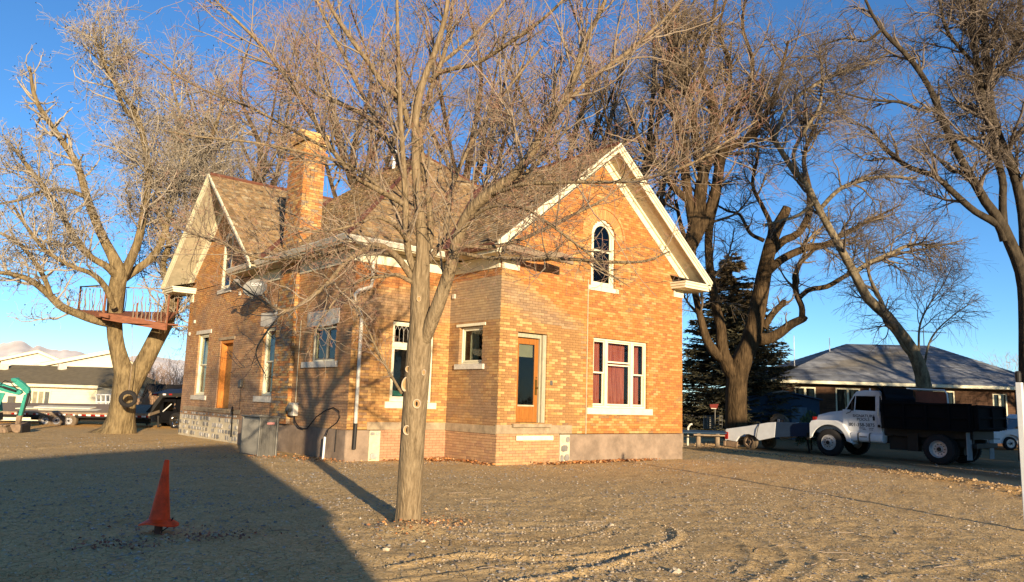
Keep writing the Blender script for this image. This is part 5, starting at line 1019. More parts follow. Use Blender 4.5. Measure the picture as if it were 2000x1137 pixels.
# ------------------------------------------------------------------ dump truck (side toward the viewer at x = 14.7, nose toward +y)
def G(x, y): return float(gz(x, y))
tk = thing('dump_truck', 'white cab dump truck with black dump body and company lettering on its door', 'truck', (15.9, -3, 0))
XA, XB = 14.7, 17.05
def side(mb, pts, x0, x1, mi=0): mb.prism([(x0, y, z) for y, z in pts], (x1-x0, 0, 0), None, mi)
mb = MB(); side(mb, [(-.35, .55), (-5.3, .55), (-5.3, .80), (-.35, .80)], 15.25, 15.4); side(mb, [(-.35, .55), (-5.3, .55), (-5.3, .80), (-.35, .80)], 16.35, 16.5); mb.box(15.3, 16.5, -5.2, -.4, .6, .66); mb.box(15.0, 16.8, -2.65, -5.4, .82, 1.08); mb.box(15.2, 16.6, -3.5, -2.7, .35, .8); mb.box(15.6, 16.2, -4.9, -4.1, .3, .7); mb.build('chassis', M['darksteel'], tk)
# hood
mb = MB(); H = []
for (y, zt, hw, zb) in ((-.05, 1.36, .70, .80), (-.12, 1.46, .74, .80), (-.6, 1.58, .80, .80), (-1.22, 1.66, .88, .80)):
    H.append([(15.87-hw, y, zb), (15.87-hw, y, zt-.16), (15.87-hw+.10, y, zt-.03), (15.87, y, zt), (15.87+hw-.10, y, zt-.03), (15.87+hw, y, zt-.16), (15.87+hw, y, zb)])
for a_, b_ in zip(H[:-1], H[1:]): mb.add(a_+b_, [(i, i+1, 7+i+1, 7+i) for i in range(6)])
mb.add(H[0], [tuple(range(7))[::-1]]); mb.build('hood', M['truckwhite'], tk, smooth=True)
bx('grille', 'darksteel', tk, 15.4, 16.35, -.03, .0, .9, 1.28); bx('bumper', 'darksteel', tk, 14.8, 16.95, .0, .14, .52, .78, bevel=.02)
bx('turn_signal', 'redlens', tk, 15.08, 15.2, -.10, .03, 1.22, 1.36)
# fenders
def fender(x0, x1):
    pts = [(-.02, .62), (-.02, 1.12), (-.10, 1.22), (-.30, 1.26), (-1.02, 1.26), (-1.28, 1.14), (-1.48, .85), (-1.60, .48), (-1.46, .48)]
    arc = [(-.75+.66*math.cos(t)*1.0, .46+.62*math.sin(t)) for t in np.linspace(math.radians(178), math.radians(15), 14)]
    arc = [(-.75-(.66)*math.cos(t), .46+.64*math.sin(t)) for t in np.linspace(math.radians(8), math.radians(165), 14)]
    mb = MB(); pts2 = [(-.02, .62), (-.02, 1.12), (-.10, 1.22), (-.30, 1.26), (-1.02, 1.26), (-1.28, 1.14), (-1.48, .85), (-1.62, .48)]
    side(mb, pts2+arc, x0, x0+.06); o = mb.build('fender', M['truckwhite'], tk, bevel=.02)
    mb = MB(); up = pts2; V = [(x0+.02, y, z) for y, z in up]+[(x1, y, z) for y, z in up]; n = len(up); mb.add(V, [(i, i+1, n+i+1, n+i) for i in range(n-1)]); mb.add([(v[0], v[1]*1, v[2]-.02) for v in V], [(n+i, n+i+1, i+1, i) for i in range(n-1)]); mb.build('fender_top', M['truckwhite'], tk)
fender(14.74, 15.2)
mb = MB(); mb.box(16.55, 17.0, -1.5, -.02, .9, 1.25); mb.build('fender', M['truckwhite'], tk, bevel=.06)
# cab
C0, C1 = 14.93, 16.82
def csec(z):  # side leans in toward the roof
    return max(0, (z-1.6))*.10
mb = MB(); side(mb, [(-1.20, .80), (-1.20, 1.66), (-1.27, 1.66), (-2.52, 1.62), (-2.60, .80)], C0, C0+.10); side(mb, [(-1.20, .80), (-1.20, 1.66), (-2.52, 1.62), (-2.60, .80)], C1-.1, C1); mb.box(C0+.1, C1-.1, -2.6, -2.53, .8, 2.2); mb.box(C0+.1, C1-.1, -1.24, -1.2, .8, 1.66); mb.box(C0+.1, C1-.1, -2.53, -1.25, .8, .86)
cab = mb.build('cab', M['truckwhite'], tk, bevel=.015)
mb = MB(); side(mb, [(-1.60, 2.20), (-1.70, 2.30), (-2.0, 2.345), (-2.45, 2.33), (-2.57, 2.24), (-2.58, 2.13), (-1.56, 2.13)], C0+.05, C1-.05); mb.build('cab_roof', M['truckwhite'], tk, bevel=.035)
mb = MB()
for xx in (C0+.0, C1-.07):
    for (a_, b_, w_) in (((-1.27, 1.64), (-1.60, 2.17), .05), ((-1.60, 1.62), (-1.66, 2.15), .035), ((-2.36, 1.6), (-2.37, 2.15), .14)):
        mb.obox((xx+(.03 if xx < 15.5 else 0), a_[0], a_[1]), (.06, 0, 0), (0, -w_, 0), (.02 if xx < 15.5 else -.02, b_[0]-a_[0], b_[1]-a_[1]))
mb.build('pillar', M['truckwhite'], cab, bevel=.008)
mb = MB(); side(mb, [(-1.29, 1.63), (-1.60, 2.14), (-2.38, 2.14), (-2.38, 1.63)], C0+.05, C0+.055); mb.build('side_window', M['darkglass'], cab)
mb = MB(); side(mb, [(-1.29, 1.63), (-1.60, 2.14), (-2.38, 2.14), (-2.38, 1.63)], C1-.055, C1-.05); mb.build('side_window', M['darkglass'], cab)
mb = MB(); mb.obox((C0+.1, -1.26, 1.65), (C1-C0-.2, 0, 0), (0, -.33, .5), (0, -.005, -.003)); mb.build('windscreen', M['darkglass'], cab)
mb = MB(); side(mb, [(-1.44, .93), (-1.40, 1.60), (-2.42, 1.58), (-2.44, .93)], C0-.015, C0); door = mb.build('door', M['truckwhite'], cab, bevel=.01)
bx('handle', 'darksteel', door, C0-.035, C0-.014, -2.36, -2.29, 1.30, 1.44); bx('grab_rail', 'chrome', cab, C0-.05, C0-.03, -2.50, -2.48, 1.45, 1.75)
mb = MB(); mb.lathe((C0-.02, -2.5, 1.12), (-1, 0, 0), [(0, .05), (.02, .05), (.021, 0)], 14); mb.build('fuel_cap', M['darksteel'], cab)
ex, ez = (0, -1, 0), (0, 0, 1)
text('SIGNATURE', (C0-.017, -1.58, 1.405), ex, ez, .135, 'black', door, sx=1.08); text('POOLS', (C0-.017, -1.72, 1.285), ex, ez, .135, 'black', door, sx=1.08)
text('801-358-3875', (C0-.017, -1.435, 1.085), ex, ez, .165, 'black', door, sx=.98)
mb = MB()
for (y0, z, segs) in ((-1.80, 1.02, (.05, .04, .05, .03, .05, .12, .04, .05, .03, .05)), (-1.92, .965, (.04, .05, .04, .10, .05, .04, .05))):
    y = y0
    for s_ in segs:
        if s_ < .1: mb.box(C0-.018, C0-.0155, y-s_*.8, y, z, z+.022)
        y -= s_
mb.build('small_lettering', M['black'], door)
mb = MB(); mb.tube([(C0-.02, -1.35, 1.52), (C0-.16, -1.58, 1.58), (C0-.18, -1.62, 1.72)], .013, 6); mb.box(C0-.22, C0-.14, -1.68, -1.63, 1.62, 1.95); mb.build('mirror', M['darksteel'], cab)
mb = MB(); mb.lathe((15.6, -1.9, 2.34), (0, 0, 1), [(0, .03), (.07, .03), (.1, .0)], 8); mb.build('roof_light', M['white'], cab)
# dark seat and steering wheel shapes inside
bx('seat', 'darksteel', cab, 15.1, 16.6, -2.5, -2.2, .9, 1.75, bevel=.05)
# tank
mb = MB(); k = 12; pr = []
for i in range(k): t = 2*math.pi*i/k; pr.append((14.99+.20*math.copysign(abs(math.cos(t))**.6, math.cos(t)), .71+.165*math.copysign(abs(math.sin(t))**.6, math.sin(t))))
mb.prism([(x, -1.52, z) for x, z in pr], (0, -1.13, 0)); tank = mb.build('fuel_tank', M['truckwhite'], tk, bevel=.02, smooth=True)
for y in (-1.78, -2.18): mb = MB(); mb.prism([(14.99+(x-14.99)*1.04, y, .71+(z-.71)*1.05) for x, z in pr], (0, -.05, 0)); mb.build('strap', M['greymetal'], tank)
bx('step', 'darksteel', tank, 14.775, 14.8, -2.12, -1.86, .72, .745)
# dump body
bed = MB(); side(bed, [(-2.72, 1.10), (-2.72, 2.02), (-5.55, 1.88), (-5.55, 1.10)], XA-.06, XA-.0); side(bed, [(-2.72, 1.10), (-2.72, 2.02), (-5.55, 1.88), (-5.55, 1.10)], XB, XB+.06); bed.box(XA, XB, -5.5, -2.72, 1.08, 1.14); bed.box(XA, XB, -2.78, -2.72, 1.1, 2.45)
db = bed.build('dump_body', M['truckblack'], tk)
for y in (-2.80, -3.5, -4.2, -4.9, -5.5): bx('rib', 'truckblack', db, XA-.12, XA-.062, y, y+.08, 1.12, 1.9)
bx('side_rail', 'truckblack', db, XA-.13, XA-.061, -5.55, -2.72, 1.88, 1.94); bx('side_rail', 'truckblack', db, XA-.11, XA-.062, -5.5, -2.8, 1.45, 1.5); bx('side_rail', 'truckblack', db, XA-.13, XA-.062, -5.55, -2.72, 1.06, 1.12)
tg = bx('tailgate', 'truckblack', db, XA-.05, XB+.05, -5.64, -5.58, 1.12, 1.9)
for z in (1.14, 1.48, 1.84): bx('rail', 'truckblack', tg, XA-.05, XB+.05, -5.70, -5.641, z, z+.07)
for x in (XA-.04, 15.85, XB-.03): bx('rail', 'truckblack', tg, x, x+.08, -5.71, -5.642, 1.2, 1.86)
mb = MB(); V = []; n = 8                                                   # curved rock guard over the cab back
for i in range(n): t = i/(n-1)*math.pi/2; V.append((-2.80-.0+.0*t, 1.7)); 
prof = [(-2.74, 1.70), (-2.80, 2.10), (-2.76, 2.34), (-2.60, 2.46), (-2.55, 2.46), (-2.70, 2.34), (-2.86, 2.1), (-2.84, 1.7)]
side(mb, prof, XA, XB); mb.build('cab_guard', M['truckblack'], db)
mb = MB(); side(mb, [(-2.9, 1.95), (-2.9, 2.40), (-4.0, 2.36), (-4.02, 1.92)], XB-.1, XB-.06); mb.build('tarp_panel', mat('reddish_brown_board', rgb('#8c4e38'), .8), db)
mb = MB(); mb.tube([(XB-.15, -2.62, 2.47), (XB-.15, -3.9, 2.42), (XB-.15, -3.98, 2.30), (XB-.15, -4.0, 1.9)], .03, 8); mb.build('tarp_bow', M['white'], db)
# axles, wheels
def tw(x, y, s): return wheel(tk, (x, y, .475+G(x, y)*0), (s, 0, 0), .48, .27, 'tyre', 'rim', 10, .56, .12 if abs(y) < 2 else -.0+.55)
wheel(tk, (14.87, -.75, .47), (-1, 0, 0), .48, .27, 'tyre', 'rim', 10, .56, -.0); wheel(tk, (16.85, -.75, .47), (1, 0, 0), .48, .27, 'tyre', 'rim', 10, .56, .0)
for x in (14.80, 15.10): wheel(tk, (x, -4.47, .47), (-1, 0, 0), .48, .25, 'tyre', 'rim', 10, .56, .5)
for x in (16.92, 16.62): wheel(tk, (x, -4.47, .47), (1, 0, 0), .48, .25, 'tyre', 'rim', 10, .56, .5)
mb = MB(); mb.tube([(14.9, -4.47, .47), (16.8, -4.47, .47)], .07, 8); mb.tube([(14.9, -.75, .45), (16.8, -.75, .45)], .05, 8); mb.build('axle', M['darksteel'], tk)
for x in (14.72, 16.6): mb = MB(); mb.obox((x, -5.32, .18), (.40, 0, 0), (0, .02, 0), (0, .0, .86)); mb.build('mud_flap', mat('grey_mud_flap', rgb('#8b8c8c'), .8), tk)
bx('under_ride_bar', 'darksteel', tk, 15.0, 16.8, -5.5, -5.4, .55, .7); bx('toolbox', 'darksteel', tk, 14.95, 15.2, -3.75, -3.4, .35, .95)
# ------------------------------------------------------------------ pickup bed turned trailer
pk = thing('pickup_bed_trailer', 'white and dark blue pickup bed trailer tilted tail down beside the dump truck', 'trailer', (16, 2.2, 0))
def pkside(x0, x1):
    for seg, mt in (([(3.86, .66), (3.80, .30), (3.35, .26), (3.30, .34), (3.20, .46), (3.0, .56), (2.75, .58), (2.5, .52), (2.36, .40), (2.30, .36), (1.62, .52), (1.55, 1.10), (1.9, 1.07), (2.8, .90), (3.80, .74)], 'truckwhite'), ([(1.61, .52), (1.545, 1.10), (.20, 1.12), (.08, .70), (.15, .64)], 'navy')):
        mb = MB(); side(mb, seg, x0, x1); mb.build('side_panel', M[mt], pk, bevel=.012)
pkside(15.10, 15.2); pkside(16.75, 16.85)
bx('tail_panel', 'truckwhite', pk, 15.1, 16.85, 3.80, 3.86, .28, .70); bx('tail_light', 'redlens', pk, 15.06, 15.10, 3.70, 3.84, .34, .62)
mb = MB(); mb.obox((15.2, 3.8, .36), (1.55, 0, 0), (0, -3.6, .36), (0, .0, .04)); mb.build('bed_floor', M['darksteel'], pk); bx('rear_bumper', 'dirtymetal', pk, 15.05, 16.9, 3.82, 3.92, .06, .26, bevel=.02)
mb = MB(); side(mb, [(3.82, .06), (3.82, .27), (3.30, .25), (3.34, .02)], 15.11, 15.19); mb.build('lower_skirt', M['dirtymetal'], pk)
wheel(pk, (15.3, 2.80, .28), (-1, 0, 0), .30, .2, 'dustytyre', 'dirtymetal', 5, .6, .2); wheel(pk, (16.6, 2.80, .28), (1, 0, 0), .30, .2, 'dustytyre', 'dirtymetal', 5, .6, .2)
mb = MB(); mb.tube([(15.09, 2.25, 1.05), (15.05, 2.32, .8), (15.06, 2.4, .45), (15.1, 2.45, .1)], .014, 6); mb.build('strap', M['darksteel'], pk)
mb = MB(); mb.tube([(16, .2, .6), (16, .14, .5), (16, -.1, .48)], .05, 6); mb.build('drawbar', M['darksteel'], pk)
mb = MB(); mb.tube([(15.3, .4, .62), (15.4, .35, .0)], .04, 6); mb.build('stand_leg', M['darksteel'], pk)
t_ = thing('spare_tyre', 'large worn tyre lying in the tilted pickup bed trailer', 'tyre', (16.1, 2.0, 1.0)); wheel(t_, (16.1, 2.0, .98), (-.9, .1, .25), .42, .24, 'dustytyre', 'darksteel', 5, .55, .3)
t_ = thing('bucket', 'small shiny ribbed metal bucket beside the tyre in the trailer', 'bucket', (15.6, 1.35, 1.05)); mb = MB(); mb.lathe((15.45, 1.55, 1.03), (0, 0, 1), [(0, .10), (.02, .11), (.10, .125), (.18, .14), (.19, .145), (.18, .13), (.03, .1), (.03, 0)], 16); mb.build('pail', M['chrome'], t_, smooth=True)
# small conifer cuttings beyond the trailer
def shrub(x, y, h, w, seed, label):
    rg = np.random.default_rng(seed); rt = thing('evergreen_shrub', label, 'shrub', (x, y, 0)); n = 2600
    th = rg.uniform(0, 6.283, n); q = rg.random(n)**.5; p = np.stack([x+np.cos(th)*w*q, y+np.sin(th)*w*q, h*(.25+.75*rg.random(n))*(1-.5*q*q)], 1)
    d = nrm(p-np.array([x, y, h*.2])+rg.normal(size=(n, 3))*.25); ln = rg.uniform(.06, .16, (n, 1)); wv = nrm(np.cross(d, rg.normal(size=(n, 3))))*.014
    V = np.stack([p-wv, p+wv, p+d*ln*.6+wv, p+d*ln], 1).reshape(-1, 3); c = np.repeat(np.array([[.10, .13, .05]])*rg.uniform(.5, 1.5, (n, 1)), 4, 0)
    npmesh('foliage', V, np.arange(4*n).reshape(-1, 4), M['greendark'], rt, c); mb = MB(); mb.tube([(x, y, -.1), (x, y, h*.7)], [.05, .02], 6); mb.build('stem', M['bark3'], rt)
shrub(17.6, 1.5, 1.55, .55, 81, 'small yellow-green evergreen shrub behind the trailer bed')
# ------------------------------------------------------------------ brown brick house on the right
dA = np.array([.764, -.645, 0]); dP = np.array([.645, .764, 0]); E0 = np.array([25.86, 8.36, 0]); EZ = 3.22
bh = thing('neighbour_house', 'low brown brick house with grey hip roof behind the dump truck', 'house', E0+dA*7+dP*5)
def Q(a, p, z): return E0+dA*a+dP*p+V3(0, 0, z)
LA, LP = 16.0, 10.5; rz = EZ+2.55
r0, r1 = Q(6.4, 5.2, rz-.05), Q(11.6, 5.2, rz)
c = [Q(0, 0, EZ), Q(LA, 0, EZ), Q(LA, LP, EZ), Q(0, LP, EZ)]
mb = MB(); mb.add(c+[r0, r1], [(0, 1, 5, 4), (1, 2, 5), (2, 3, 4, 5), (3, 0, 4), (3, 2, 1, 0)]); rf = mb.build('roof', M['asphaltroof'], bh)
sg = MB(); v = 0; sl = math.hypot(5.2, 2.55)
def courses(A, B, T0, T1, n):       # trapezoid roof face built up of overlapping tab courses
    A, B, T0, T1 = map(np.asarray, (A, B, T0, T1)); nr = np.cross(B-A, T0-A); nr = nr/np.linalg.norm(nr); nr = nr if nr[2] > 0 else -nr
    for i in range(n):
        a0, b0 = A+(T0-A)*i/n, B+(T1-B)*i/n; a1, b1 = A+(T0-A)*(i+1.15)/n, B+(T1-B)*(i+1.15)/n
        m = max(1, int(np.linalg.norm(b0-a0)/.9)); 
        for k in range(m):
            s0, s1 = k/m, (k+1)/m; g = .20*random.uniform(.7, 1.2); g *= 1.08; col = (g*.93, g*.98, g*1.05)
            P0, P1, P2, P3 = a0+(b0-a0)*s0, a0+(b0-a0)*s1, a1+(b1-a1)*s1, a1+(b1-a1)*s0; sg.add([P0+nr*.022, P1+nr*.022, P2+nr*.004, P3+nr*.004, P0+nr*.002, P1+nr*.002], [(0, 1, 2, 3), (4, 5, 1, 0)], col)
courses(c[0], c[1], r0, r1, 30); courses(c[3], c[0], r0, r0, 26); courses(c[1], c[2], r1, r1, 26)
sg.build('shingle_courses', M['greyroof'], rf, kind='stuff')
mb = MB(); mb.obox(Q(0, 0, EZ-.16), dA*LA, dP*.04, (0, 0, .158)); mb.obox(Q(0, 0, EZ-.16), dP*LP, dA*.04, (0, 0, .157)); mb.build('fascia', M['cream'], bh)
mb = MB(); mb.obox(Q(.05, .05, EZ-.17), dA*(LA-.1), dP*(LP-.1), (0, 0, .008)); mb.build('soffit', M['greycream'], bh)
class W9(Wall):
    def __init__(s, O, U, N, L): s.O = np.array(O, float); s.U = np.array(U, float); s.N = np.array(N, float); s.L = L
WB = W9(Q(.9, .8, 0), dA, -dP, LA-1.5); WL = W9(Q(.9, LP-.8, 0), -dP, -dA, LP-1.6)
def uB(x):
    d = (x-1000)/FPX*_r-(770-568.5)/FPX*_u+_f; t = np.dot(WB.O-CAM, WB.N)/np.dot(d, WB.N); return float(np.dot(CAM+d*t-WB.O, WB.U))
wins = [(uB(1552), uB(1593), 1.72, 2.88), (uB(1632), uB(1680), 1.4, 2.88), (uB(1822), uB(1864), 1.2, 2.9), (uB(1938), uB(1966), 1.2, 2.85)]
cw = MB(); bk = MB()
for w in (WB, WL):
    z = -.1; k = 0
    while z < EZ-.18:
        hh = .075; iv = [(0, w.L)]
        if w is WB:
            for (a_, b_, c_, d_) in wins:
                if c_ < z+hh/2 < d_: iv = subtract(iv, (a_, b_))
        for a_, b_ in iv:
            w.box(cw, a_, b_, -.2, 0, z, z+hh); u = a_-(.0 if k % 2 else .3)
            while u < b_:
                x0, x1 = max(a_, u), min(b_, u+.6)
                if x1-x0 > .05: g = random.uniform(.6, 1.25); w.box(bk, x0, x1-.012, 0, random.uniform(.012, .03), z, z+hh-.016, (.08*g, .041*g, .024*g))
                u += .6
        z += hh; k += 1
cw.build('wall', M['mortar'], bh); bk.build('brickwork', M['brownbrick'], bh, kind='stuff')
for i, (a_, b_, c_, d_) in enumerate(wins):
    mb = MB(); t = .07; m_ = (a_+b_)/2
    WB.box(mb, a_, a_+t, -.1, .02, c_, d_); WB.box(mb, b_-t, b_, -.1, .02, c_, d_); WB.box(mb, a_+t, b_-t, -.1, .02, c_, c_+t); WB.box(mb, a_+t, b_-t, -.1, .02, d_-t, d_); WB.box(mb, m_-.06, m_+.06, -.1, .018, c_+t, d_-t); f = mb.build('window', M['cream'], bh)
    for (x0, x1) in ((a_+t, m_-.06), (m_+.06, b_-t)):
        mb = MB(); WB.box(mb, x0, x1, -.06, -.055, c_+t, d_-t); mb.build('pane', M['darkglass'], f)
        if i < 3: drape(WB, f, x0, x0+(x1-x0)*(.55 if i == 0 else 1), c_+t, d_-t, -.22, 'blind', .03, .12)
mb = MB(); WB.box(mb, 12.9, 13.05, .02, .2, 0, 3.05); WB.box(mb, 14.35, 14.5, .02, .2, 0, 3.05); mb.build('porch_post', M['cream'], bh)
ant = thing('roof_antenna', 'spindly television antenna on the ridge of the brown house', 'antenna', Q(11.2, 5.2, rz))
mb = MB(); A0 = Q(11.2, 5.2, rz-.05); mb.tube([A0, A0+V3(0, 0, 1.25)], .025, 5); mb.tube([A0+V3(0, 0, .95)-dA*1.2, A0+V3(0, 0, .88)+dA*1.4], .018, 4)
for i in range(7): q = A0+V3(0, 0, .93)+dA*(-.5+i*.17); L_ = .5-.04*i; mb.tube([q-dP*L_-V3(0, 0, .12), q+dP*L_+V3(0, 0, .12)], .012, 4)
mb.build('mast_and_rods', M['greymetal'], ant)
for (a_, p_, h_, lb) in ((1.9, 1.6, 1.9, 'thin tall white mast on the left hip of the brown house roof'), (4.9, 4.0, .9, 'short thin mast with a tip light near the left end of the brown house ridge')):
    q = Q(a_, p_, EZ+min(a_, p_)*.49-.1); r_ = thing('roof_mast', lb, 'mast', q); mb = MB(); mb.tube([q, q+V3(0, 0, h_)], .022, 5); mb.build('pole', M['white'], r_)
# blue shed
S0 = at(1462, 850, 42); S0[2] = 0
sh = thing('blue_shed', 'low blue shed with a pale door between the thick tree and the brown house', 'shed', S0)
WS = W9(S0, dA, -dP, 3.9); mb = MB(); WS.poly(mb, [(0, 0), (3.9, 0), (3.9, 2.15), (1.9, 2.55), (0, 2.15)], -3.5, 0); mb.build('wall', M['shedblue'], sh)
mb = MB(); WS.poly(mb, [(-.15, 2.16), (1.9, 2.58), (4.05, 2.16), (4.05, 2.23), (1.9, 2.66), (-.15, 2.23)], -3.6, .15); mb.build('roof', M['shedblue'], sh)
mb = MB(); WS.box(mb, 2.35, 3.2, .002, .04, 0, 1.75); d_ = mb.build('door', mat('pale_blue_door', rgb('#566b7a'), .7), sh, bevel=.01)
# white minivan
def van():
    rt = thing('minivan', 'white minivan parked in front of the brown house, behind the truck tailgate', 'minivan', at(1972, 877, 37)*[1, 1, 0]); P0 = at(1972, 865, 37); P0[2] = .33; fw = -dA; L_ = dA
    w = W9(P0-V3(0, 0, .33)-dA*.95, dA, -dP, 4.6)
    body = [(0, .28), (0, .62), (.08, .80), (.9, .98), (1.3, 1.02), (4.6, 1.05), (4.6, .3), (1.55, .25), (1.45, .50), (1.30, .66), (1.05, .74), (.80, .70), (.62, .56), (.52, .30)]
    mb = MB(); w.poly(mb, body, -.12, 0); mb.build('body_side', M['truckwhite'], rt, bevel=.02)
    mb = MB(); w.poly(mb, [(0.02, .3), (0.02, .62), (.1, .8), (.9, .97), (1.3, 1.0), (4.55, 1.02), (4.55, .3)], -1.75, -.121); mb.build('body', M['truckwhite'], rt, bevel=.03)
    mb = MB(); w.poly(mb, [(1.2, 1.0), (1.95, 1.55), (4.5, 1.58), (4.55, 1.02)], -1.65, -.08); mb.build('windows', M['darkglass'], rt)
    mb = MB(); w.poly(mb, [(1.85, 1.50), (2.05, 1.72), (4.5, 1.76), (4.6, 1.52), (4.5, 1.50)], -1.7, -.04); mb.build('roof', M['truckwhite'], rt, bevel=.03)
    mb = MB(); w.box(mb, 1.95, 2.0, -.075, -.06, 1.02, 1.52); w.box(mb, 3.1, 3.15, -.075, -.06, 1.02, 1.52); mb.build('pillar', M['truckwhite'], rt)
    mb = MB(); w.box(mb, -.01, .5, -.05, .006, .50, .53); mb.build('bumper_strip', M['darksteel'], rt)
    for u in (1.02, 3.8): wheel(rt, w.P(u, -.12, .32), -dP, .32, .2, 'tyre', 'rim', 5, .64, .05)
    mb = MB(); w.poly(mb, [(.0, .64), (.02, .76), (.35, .84), (.3, .70)], -.02, .01); mb.build('headlight', M['redwhite'], rt)
van()
# ------------------------------------------------------------------ tree house, swing
def atl(pts, d): return [at(x, y, d) for x, y in pts]
th = thing('tree_house', 'stained wooden tree house platform with stick railings in the old forked tree', 'tree house', at(250, 625, 27.5))
FLp = at(203, 613, 26.8); FR = at(326, 631, 26.9); BLp = at(152, 607, 28.4); BR = at(345, 612, 28.8)
up = V3(0, 0, 1)
def beam(name, a, b, w, h, mt='rustwood', p=th):
    a, b = np.array(a), np.array(b); d = b-a; s = np.cross(d, up); s = s/np.linalg.norm(s)*w; mb = MB(); mb.obox(a, d, s, up*h); return mb.build(name, M[mt], p, bevel=.004)
n = 12
for i in range(n):
    t0, t1 = i/n, (i+.94)/n; mb = MB(); a, b, c_, d_ = FLp+(FR-FLp)*t0, FLp+(FR-FLp)*t1, BLp+(BR-BLp)*t1, BLp+(BR-BLp)*t0
    mb.add([q+up*z for z in (0, .035) for q in (a, b, c_, d_)], [(3, 2, 1, 0), (4, 5, 6, 7), (0, 1, 5, 4), (1, 2, 6, 5), (2, 3, 7, 6), (3, 0, 4, 7)]); mb.build('deck_board', M['rustwood'], th)
beam('edge_beam', FLp-up*.20-_f*.03, FR-up*.26-_f*.03, .05, .24); beam('edge_beam', BLp-up*.15, FLp-up*.15, .05, .2)
beam('ledge_board', at(238, 632, 26.6), at(347, 637, 27.4), .3, .05); beam('support_block', at(196, 618, 26.6), at(214, 622, 26.6), .1, .12)
posts = [(BLp, .92, .055), (FLp-up*.1-_f*.04, 1.12, .06), (FR-up*.25-_f*.04, 1.25, .05), (BR, .95, .045), (BLp+(BR-BLp)*.45, .95, .04), (FLp+(FR-FLp)*.5, .55, .04)]
tops = []
for q, h, w in posts: mb = MB(); mb.obox(q-_r*w/2, _r*w, _f*w, up*h); mb.build('railing_post', M['rustwood'], th, bevel=.004); tops.append(q+up*h)
beam('top_rail', tops[0]-up*.05, tops[1]-up*.03, .03, .04, 'greywood'); beam('top_rail', tops[0]-up*.04, tops[3]-up*.05, .03, .04, 'greywood'); beam('top_rail', at(268, 556, 26.9), tops[2]-up*.05, .03, .04, 'greywood')
for (a, b, h, k) in ((BLp, FLp, .85, 6), (FLp+(FR-FLp)*.42, FR, .80, 9), (BLp, BR, .85, 12)):
    for i in range(k):
        t = (i+.6)/k; q = a+(b-a)*t; pts = [q]
        for j in range(4): pts.append(q+up*h*(j+1)/4+_r*random.uniform(-.05, .05)+_f*random.uniform(-.03, .03))
        mb = MB(); mb.tube(pts, [.018, .017, .015, .013, .010], 5); mb.build('railing_stick', M['greywood'], th, smooth=True)
sw = thing('tyre_swing', 'black tyre swing hanging by a rope against the forked trunk', 'tyre swing', at(250, 779, 26.4))
sc_ = at(250, 779, 26.5); axs = nrm(-_f+_r*.35); mb = MB(); 
wl_ = wheel(sw, sc_, axs, .29, .19, 'tyre', 'darksteel', 0, .58, .3, hub=False)
for ch in list(wl_.children): bpy.data.objects.remove(ch)
mb = MB(); mb.lathe(sc_+axs*.09, axs, [(0, .168), (-.09, .20), (-.18, .168)], 24); mb.build('inner_wall', M['tyre'], sw)
mb = MB(); mb.tube([sc_+up*.16, sc_+up*.5, sc_+up*1.2+_r*.02, at(258, 634, 27.0)], .014, 5); mb.build('rope', M['greywood'], sw)
# ------------------------------------------------------------------ mini excavator at the left edge
DX = 26.0
exv = thing('mini_excavator', 'teal mini excavator at the left edge with its bucket resting on the dirt', 'excavator', at(10, 846, DX)*[1, 1, 0])
def plate(name, pts, d, th_, mt, p=exv, bevel=.01):
    mb = MB(); mb.prism([at(x, y, d) for x, y in pts], _f*th_); return mb.build(name, M[mt], p, bevel=bevel)
plate('boom', [(-60, 742), (-20, 743), (0, 749), (20, 756), (39, 763), (42, 768), (36, 772), (14, 767), (-5, 762), (-60, 762)], DX, .13, 'teal'); plate('boom_link', [(23, 741), (32, 740), (46, 750), (55, 759), (57, 767), (51, 770), (40, 759), (25, 747)], DX-.02, .14, 'teal')
plate('head_bracket', [(21, 739), (31, 739), (31, 745), (22, 745)], DX-.05, .2, 'teal'); plate('stick', [(46, 771), (53, 769), (45, 800), (36, 827), (31, 827), (38, 800)], DX, .10, 'teal'); plate('stick_guard', [(32, 812), (41, 812), (37, 829), (29, 829)], DX-.02, .12, 'dirtymetal')
mb = MB(); mb.tube([at(57, 766, DX+.06), at(50, 793, DX+.06)], .04, 10); mb.tube([at(50, 793, DX+.06), at(45, 812, DX+.06)], .022, 8); mb.build('cylinder', M['darksteel'], exv, smooth=True)
mb = MB(); mb.tube([at(6, 756, DX-.08), at(31, 764, DX-.08)], .036, 10); mb.tube([at(-25, 750, DX-.08), at(6, 756, DX-.08)], .022, 8); mb.build('cylinder', M['darksteel'], exv, smooth=True)
mb = MB(); mb.tube([at(0, 752, DX-.1), at(10, 743, DX-.1), at(22, 748, DX-.1), at(34, 762, DX-.1)], .014, 5); mb.build('hose', M['black'], exv)
mb = MB(); mb.tube([at(57, 764, DX-.05), at(61, 780, DX-.05), at(56, 790, DX-.05)], .012, 5); mb.build('hose', M['black'], exv)
plate('bucket', [(21, 829), (38, 829), (41, 836), (38, 844), (31, 846), (23, 842), (19, 833)], DX-.1, .42, 'dirtymetal'); plate('bucket_lip', [(40, 829), (43, 832), (42, 848), (39, 846)], DX-.14, .48, 'darksteel')
TK_ = [(-70, 833), (6, 833), (13, 836), (16, 843), (12, 849), (5, 851), (-70, 851)]
plate('track', TK_, DX-.3, .3, 'dustytyre'); plate('track', [(x-6, y-1) for x, y in TK_], DX+.9, .3, 'dustytyre')
for i in range(9): plate('track_shoe', [(-58+i*8, 830.5), (-53+i*8, 830.5), (-53+i*8, 833.2), (-58+i*8, 833.2)], DX-.31, .32, 'dirtymetal')
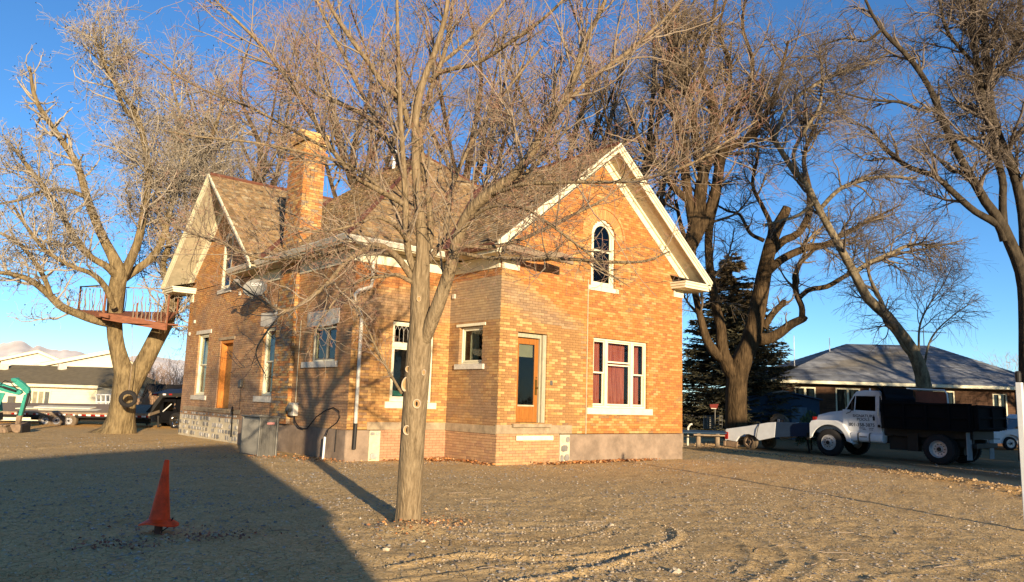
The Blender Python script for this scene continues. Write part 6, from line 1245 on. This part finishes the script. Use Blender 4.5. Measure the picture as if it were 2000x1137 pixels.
for x in (4, -12, -30): mb = MB(); mb.lathe(at(x, 842, DX-.3), -_f, [(0, .14), (.03, .14), (.03, .05), (.05, .05), (.051, 0)], 16); mb.build('track_roller', M['dirtymetal'], exv)
plate('cab_body', [(-100, 782), (-38, 784), (-33, 792), (-31, 812), (-100, 814)], DX, 1.0, 'teal', bevel=.04); plate('lower_frame', [(-100, 814), (-30, 814), (-30, 829), (-100, 829)], DX-.02, .95, 'darksteel'); plate('side_guard', [(-40, 764), (10, 768), (-2, 794), (-40, 794)], DX+.05, .04, 'teal')
# ------------------------------------------------------------------ flatbed gooseneck trailer
DT = 32.4
ft = thing('flatbed_trailer', 'long black gooseneck flatbed trailer with red and white reflector tape behind the old tree', 'trailer', at(150, 832, DT)*[1, 1, 0])
def tz(x): return np.interp(x, [0, 100, 200, 330], [804.5, 805.5, 808, 811.5])
plate('deck', [(-80, 802), (292, 808), (292, 813), (-80, 808)], DT, 2.4, 'greywood', ft, .005); plate('side_rail', [(-80, 808), (292, 813), (292, 818), (-80, 814)], DT+.02, .12, 'darksteel', ft, .005)
plate('main_beam', [(60, 815), (292, 819), (292, 828), (200, 824), (60, 820)], DT+.5, .12, 'darksteel', ft, .005); plate('main_beam', [(60, 815), (292, 819), (292, 828), (200, 824), (60, 820)], DT+1.8, .12, 'darksteel', ft, .005)
for i, x in enumerate([22, 44, 64, 86, 108, 122, 136, 153, 162, 171, 180, 189, 198, 262, 270, 279]):
    y = float(np.interp(x, [0, 292], [805.6, 812.6])); mt = 'redwhite' if i % 2 else 'redlens'; plate('reflector', [(x, y), (x+6, y+.1), (x+6, y+3.2), (x, y+3.1)], DT-.012, .012, mt, ft, 0); plate('reflector', [(x+6.2, y), (x+10, y+.1), (x+10, y+3.2), (x+6.2, y+3.1)], DT-.012, .012, 'redlens' if mt == 'redwhite' else 'redwhite', ft, 0)
for dx in (0, 1.9):
    for x, y in ((91, 820), (113, 820.5), (137, 821)): wheel(ft, at(x, y, DT+.1+dx), -_f, .31, .24, 'dustytyre', 'rim', 6, .5, .25)
mb = MB(); mb.prism([at(x, y, DT+.3) for x, y in ((288, 812), (296, 806), (318, 776), (358, 775), (358, 768), (296, 769), (296, 772), (311, 774), (284, 806))], _f*1.6); mb.build('gooseneck', M['darksteel'], ft)
for i, x in enumerate((300, 318, 330)): plate('marker_light', [(x, 769), (x+6, 769), (x+6, 772), (x, 772)], DT+.28, .015, 'redlens' if i % 2 == 0 else 'redwhite', ft, 0)
mb = MB(); mb.tube([at(309, 812, DT+.6), at(309, 834, DT+.6)], .05, 8); mb.tube([at(278, 815, DT+.6), at(290, 832, DT+.6)], .05, 6); mb.build('landing_leg', M['darksteel'], ft)
pl_ = thing('lumber_stack', 'long white boards stacked on the left part of the flatbed trailer', 'boards', at(80, 800, DT+.6))
for i, (x0, x1, y) in enumerate(((62, 183, 802.4), (75, 198, 799.8), (30, 120, 797), (66, 176, 794.6))): plate('board', [(x0, y), (x1, y+3.2), (x1, y+5.2), (x0, y+2)], DT+.25+.22*i, .5, 'cream', pl_, 0)
# dark pickup that carries the gooseneck, mostly hidden by the house
pu = thing('dark_pickup', 'dark green work pickup mostly hidden behind the left corner of the brick house', 'pickup', at(350, 838, 33)*[1, 1, 0])
plate('cab_back', [(312, 778), (341, 777), (344, 782), (344, 787), (338, 787), (337, 785), (319, 785), (318, 803), (338, 804), (338, 800), (346, 800), (348, 822), (316, 822), (311, 800)], 33.2, .08, 'truckblack', pu, .01)
plate('cab_side', [(341, 777), (372, 780), (380, 800), (400, 802), (402, 824), (344, 823)], 33.3, 1.6, 'truckblack', pu, .03); plate('rear_window', [(318, 785), (338, 785), (338, 804), (318, 804)], 33.26, .01, 'darkglass', pu, 0)
plate('bed', [(311, 815), (402, 818), (402, 829), (311, 826)], 33.3, 1.7, 'truckblack', pu, .02); wheel(pu, at(346, 822, 32.9), nrm(-_f*.8-_r*.3), .36, .24, 'tyre', 'chrome', 8, .62, .2); wheel(pu, at(330, 822, 34.6), _f, .36, .24, 'tyre', 'rim', 8, .62, .2)
mb = MB(); mb.tube([at(318, 804, 33.15), at(335, 789, 33.15)], .02, 5); mb.build('ladder_brace', M['white'], pu)
# ------------------------------------------------------------------ neighbour houses on the left
def W_at(x0, x1, d0, d1=None): a = at(x0, 800, d0)[:2]; b = at(x1, 800, d1 or d0)[:2]; U = (b-a); L = float(np.linalg.norm(U)); U = U/L; return W9((*a, 0), (*U, 0), (U[1], -U[0], 0), L)
def siding(w, p, u0, u1, z0, z1, top=None, step=.16, mt='siding'):
    z = z0; mb = MB()
    while z < z1-.01:
        z2 = min(z+step, z1); a, b = u0, u1
        if top is not None: a, b = top(z)
        if b-a > .05: P = w.P; mb.add([P(a, .022, z), P(b, .022, z), P(b, .004, z2), P(a, .004, z2), P(a, .0, z), P(b, .0, z)], [(0, 1, 2, 3), (4, 5, 1, 0)])
        z += step
    o = mb.build('siding', M[mt], p, kind='stuff'); return o
gl = lambda x, d: float(gz(*at(x, 800, d)[:2], False))
wh = thing('ranch_house', 'single storey cream house with dark low roof and a four-pane window behind the excavator', 'house', at(80, 800, 50)*[1, 1, 0]); w = W_at(-60, 186, 50.5, 49.5); g_ = gl(90, 50)
ez = at(90, 751, 50)[2]; rzz = at(90, 714, 54)[2]
mb = MB(); w.box(mb, 0, w.L, -7.5, 0, g_-.5, ez-.02); mb.build('wall', M['siding'], wh); siding(w, wh, 0, w.L, g_, ez-.05)
mb = MB(); P = w.P; mb.add([P(-.5, .5, ez), P(w.L+.35, .5, ez), P(w.L-.35, -3.8, rzz), P(-.5, -3.8, rzz), P(-.5, -8, ez), P(w.L+.35, -8, ez)], [(0, 1, 2, 3), (3, 2, 5, 4), (1, 5, 2)]); mb.build('roof', M['asphaltroof'], wh)
mb = MB(); w.box(mb, -.5, w.L+.35, .46, .52, ez-.16, ez+.02); w.box(mb, -.5, w.L+.33, .0, .46, ez-.10, ez-.06); w.box(mb, w.L-.1, w.L+.03, .02, .05, g_, ez-.1); mb.build('fascia', M['cream'], wh)
def pxw(w, x, d): return float(np.dot(at(x, 780, d)-w.O, w.U))
def z_at(y, d, x=60): return at(x, y, d)[2]
u0, u1 = pxw(w, 52, 50.2), pxw(w, 103, 50.2); z0, z1 = z_at(790, 50.2, 80), z_at(765, 50.2, 80); mb = MB()
mb = MB(); w.box(mb, u0-.08, u1+.08, .0, .05, z0-.08, z0); w.box(mb, u0-.08, u1+.08, .0, .05, z1, z1+.08); n = 4
for i in range(n+1): u = u0+(u1-u0)*i/n; w.box(mb, u-.05, u+.05, .0, .052, z0, z1)
wi = mb.build('window', M['cream'], wh)
for i in range(n): a, b = u0+(u1-u0)*i/n+.05, u0+(u1-u0)*(i+1)/n-.05; mb = MB(); w.box(mb, a, b, .024, .03, z0, z1); mb.build('pane', mat('pane_over_tan_blind', rgb('#8f8a70'), .25, spec=.6) if i in (1, 2) else mat('pane_dim', rgb('#5b5d58'), .2, spec=.6), wi)
mb = MB(); ub = pxw(w, 20, 50.3); w.box(mb, ub, ub+.42, .02, .2, z_at(790, 50, 25), z_at(774, 50, 25)); mb.build('meter_panel', M['greymetal'], wh)
for x in (8, 122): q = at(x, 714, 53.5); mb = MB(); mb.box(q[0]-.25, q[0]+.25, q[1]-.2, q[1]+.2, q[2]-.3, q[2]+.12); mb.build('roof_vent', M['sillstone'], wh)
def gable_house(name, label, xa, xb, xp, ya, yp, d, dbk, side_roof):
    rt = thing(name, label, 'house', at((xa+xb)/2, 800, d)*[1, 1, 0]); w = W_at(xa, xb, d-.8, d+1.6); g_ = gl((xa+xb)/2, d); ez = at((xa+xb)/2, ya, d)[2]; pz = at(xp, yp, d)[2]; c = pxw(w, xp, d); s = (pz-ez)/c; sr = (pz-ez)/(w.L-c)
    mb = MB(); w.poly(mb, [(0, g_-.5), (w.L, g_-.5), (w.L, ez), (c, pz), (0, ez)], -dbk, 0); mb.build('wall', M['siding'], rt)
    def top(z): return (0, w.L) if z < ez else (max(0, (z-ez)/s), min(w.L, c+(pz-z)/sr))
    siding(w, rt, 0, w.L, g_, pz, top)
    for a, b in (((-.6, ez-.6*s), (c, pz)), ((c, pz), (w.L+.6, ez-.6*sr))):
        mb = MB(); w.poly(mb, [a, b, (b[0], b[1]+.28), (a[0], a[1]+.28)], .35, .45); mb.build('rake_board', M['cream'], rt)
        mb = MB(); w.poly(mb, [(a[0], a[1]+.10), (b[0], b[1]+.10), (b[0], b[1]+.31), (a[0], a[1]+.31)], -dbk-.4, .348); mb.build('roof', M['asphaltroof'], rt)
    return rt, w, c, ez, pz
rt, w, c, ez, pz = gable_house('gabled_house', 'tall cream gabled house partly hidden behind the forked trunk', 86, 262, 203, 716, 689, 62, 5, 0)
rt, w, c, ez, pz = gable_house('gabled_house', 'far cream gable with a round vent above the dark low roof', -10, 112, 62, 706, 688, 74, 7, 0)
mb = MB(); mb.lathe(w.P(c, .02, pz-1.3), w.N, [(0, .3), (.05, .3), (.06, .24), (.06, 0)], 16); mb.build('round_vent', M['sillstone'], rt)
ls = thing('small_blue_shed', 'small blue shed with dark roof seen between the forked tree and the brick house', 'shed', at(300, 800, 48)*[1, 1, 0]); w = W_at(282, 298, 48.5, 47.5); g_ = gl(300, 48)
mb = MB(); h1, h2 = at(290, 778, 48)[2], at(290, 754, 48)[2]; wS = W_at(281, 297, 49.5, 47); wS.L
mb.prism([wS.P(0, 0, g_-.3), wS.P(wS.L, 0, g_-.3), wS.P(wS.L, 0, h1), wS.P(wS.L*.5, 0, h2), wS.P(0, 0, h1)], _r*4+_f*1.5); mb.build('wall', M['shedblue'], ls)
mb = MB(); e_ = _r*4.2+_f*1.5; e_ = e_*[1, 1, 0]; A_, B_, C_ = wS.P(-.2, .2, h1-.1), wS.P(wS.L*.5, .2, h2+.05), wS.P(wS.L+.25, .2, h1-.15)
for a, b in ((A_, B_), (B_, C_)): mb.prism([a, b, b+V3(0, 0, .1), a+V3(0, 0, .1)], e_)
mb.build('roof', mat('black_shed_roof', rgb('#26211d'), .9), ls)
pk_ = thing('white_deck_railing', 'small white railed deck frame at the right end of the cream ranch house', 'railing', at(200, 800, 46)*[1, 1, 0])
for x in (187, 196, 205, 214): plate('post', [(x, 770), (x+1.6, 770), (x+1.6, 802), (x, 802)], 46, .1, 'white', pk_, 0)
for y in (770, 784, 797): plate('rail', [(186, y), (216, y+.6), (216, y+2.2), (186, y+1.6)], 45.95, .08, 'white', pk_, 0)
for x in range(190, 214, 3): plate('baluster', [(x, 785), (x+.8, 785), (x+.8, 798), (x, 798)], 46.02, .05, 'white', pk_, 0)
fn = thing('picket_fence', 'sparse pale pickets leaning in front of the small blue shed', 'fence', at(282, 800, 44)*[1, 1, 0])
for x in (264, 268, 274, 278, 284, 293): plate('picket', [(x, 782), (x+1.4, 782), (x+1.4+random.uniform(-2, 2), 799), (x+random.uniform(-2, 2), 799)], 44, .05, 'white', fn, 0)
# ------------------------------------------------------------------ clutter between the house and the thick tree
def plz(x, y, d): p = at(x, y, d); return p
cr = thing('wire_crate', 'grey wire crate in deep shade left of the thick tree', 'crate', at(1392, 838, 38)*[1, 1, 0])
for y in (812, 820, 828, 836): plate('bar', [(1375, y), (1412, y), (1412, y+1.5), (1375, y+1.5)], 38, .05, 'greymetal', cr, 0)
for x in (1375, 1382, 1389, 1396, 1403, 1410): plate('bar', [(x, 812), (x+1.5, 812), (x+1.5, 838), (x, 838)], 38.04, .05, 'greymetal', cr, 0)
plate('back_panel', [(1374, 816), (1394, 816), (1394, 838), (1374, 838)], 38.8, .05, 'greymetal', cr, 0)
M['dullred'] = mat('faded_dull_red_paint', rgb('#6a231b'), .8)
sg_ = thing('red_sign', 'small dull red sign on a thin pole in front of the spruce', 'sign', at(1396, 840, 36)*[1, 1, 0])
plate('plate', [(1386, 790), (1404, 789), (1400, 799), (1388, 798)], 36, .03, 'dullred', sg_, 0); plate('edge', [(1389, 797), (1399, 797.6), (1399, 799), (1389, 798.4)], 35.97, .02, 'sillstone', sg_, 0)
mb = MB(); mb.tube([at(1396.5, 798, 36.05), at(1396.5, 850, 36.05)], .03, 6); mb.build('pole', M['greymetal'], sg_)
bn = thing('low_board_barrier', 'low pale boards resting on short log posts behind the right corner of the house', 'barrier', at(1370, 866, 29)*[1, 1, 0])
plate('board', [(1322, 843.5), (1420, 846), (1420, 848), (1322, 846)], 29.5, .5, 'shedblue', bn, .01); plate('board', [(1355, 848), (1416, 850), (1416, 852.5), (1355, 850.5)], 29.3, .06, 'greywood', bn, 0)  # blue board: shade on a pale strip put into its colour
for x in (1364, 1401, 1330): mb = MB(); mb.tube([at(x, 846, 29.6), at(x, 872, 29.6)], .09, 9); mb.build('log_post', M['greywood'], bn)
ch_ = thing('faucet_post', 'short bent white standpipe near the right corner of the house', 'standpipe', at(1343, 868, 30)*[1, 1, 0])
mb = MB(); mb.tube([at(1343, 870, 30), at(1344, 835, 30), at(1348, 829, 30), at(1352, 828.5, 30)], .04, 7); mb.build('pipe', M['whitemetal'], ch_)
# house behind the viewer whose roof shades the left of the yard
C_ = np.array([-12.80, -20.90, 0]); R1_ = np.array([.83, .55, 0]); R2_ = np.array([.55, -.83, 0]); rg_ = C_-1.5*R2_
nb = thing('house_behind_viewer', 'steep roofed narrow house standing behind the viewer across the lane', 'house', C_)
mb = MB(); far = -R1_*16; A_, B_ = C_, C_-3.6*R2_; hw, hr = 2.7, 5.05
mb.prism([A_, B_, B_+up*hw, rg_+up*hr, A_+up*hw], far); mb.build('wall', M['siding'], nb)
mb = MB(); mb.prism([A_+up*hw+R1_*.2, rg_+up*hr+R1_*.2, rg_+up*(hr+.1)+R1_*.2, A_+up*(hw+.1)+R1_*.2], far); mb.prism([rg_+up*hr+R1_*.2, B_+up*hw+R1_*.2, B_+up*(hw+.1)+R1_*.2, rg_+up*(hr+.1)+R1_*.2], far); mb.build('roof', M['asphaltroof'], nb)
# unseen house blocks added right of frame, sized to shade truck and brown house
def shade_block(n0, n1, t, h, label):
    d = SUN_DIR; e = np.array([.934, -.358]); P0 = d*t+e*n0; rt = thing('shade_house', label, 'house', (P0[0], P0[1], 0)); U = np.array([e[0], e[1], 0]); N = np.array([d[0], d[1], 0]); w = W9((P0[0], P0[1], 0), U, N, n1-n0)
    mb = MB(); w.poly(mb, [(0, 0), (w.L, 0), (w.L, h), (0, h)], -7, 0); mb.build('wall', M['siding'], rt); mb = MB(); mb.add([w.P(-.3, .3, h), w.P(w.L+.3, .3, h), w.P(w.L*.75, -3.5, h+.5), w.P(w.L*.25, -3.5, h+.5), w.P(-.3, -7.3, h), w.P(w.L+.3, -7.3, h)], [(0, 1, 2, 3), (3, 2, 5, 4), (0, 3, 4), (1, 5, 2)]); mb.build('roof', M['asphaltroof'], rt)
shade_block(20.5, 29.4, -29, 10.4, 'added unseen tall house block beyond the right edge, shading the brown house')
shade_block(14.6, 20.3, -26, 7.5, 'added unseen house block beyond the right edge, shading the dump body')
shade_block(10.6, 14.4, -26, 5.75, 'added unseen lower house block beyond the right edge, shading below the truck cab')
# ------------------------------------------------------------------ loose material on the ground
def scatter_pebbles():
    rg = np.random.default_rng(9); V = []; F = []; C = []
    ico = np.array([(0, 0, 1), (1, 0, .1), (.3, .95, .1), (-.8, .6, .1), (-.8, -.6, .1), (.3, -.95, .1)], float)
    fc = np.array([(0, 1, 2), (0, 2, 3), (0, 3, 4), (0, 4, 5), (0, 5, 1)])
    n = 62000; r = 3.5+25*rg.random(n)**1.5; a = YAW+np.radians(rg.uniform(-40, 40, n)); x = CAM[0]+r*np.sin(a); y = CAM[1]+r*np.cos(a)
    k = fbm(x*.7, y*.7, 3, 77) > rg.uniform(.30, .62, n); k &= ~((x > -3.1) & (x < 7.4) & (y > 2) | (x > -.1) & (x < 7.4) & (y > -.1)); x, y = x[k], y[k]; n = len(x)
    s = .003+.016*rg.random(n)**4+.0003*np.hypot(x-CAM[0], y-CAM[1]); big = rg.random(n) < .006; s[big] *= 2.0
    sc = np.stack([s*rg.uniform(.8, 1.7, n), s*rg.uniform(.8, 1.3, n), s*rg.uniform(.5, 1.1, n)], 1); th = rg.uniform(0, 6.28, n); z = gz(x, y)
    jit = 1+.28*rg.normal(size=(n, 6, 1)); P = ico[None]*jit*sc[:, None, :]; c, s_ = np.cos(th)[:, None], np.sin(th)[:, None]
    X = P[..., 0]*c-P[..., 1]*s_+x[:, None]; Y = P[..., 0]*s_+P[..., 1]*c+y[:, None]; Z = P[..., 2]+(z+sc[:, 2]*.15)[:, None]
    V = np.stack([X, Y, Z], -1).reshape(-1, 3); F = (fc[None]+6*np.arange(n)[:, None, None]).reshape(-1, 3)
    base = np.array([(.50, .42, .31), (.56, .50, .40), (.42, .35, .26), (.38, .34, .29), (.50, .38, .26)])[rg.integers(0, 5, n)]*rg.uniform(.5, 1.05, (n, 1))
    o = npmesh('pebbles', V, F, M['pebble'], None, np.repeat(base, 6, 0), tri=True); tag(o, 'pale pebbles and gravel scattered over the dry dirt yard', 'gravel', None, 'stuff')
scatter_pebbles()
def crumbs():
    rg = np.random.default_rng(29); n = 30000; r = 3.6+17*rg.random(n)**1.3; a = YAW+np.radians(rg.uniform(-38, 38, n)); x = CAM[0]+r*np.sin(a); y = CAM[1]+r*np.cos(a)
    k = fbm(x*1.1, y*1.1, 3, 87) > rg.uniform(.30, .60, n); k &= ~((x > -3.1) & (x < 7.4) & (y > 2) | (x > -.1) & (x < 7.4) & (y > -.1)); x, y = x[k], y[k]
    m = 2600; ci = rg.integers(0, 4, m)*1; pts = [RUTS[i][0] for i in (0, 1, 2, 8)]; P = np.array([pts[c][rg.integers(0, len(pts[c]))] for c in ci])+rg.normal(size=(m, 2))*.13; x = np.r_[x, P[:, 0]]; y = np.r_[y, P[:, 1]]; n = len(x)
    s = .004+.016*rg.random(n)**2.6; ico = np.array([(0, 0, 1), (1, 0, .1), (.1, 1, .1), (-1, .1, .1), (0, -1, .1)], float); fc = np.array([(0, 1, 2), (0, 2, 3), (0, 3, 4), (0, 4, 1)])
    V = ico[None]*(1+.3*rg.normal(size=(n, 5, 1)))*s[:, None, None]*[1.2, 1, .9]; V = V+np.stack([x, y, gz(x, y)-.001], 1)[:, None, :]
    col = np.repeat(np.array([[.62, .48, .30]])*rg.uniform(.6, 1.15, (n, 1)), 5, 0); o = npmesh('dirt_crumbs', V.reshape(-1, 3), (fc[None]+5*np.arange(n)[:, None, None]).reshape(-1, 3), M['pebble'], None, col, tri=True); tag(o, 'crumbs of dry soil lying on the yard and along the wheel ruts', 'dirt', None, 'stuff')
crumbs()
def clods():
    rg = np.random.default_rng(19); n = 2600; P = np.array(BERM); t = rg.random(n)*(len(P)-1); i = t.astype(int); f = (t-i)[:, None]; c = P[i]*(1-f)+P[i+1]*f+rg.normal(size=(n, 2))*.33
    ico = np.array([(0, 0, 1), (1, 0, 0), (0, 1, 0), (-1, 0, 0), (0, -1, 0), (0, 0, -1)], float); fc = np.array([(0, 1, 2), (0, 2, 3), (0, 3, 4), (0, 4, 1), (5, 2, 1), (5, 3, 2), (5, 4, 3), (5, 1, 4)])
    s = rg.uniform(.012, .055, n)*rg.random(n)**.5; V = ico[None]*(1+.35*rg.normal(size=(n, 6, 1)))*s[:, None, None]*[1.2, 1, .8]; V = V+np.concatenate([c, gz(c[:, 0], c[:, 1])[:, None]], 1)[:, None, :]
    col = np.repeat(np.array([[.36, .25, .135]])*rg.uniform(.7, 1.2, (n, 1)), 6, 0); o = npmesh('dirt_clods', V.reshape(-1, 3), (fc[None]+6*np.arange(n)[:, None, None]).reshape(-1, 3), M['pebble'], None, col, tri=True); tag(o, 'orange-brown clods along the low dirt ridge in front of the truck', 'dirt', None, 'stuff')
clods()
def leaves(name, label, spots, n, seed, cols, sz=(.03, .06)):
    rg = np.random.default_rng(seed); xy = np.concatenate([np.array([[x, y]])+rg.normal(size=(int(n*w), 2))*[sx, sy] for (x, y, sx, sy, w) in spots]); m = ~(((xy[:, 0] > -.0) & (xy[:, 1] > -.03)) | ((xy[:, 0] > -2.97) & (xy[:, 1] > 2.14))); xy = xy[m]; n = len(xy)
    z = gz(xy[:, 0], xy[:, 1])+rg.uniform(.005, .05, n); s = rg.uniform(*sz, n); u = nrm(rg.normal(size=(n, 3))*[1, 1, .45]); v = nrm(np.cross(u, rg.normal(size=(n, 3))*[.5, .5, 1])); p = np.concatenate([xy, z[:, None]], 1)
    nn = np.cross(u, v); V = np.stack([p-u*s[:, None], p+v*s[:, None]*.6+nn*s[:, None]*.3, p+u*s[:, None], p-v*s[:, None]*.6+nn*s[:, None]*.3], 1).reshape(-1, 3); V[:, 2] = np.maximum(V[:, 2], np.repeat(z, 4)-.01)
    c = np.repeat(np.array(cols)[rg.integers(0, len(cols), n)]*rg.uniform(.6, 1.2, (n, 1)), 4, 0); o = npmesh(name, V, np.arange(4*n).reshape(-1, 4), M['leaf'], None, c); tag(o, label, 'leaves', None, 'stuff')
LC = [(.50, .20, .06), (.42, .17, .06), (.55, .30, .12), (.32, .14, .06), (.58, .36, .18)]
leaves('fallen_leaves', 'drift of rust-brown leaves along the foot of the front gable wall', [(2.6, -.16, .55, .07, .6), (3.6, -.14, .9, .06, .4), (5.2, -.1, .4, .05, .1)], 1500, 101, LC)
leaves('fallen_leaves', 'drift of rust-brown leaves in the wall corner behind the yard tree', [(-.3, 1.8, .25, .2, .45), (-.9, 2.0, .4, .08, .45), (-.12, .9, .06, .4, .15)], 1100, 102, LC)
leaves('leaf_litter', 'dull dark leaf litter around the traffic cone', [(-9.85, -6.35, .22, .12, .35), (-8.95, -6.35, .28, .1, .35), (-9.4, -6.1, .6, .4, .3)], 330, 103, [(.42, .17, .10), (.36, .22, .15), (.45, .36, .28), (.30, .14, .10)], (.012, .03))
leaves('leaf_litter', 'thin scatter of leaves and chips at the base of the air conditioner wall', [(-3.4, 3.3, .3, .4, .3), (-4.2, 4.0, .5, .3, .2), (-3.2, 2.5, .3, .3, .3)], 500, 104, LC, (.015, .035))
def rock(x, y, s, label, seed):
    rg = np.random.default_rng(seed); bm = bmesh.new(); bmesh.ops.create_icosphere(bm, subdivisions=2, radius=1)
    for v_ in bm.verts: k = 1+.22*rg.normal(); v_.co = Vector((v_.co.x*s*1.3*k, v_.co.y*s*k, v_.co.z*s*.7*k))
    me = bpy.data.meshes.new('rock'); bm.to_mesh(me); bm.free(); me.materials.append(mat('pale_rock', rgb('#b5a78e'), .95, var=.25, vs=12, bump=.004)); o = bpy.data.objects.new('rock', me); COL.objects.link(o); o.location = (x, y, float(gz(x, y))+s*.25); tag(o, label, 'rock')
for i, (x, y, s, lb) in enumerate(((853, 1020, .045, 'pale flat rock on the dirt just right of the tree trunk'), (755, 1076, .042, 'white upright rock below and left of the tree trunk'), (826, 1060, .028, 'small pale rock in front of the tree trunk base'), (1195, 1027, .035, 'pale stick-like rock near the far wheel ruts'), (1320, 1120, .06, 'flat tan rock at the bottom edge of the yard, centre right'), (420, 1048, .04, 'grey rock in the shade right of the traffic cone'))): q = gpt(x, y); rock(q[0], q[1], s*.75, lb, 200+i)
# dry weeds and fallen twigs
tw_ = RNG; n = 60; P = np.empty((n, 5, 3))
for i in range(n):
    q = gpt(random.uniform(100, 1900), random.uniform(930, 1120)); a = random.uniform(0, 6.28); L = random.uniform(.1, .4); d = np.array([math.cos(a), math.sin(a), 0])
    for k in range(5): p = q+d*L*k/4+np.array([random.uniform(-.01, .01), random.uniform(-.01, .01), 0]); P[i, k] = (p[0], p[1], float(gz(p[0], p[1]))+.012)
V, Q_ = tubes(P, np.full((n, 5), .004), 4); o = npmesh('fallen_twigs', V, Q_, M['twig1'], None, np.tile([[.36, .28, .2]], (len(V), 1))); tag(o, 'thin fallen twigs lying about on the dirt yard', 'twigs', None, 'stuff')
leaves('leaf_litter', 'sprinkle of leaves and chips round the foot of the yard tree', [(-6.75, -7.0, .35, .22, .6), (-6.4, -6.6, .3, .3, .4)], 260, 105, LC, (.012, .028))
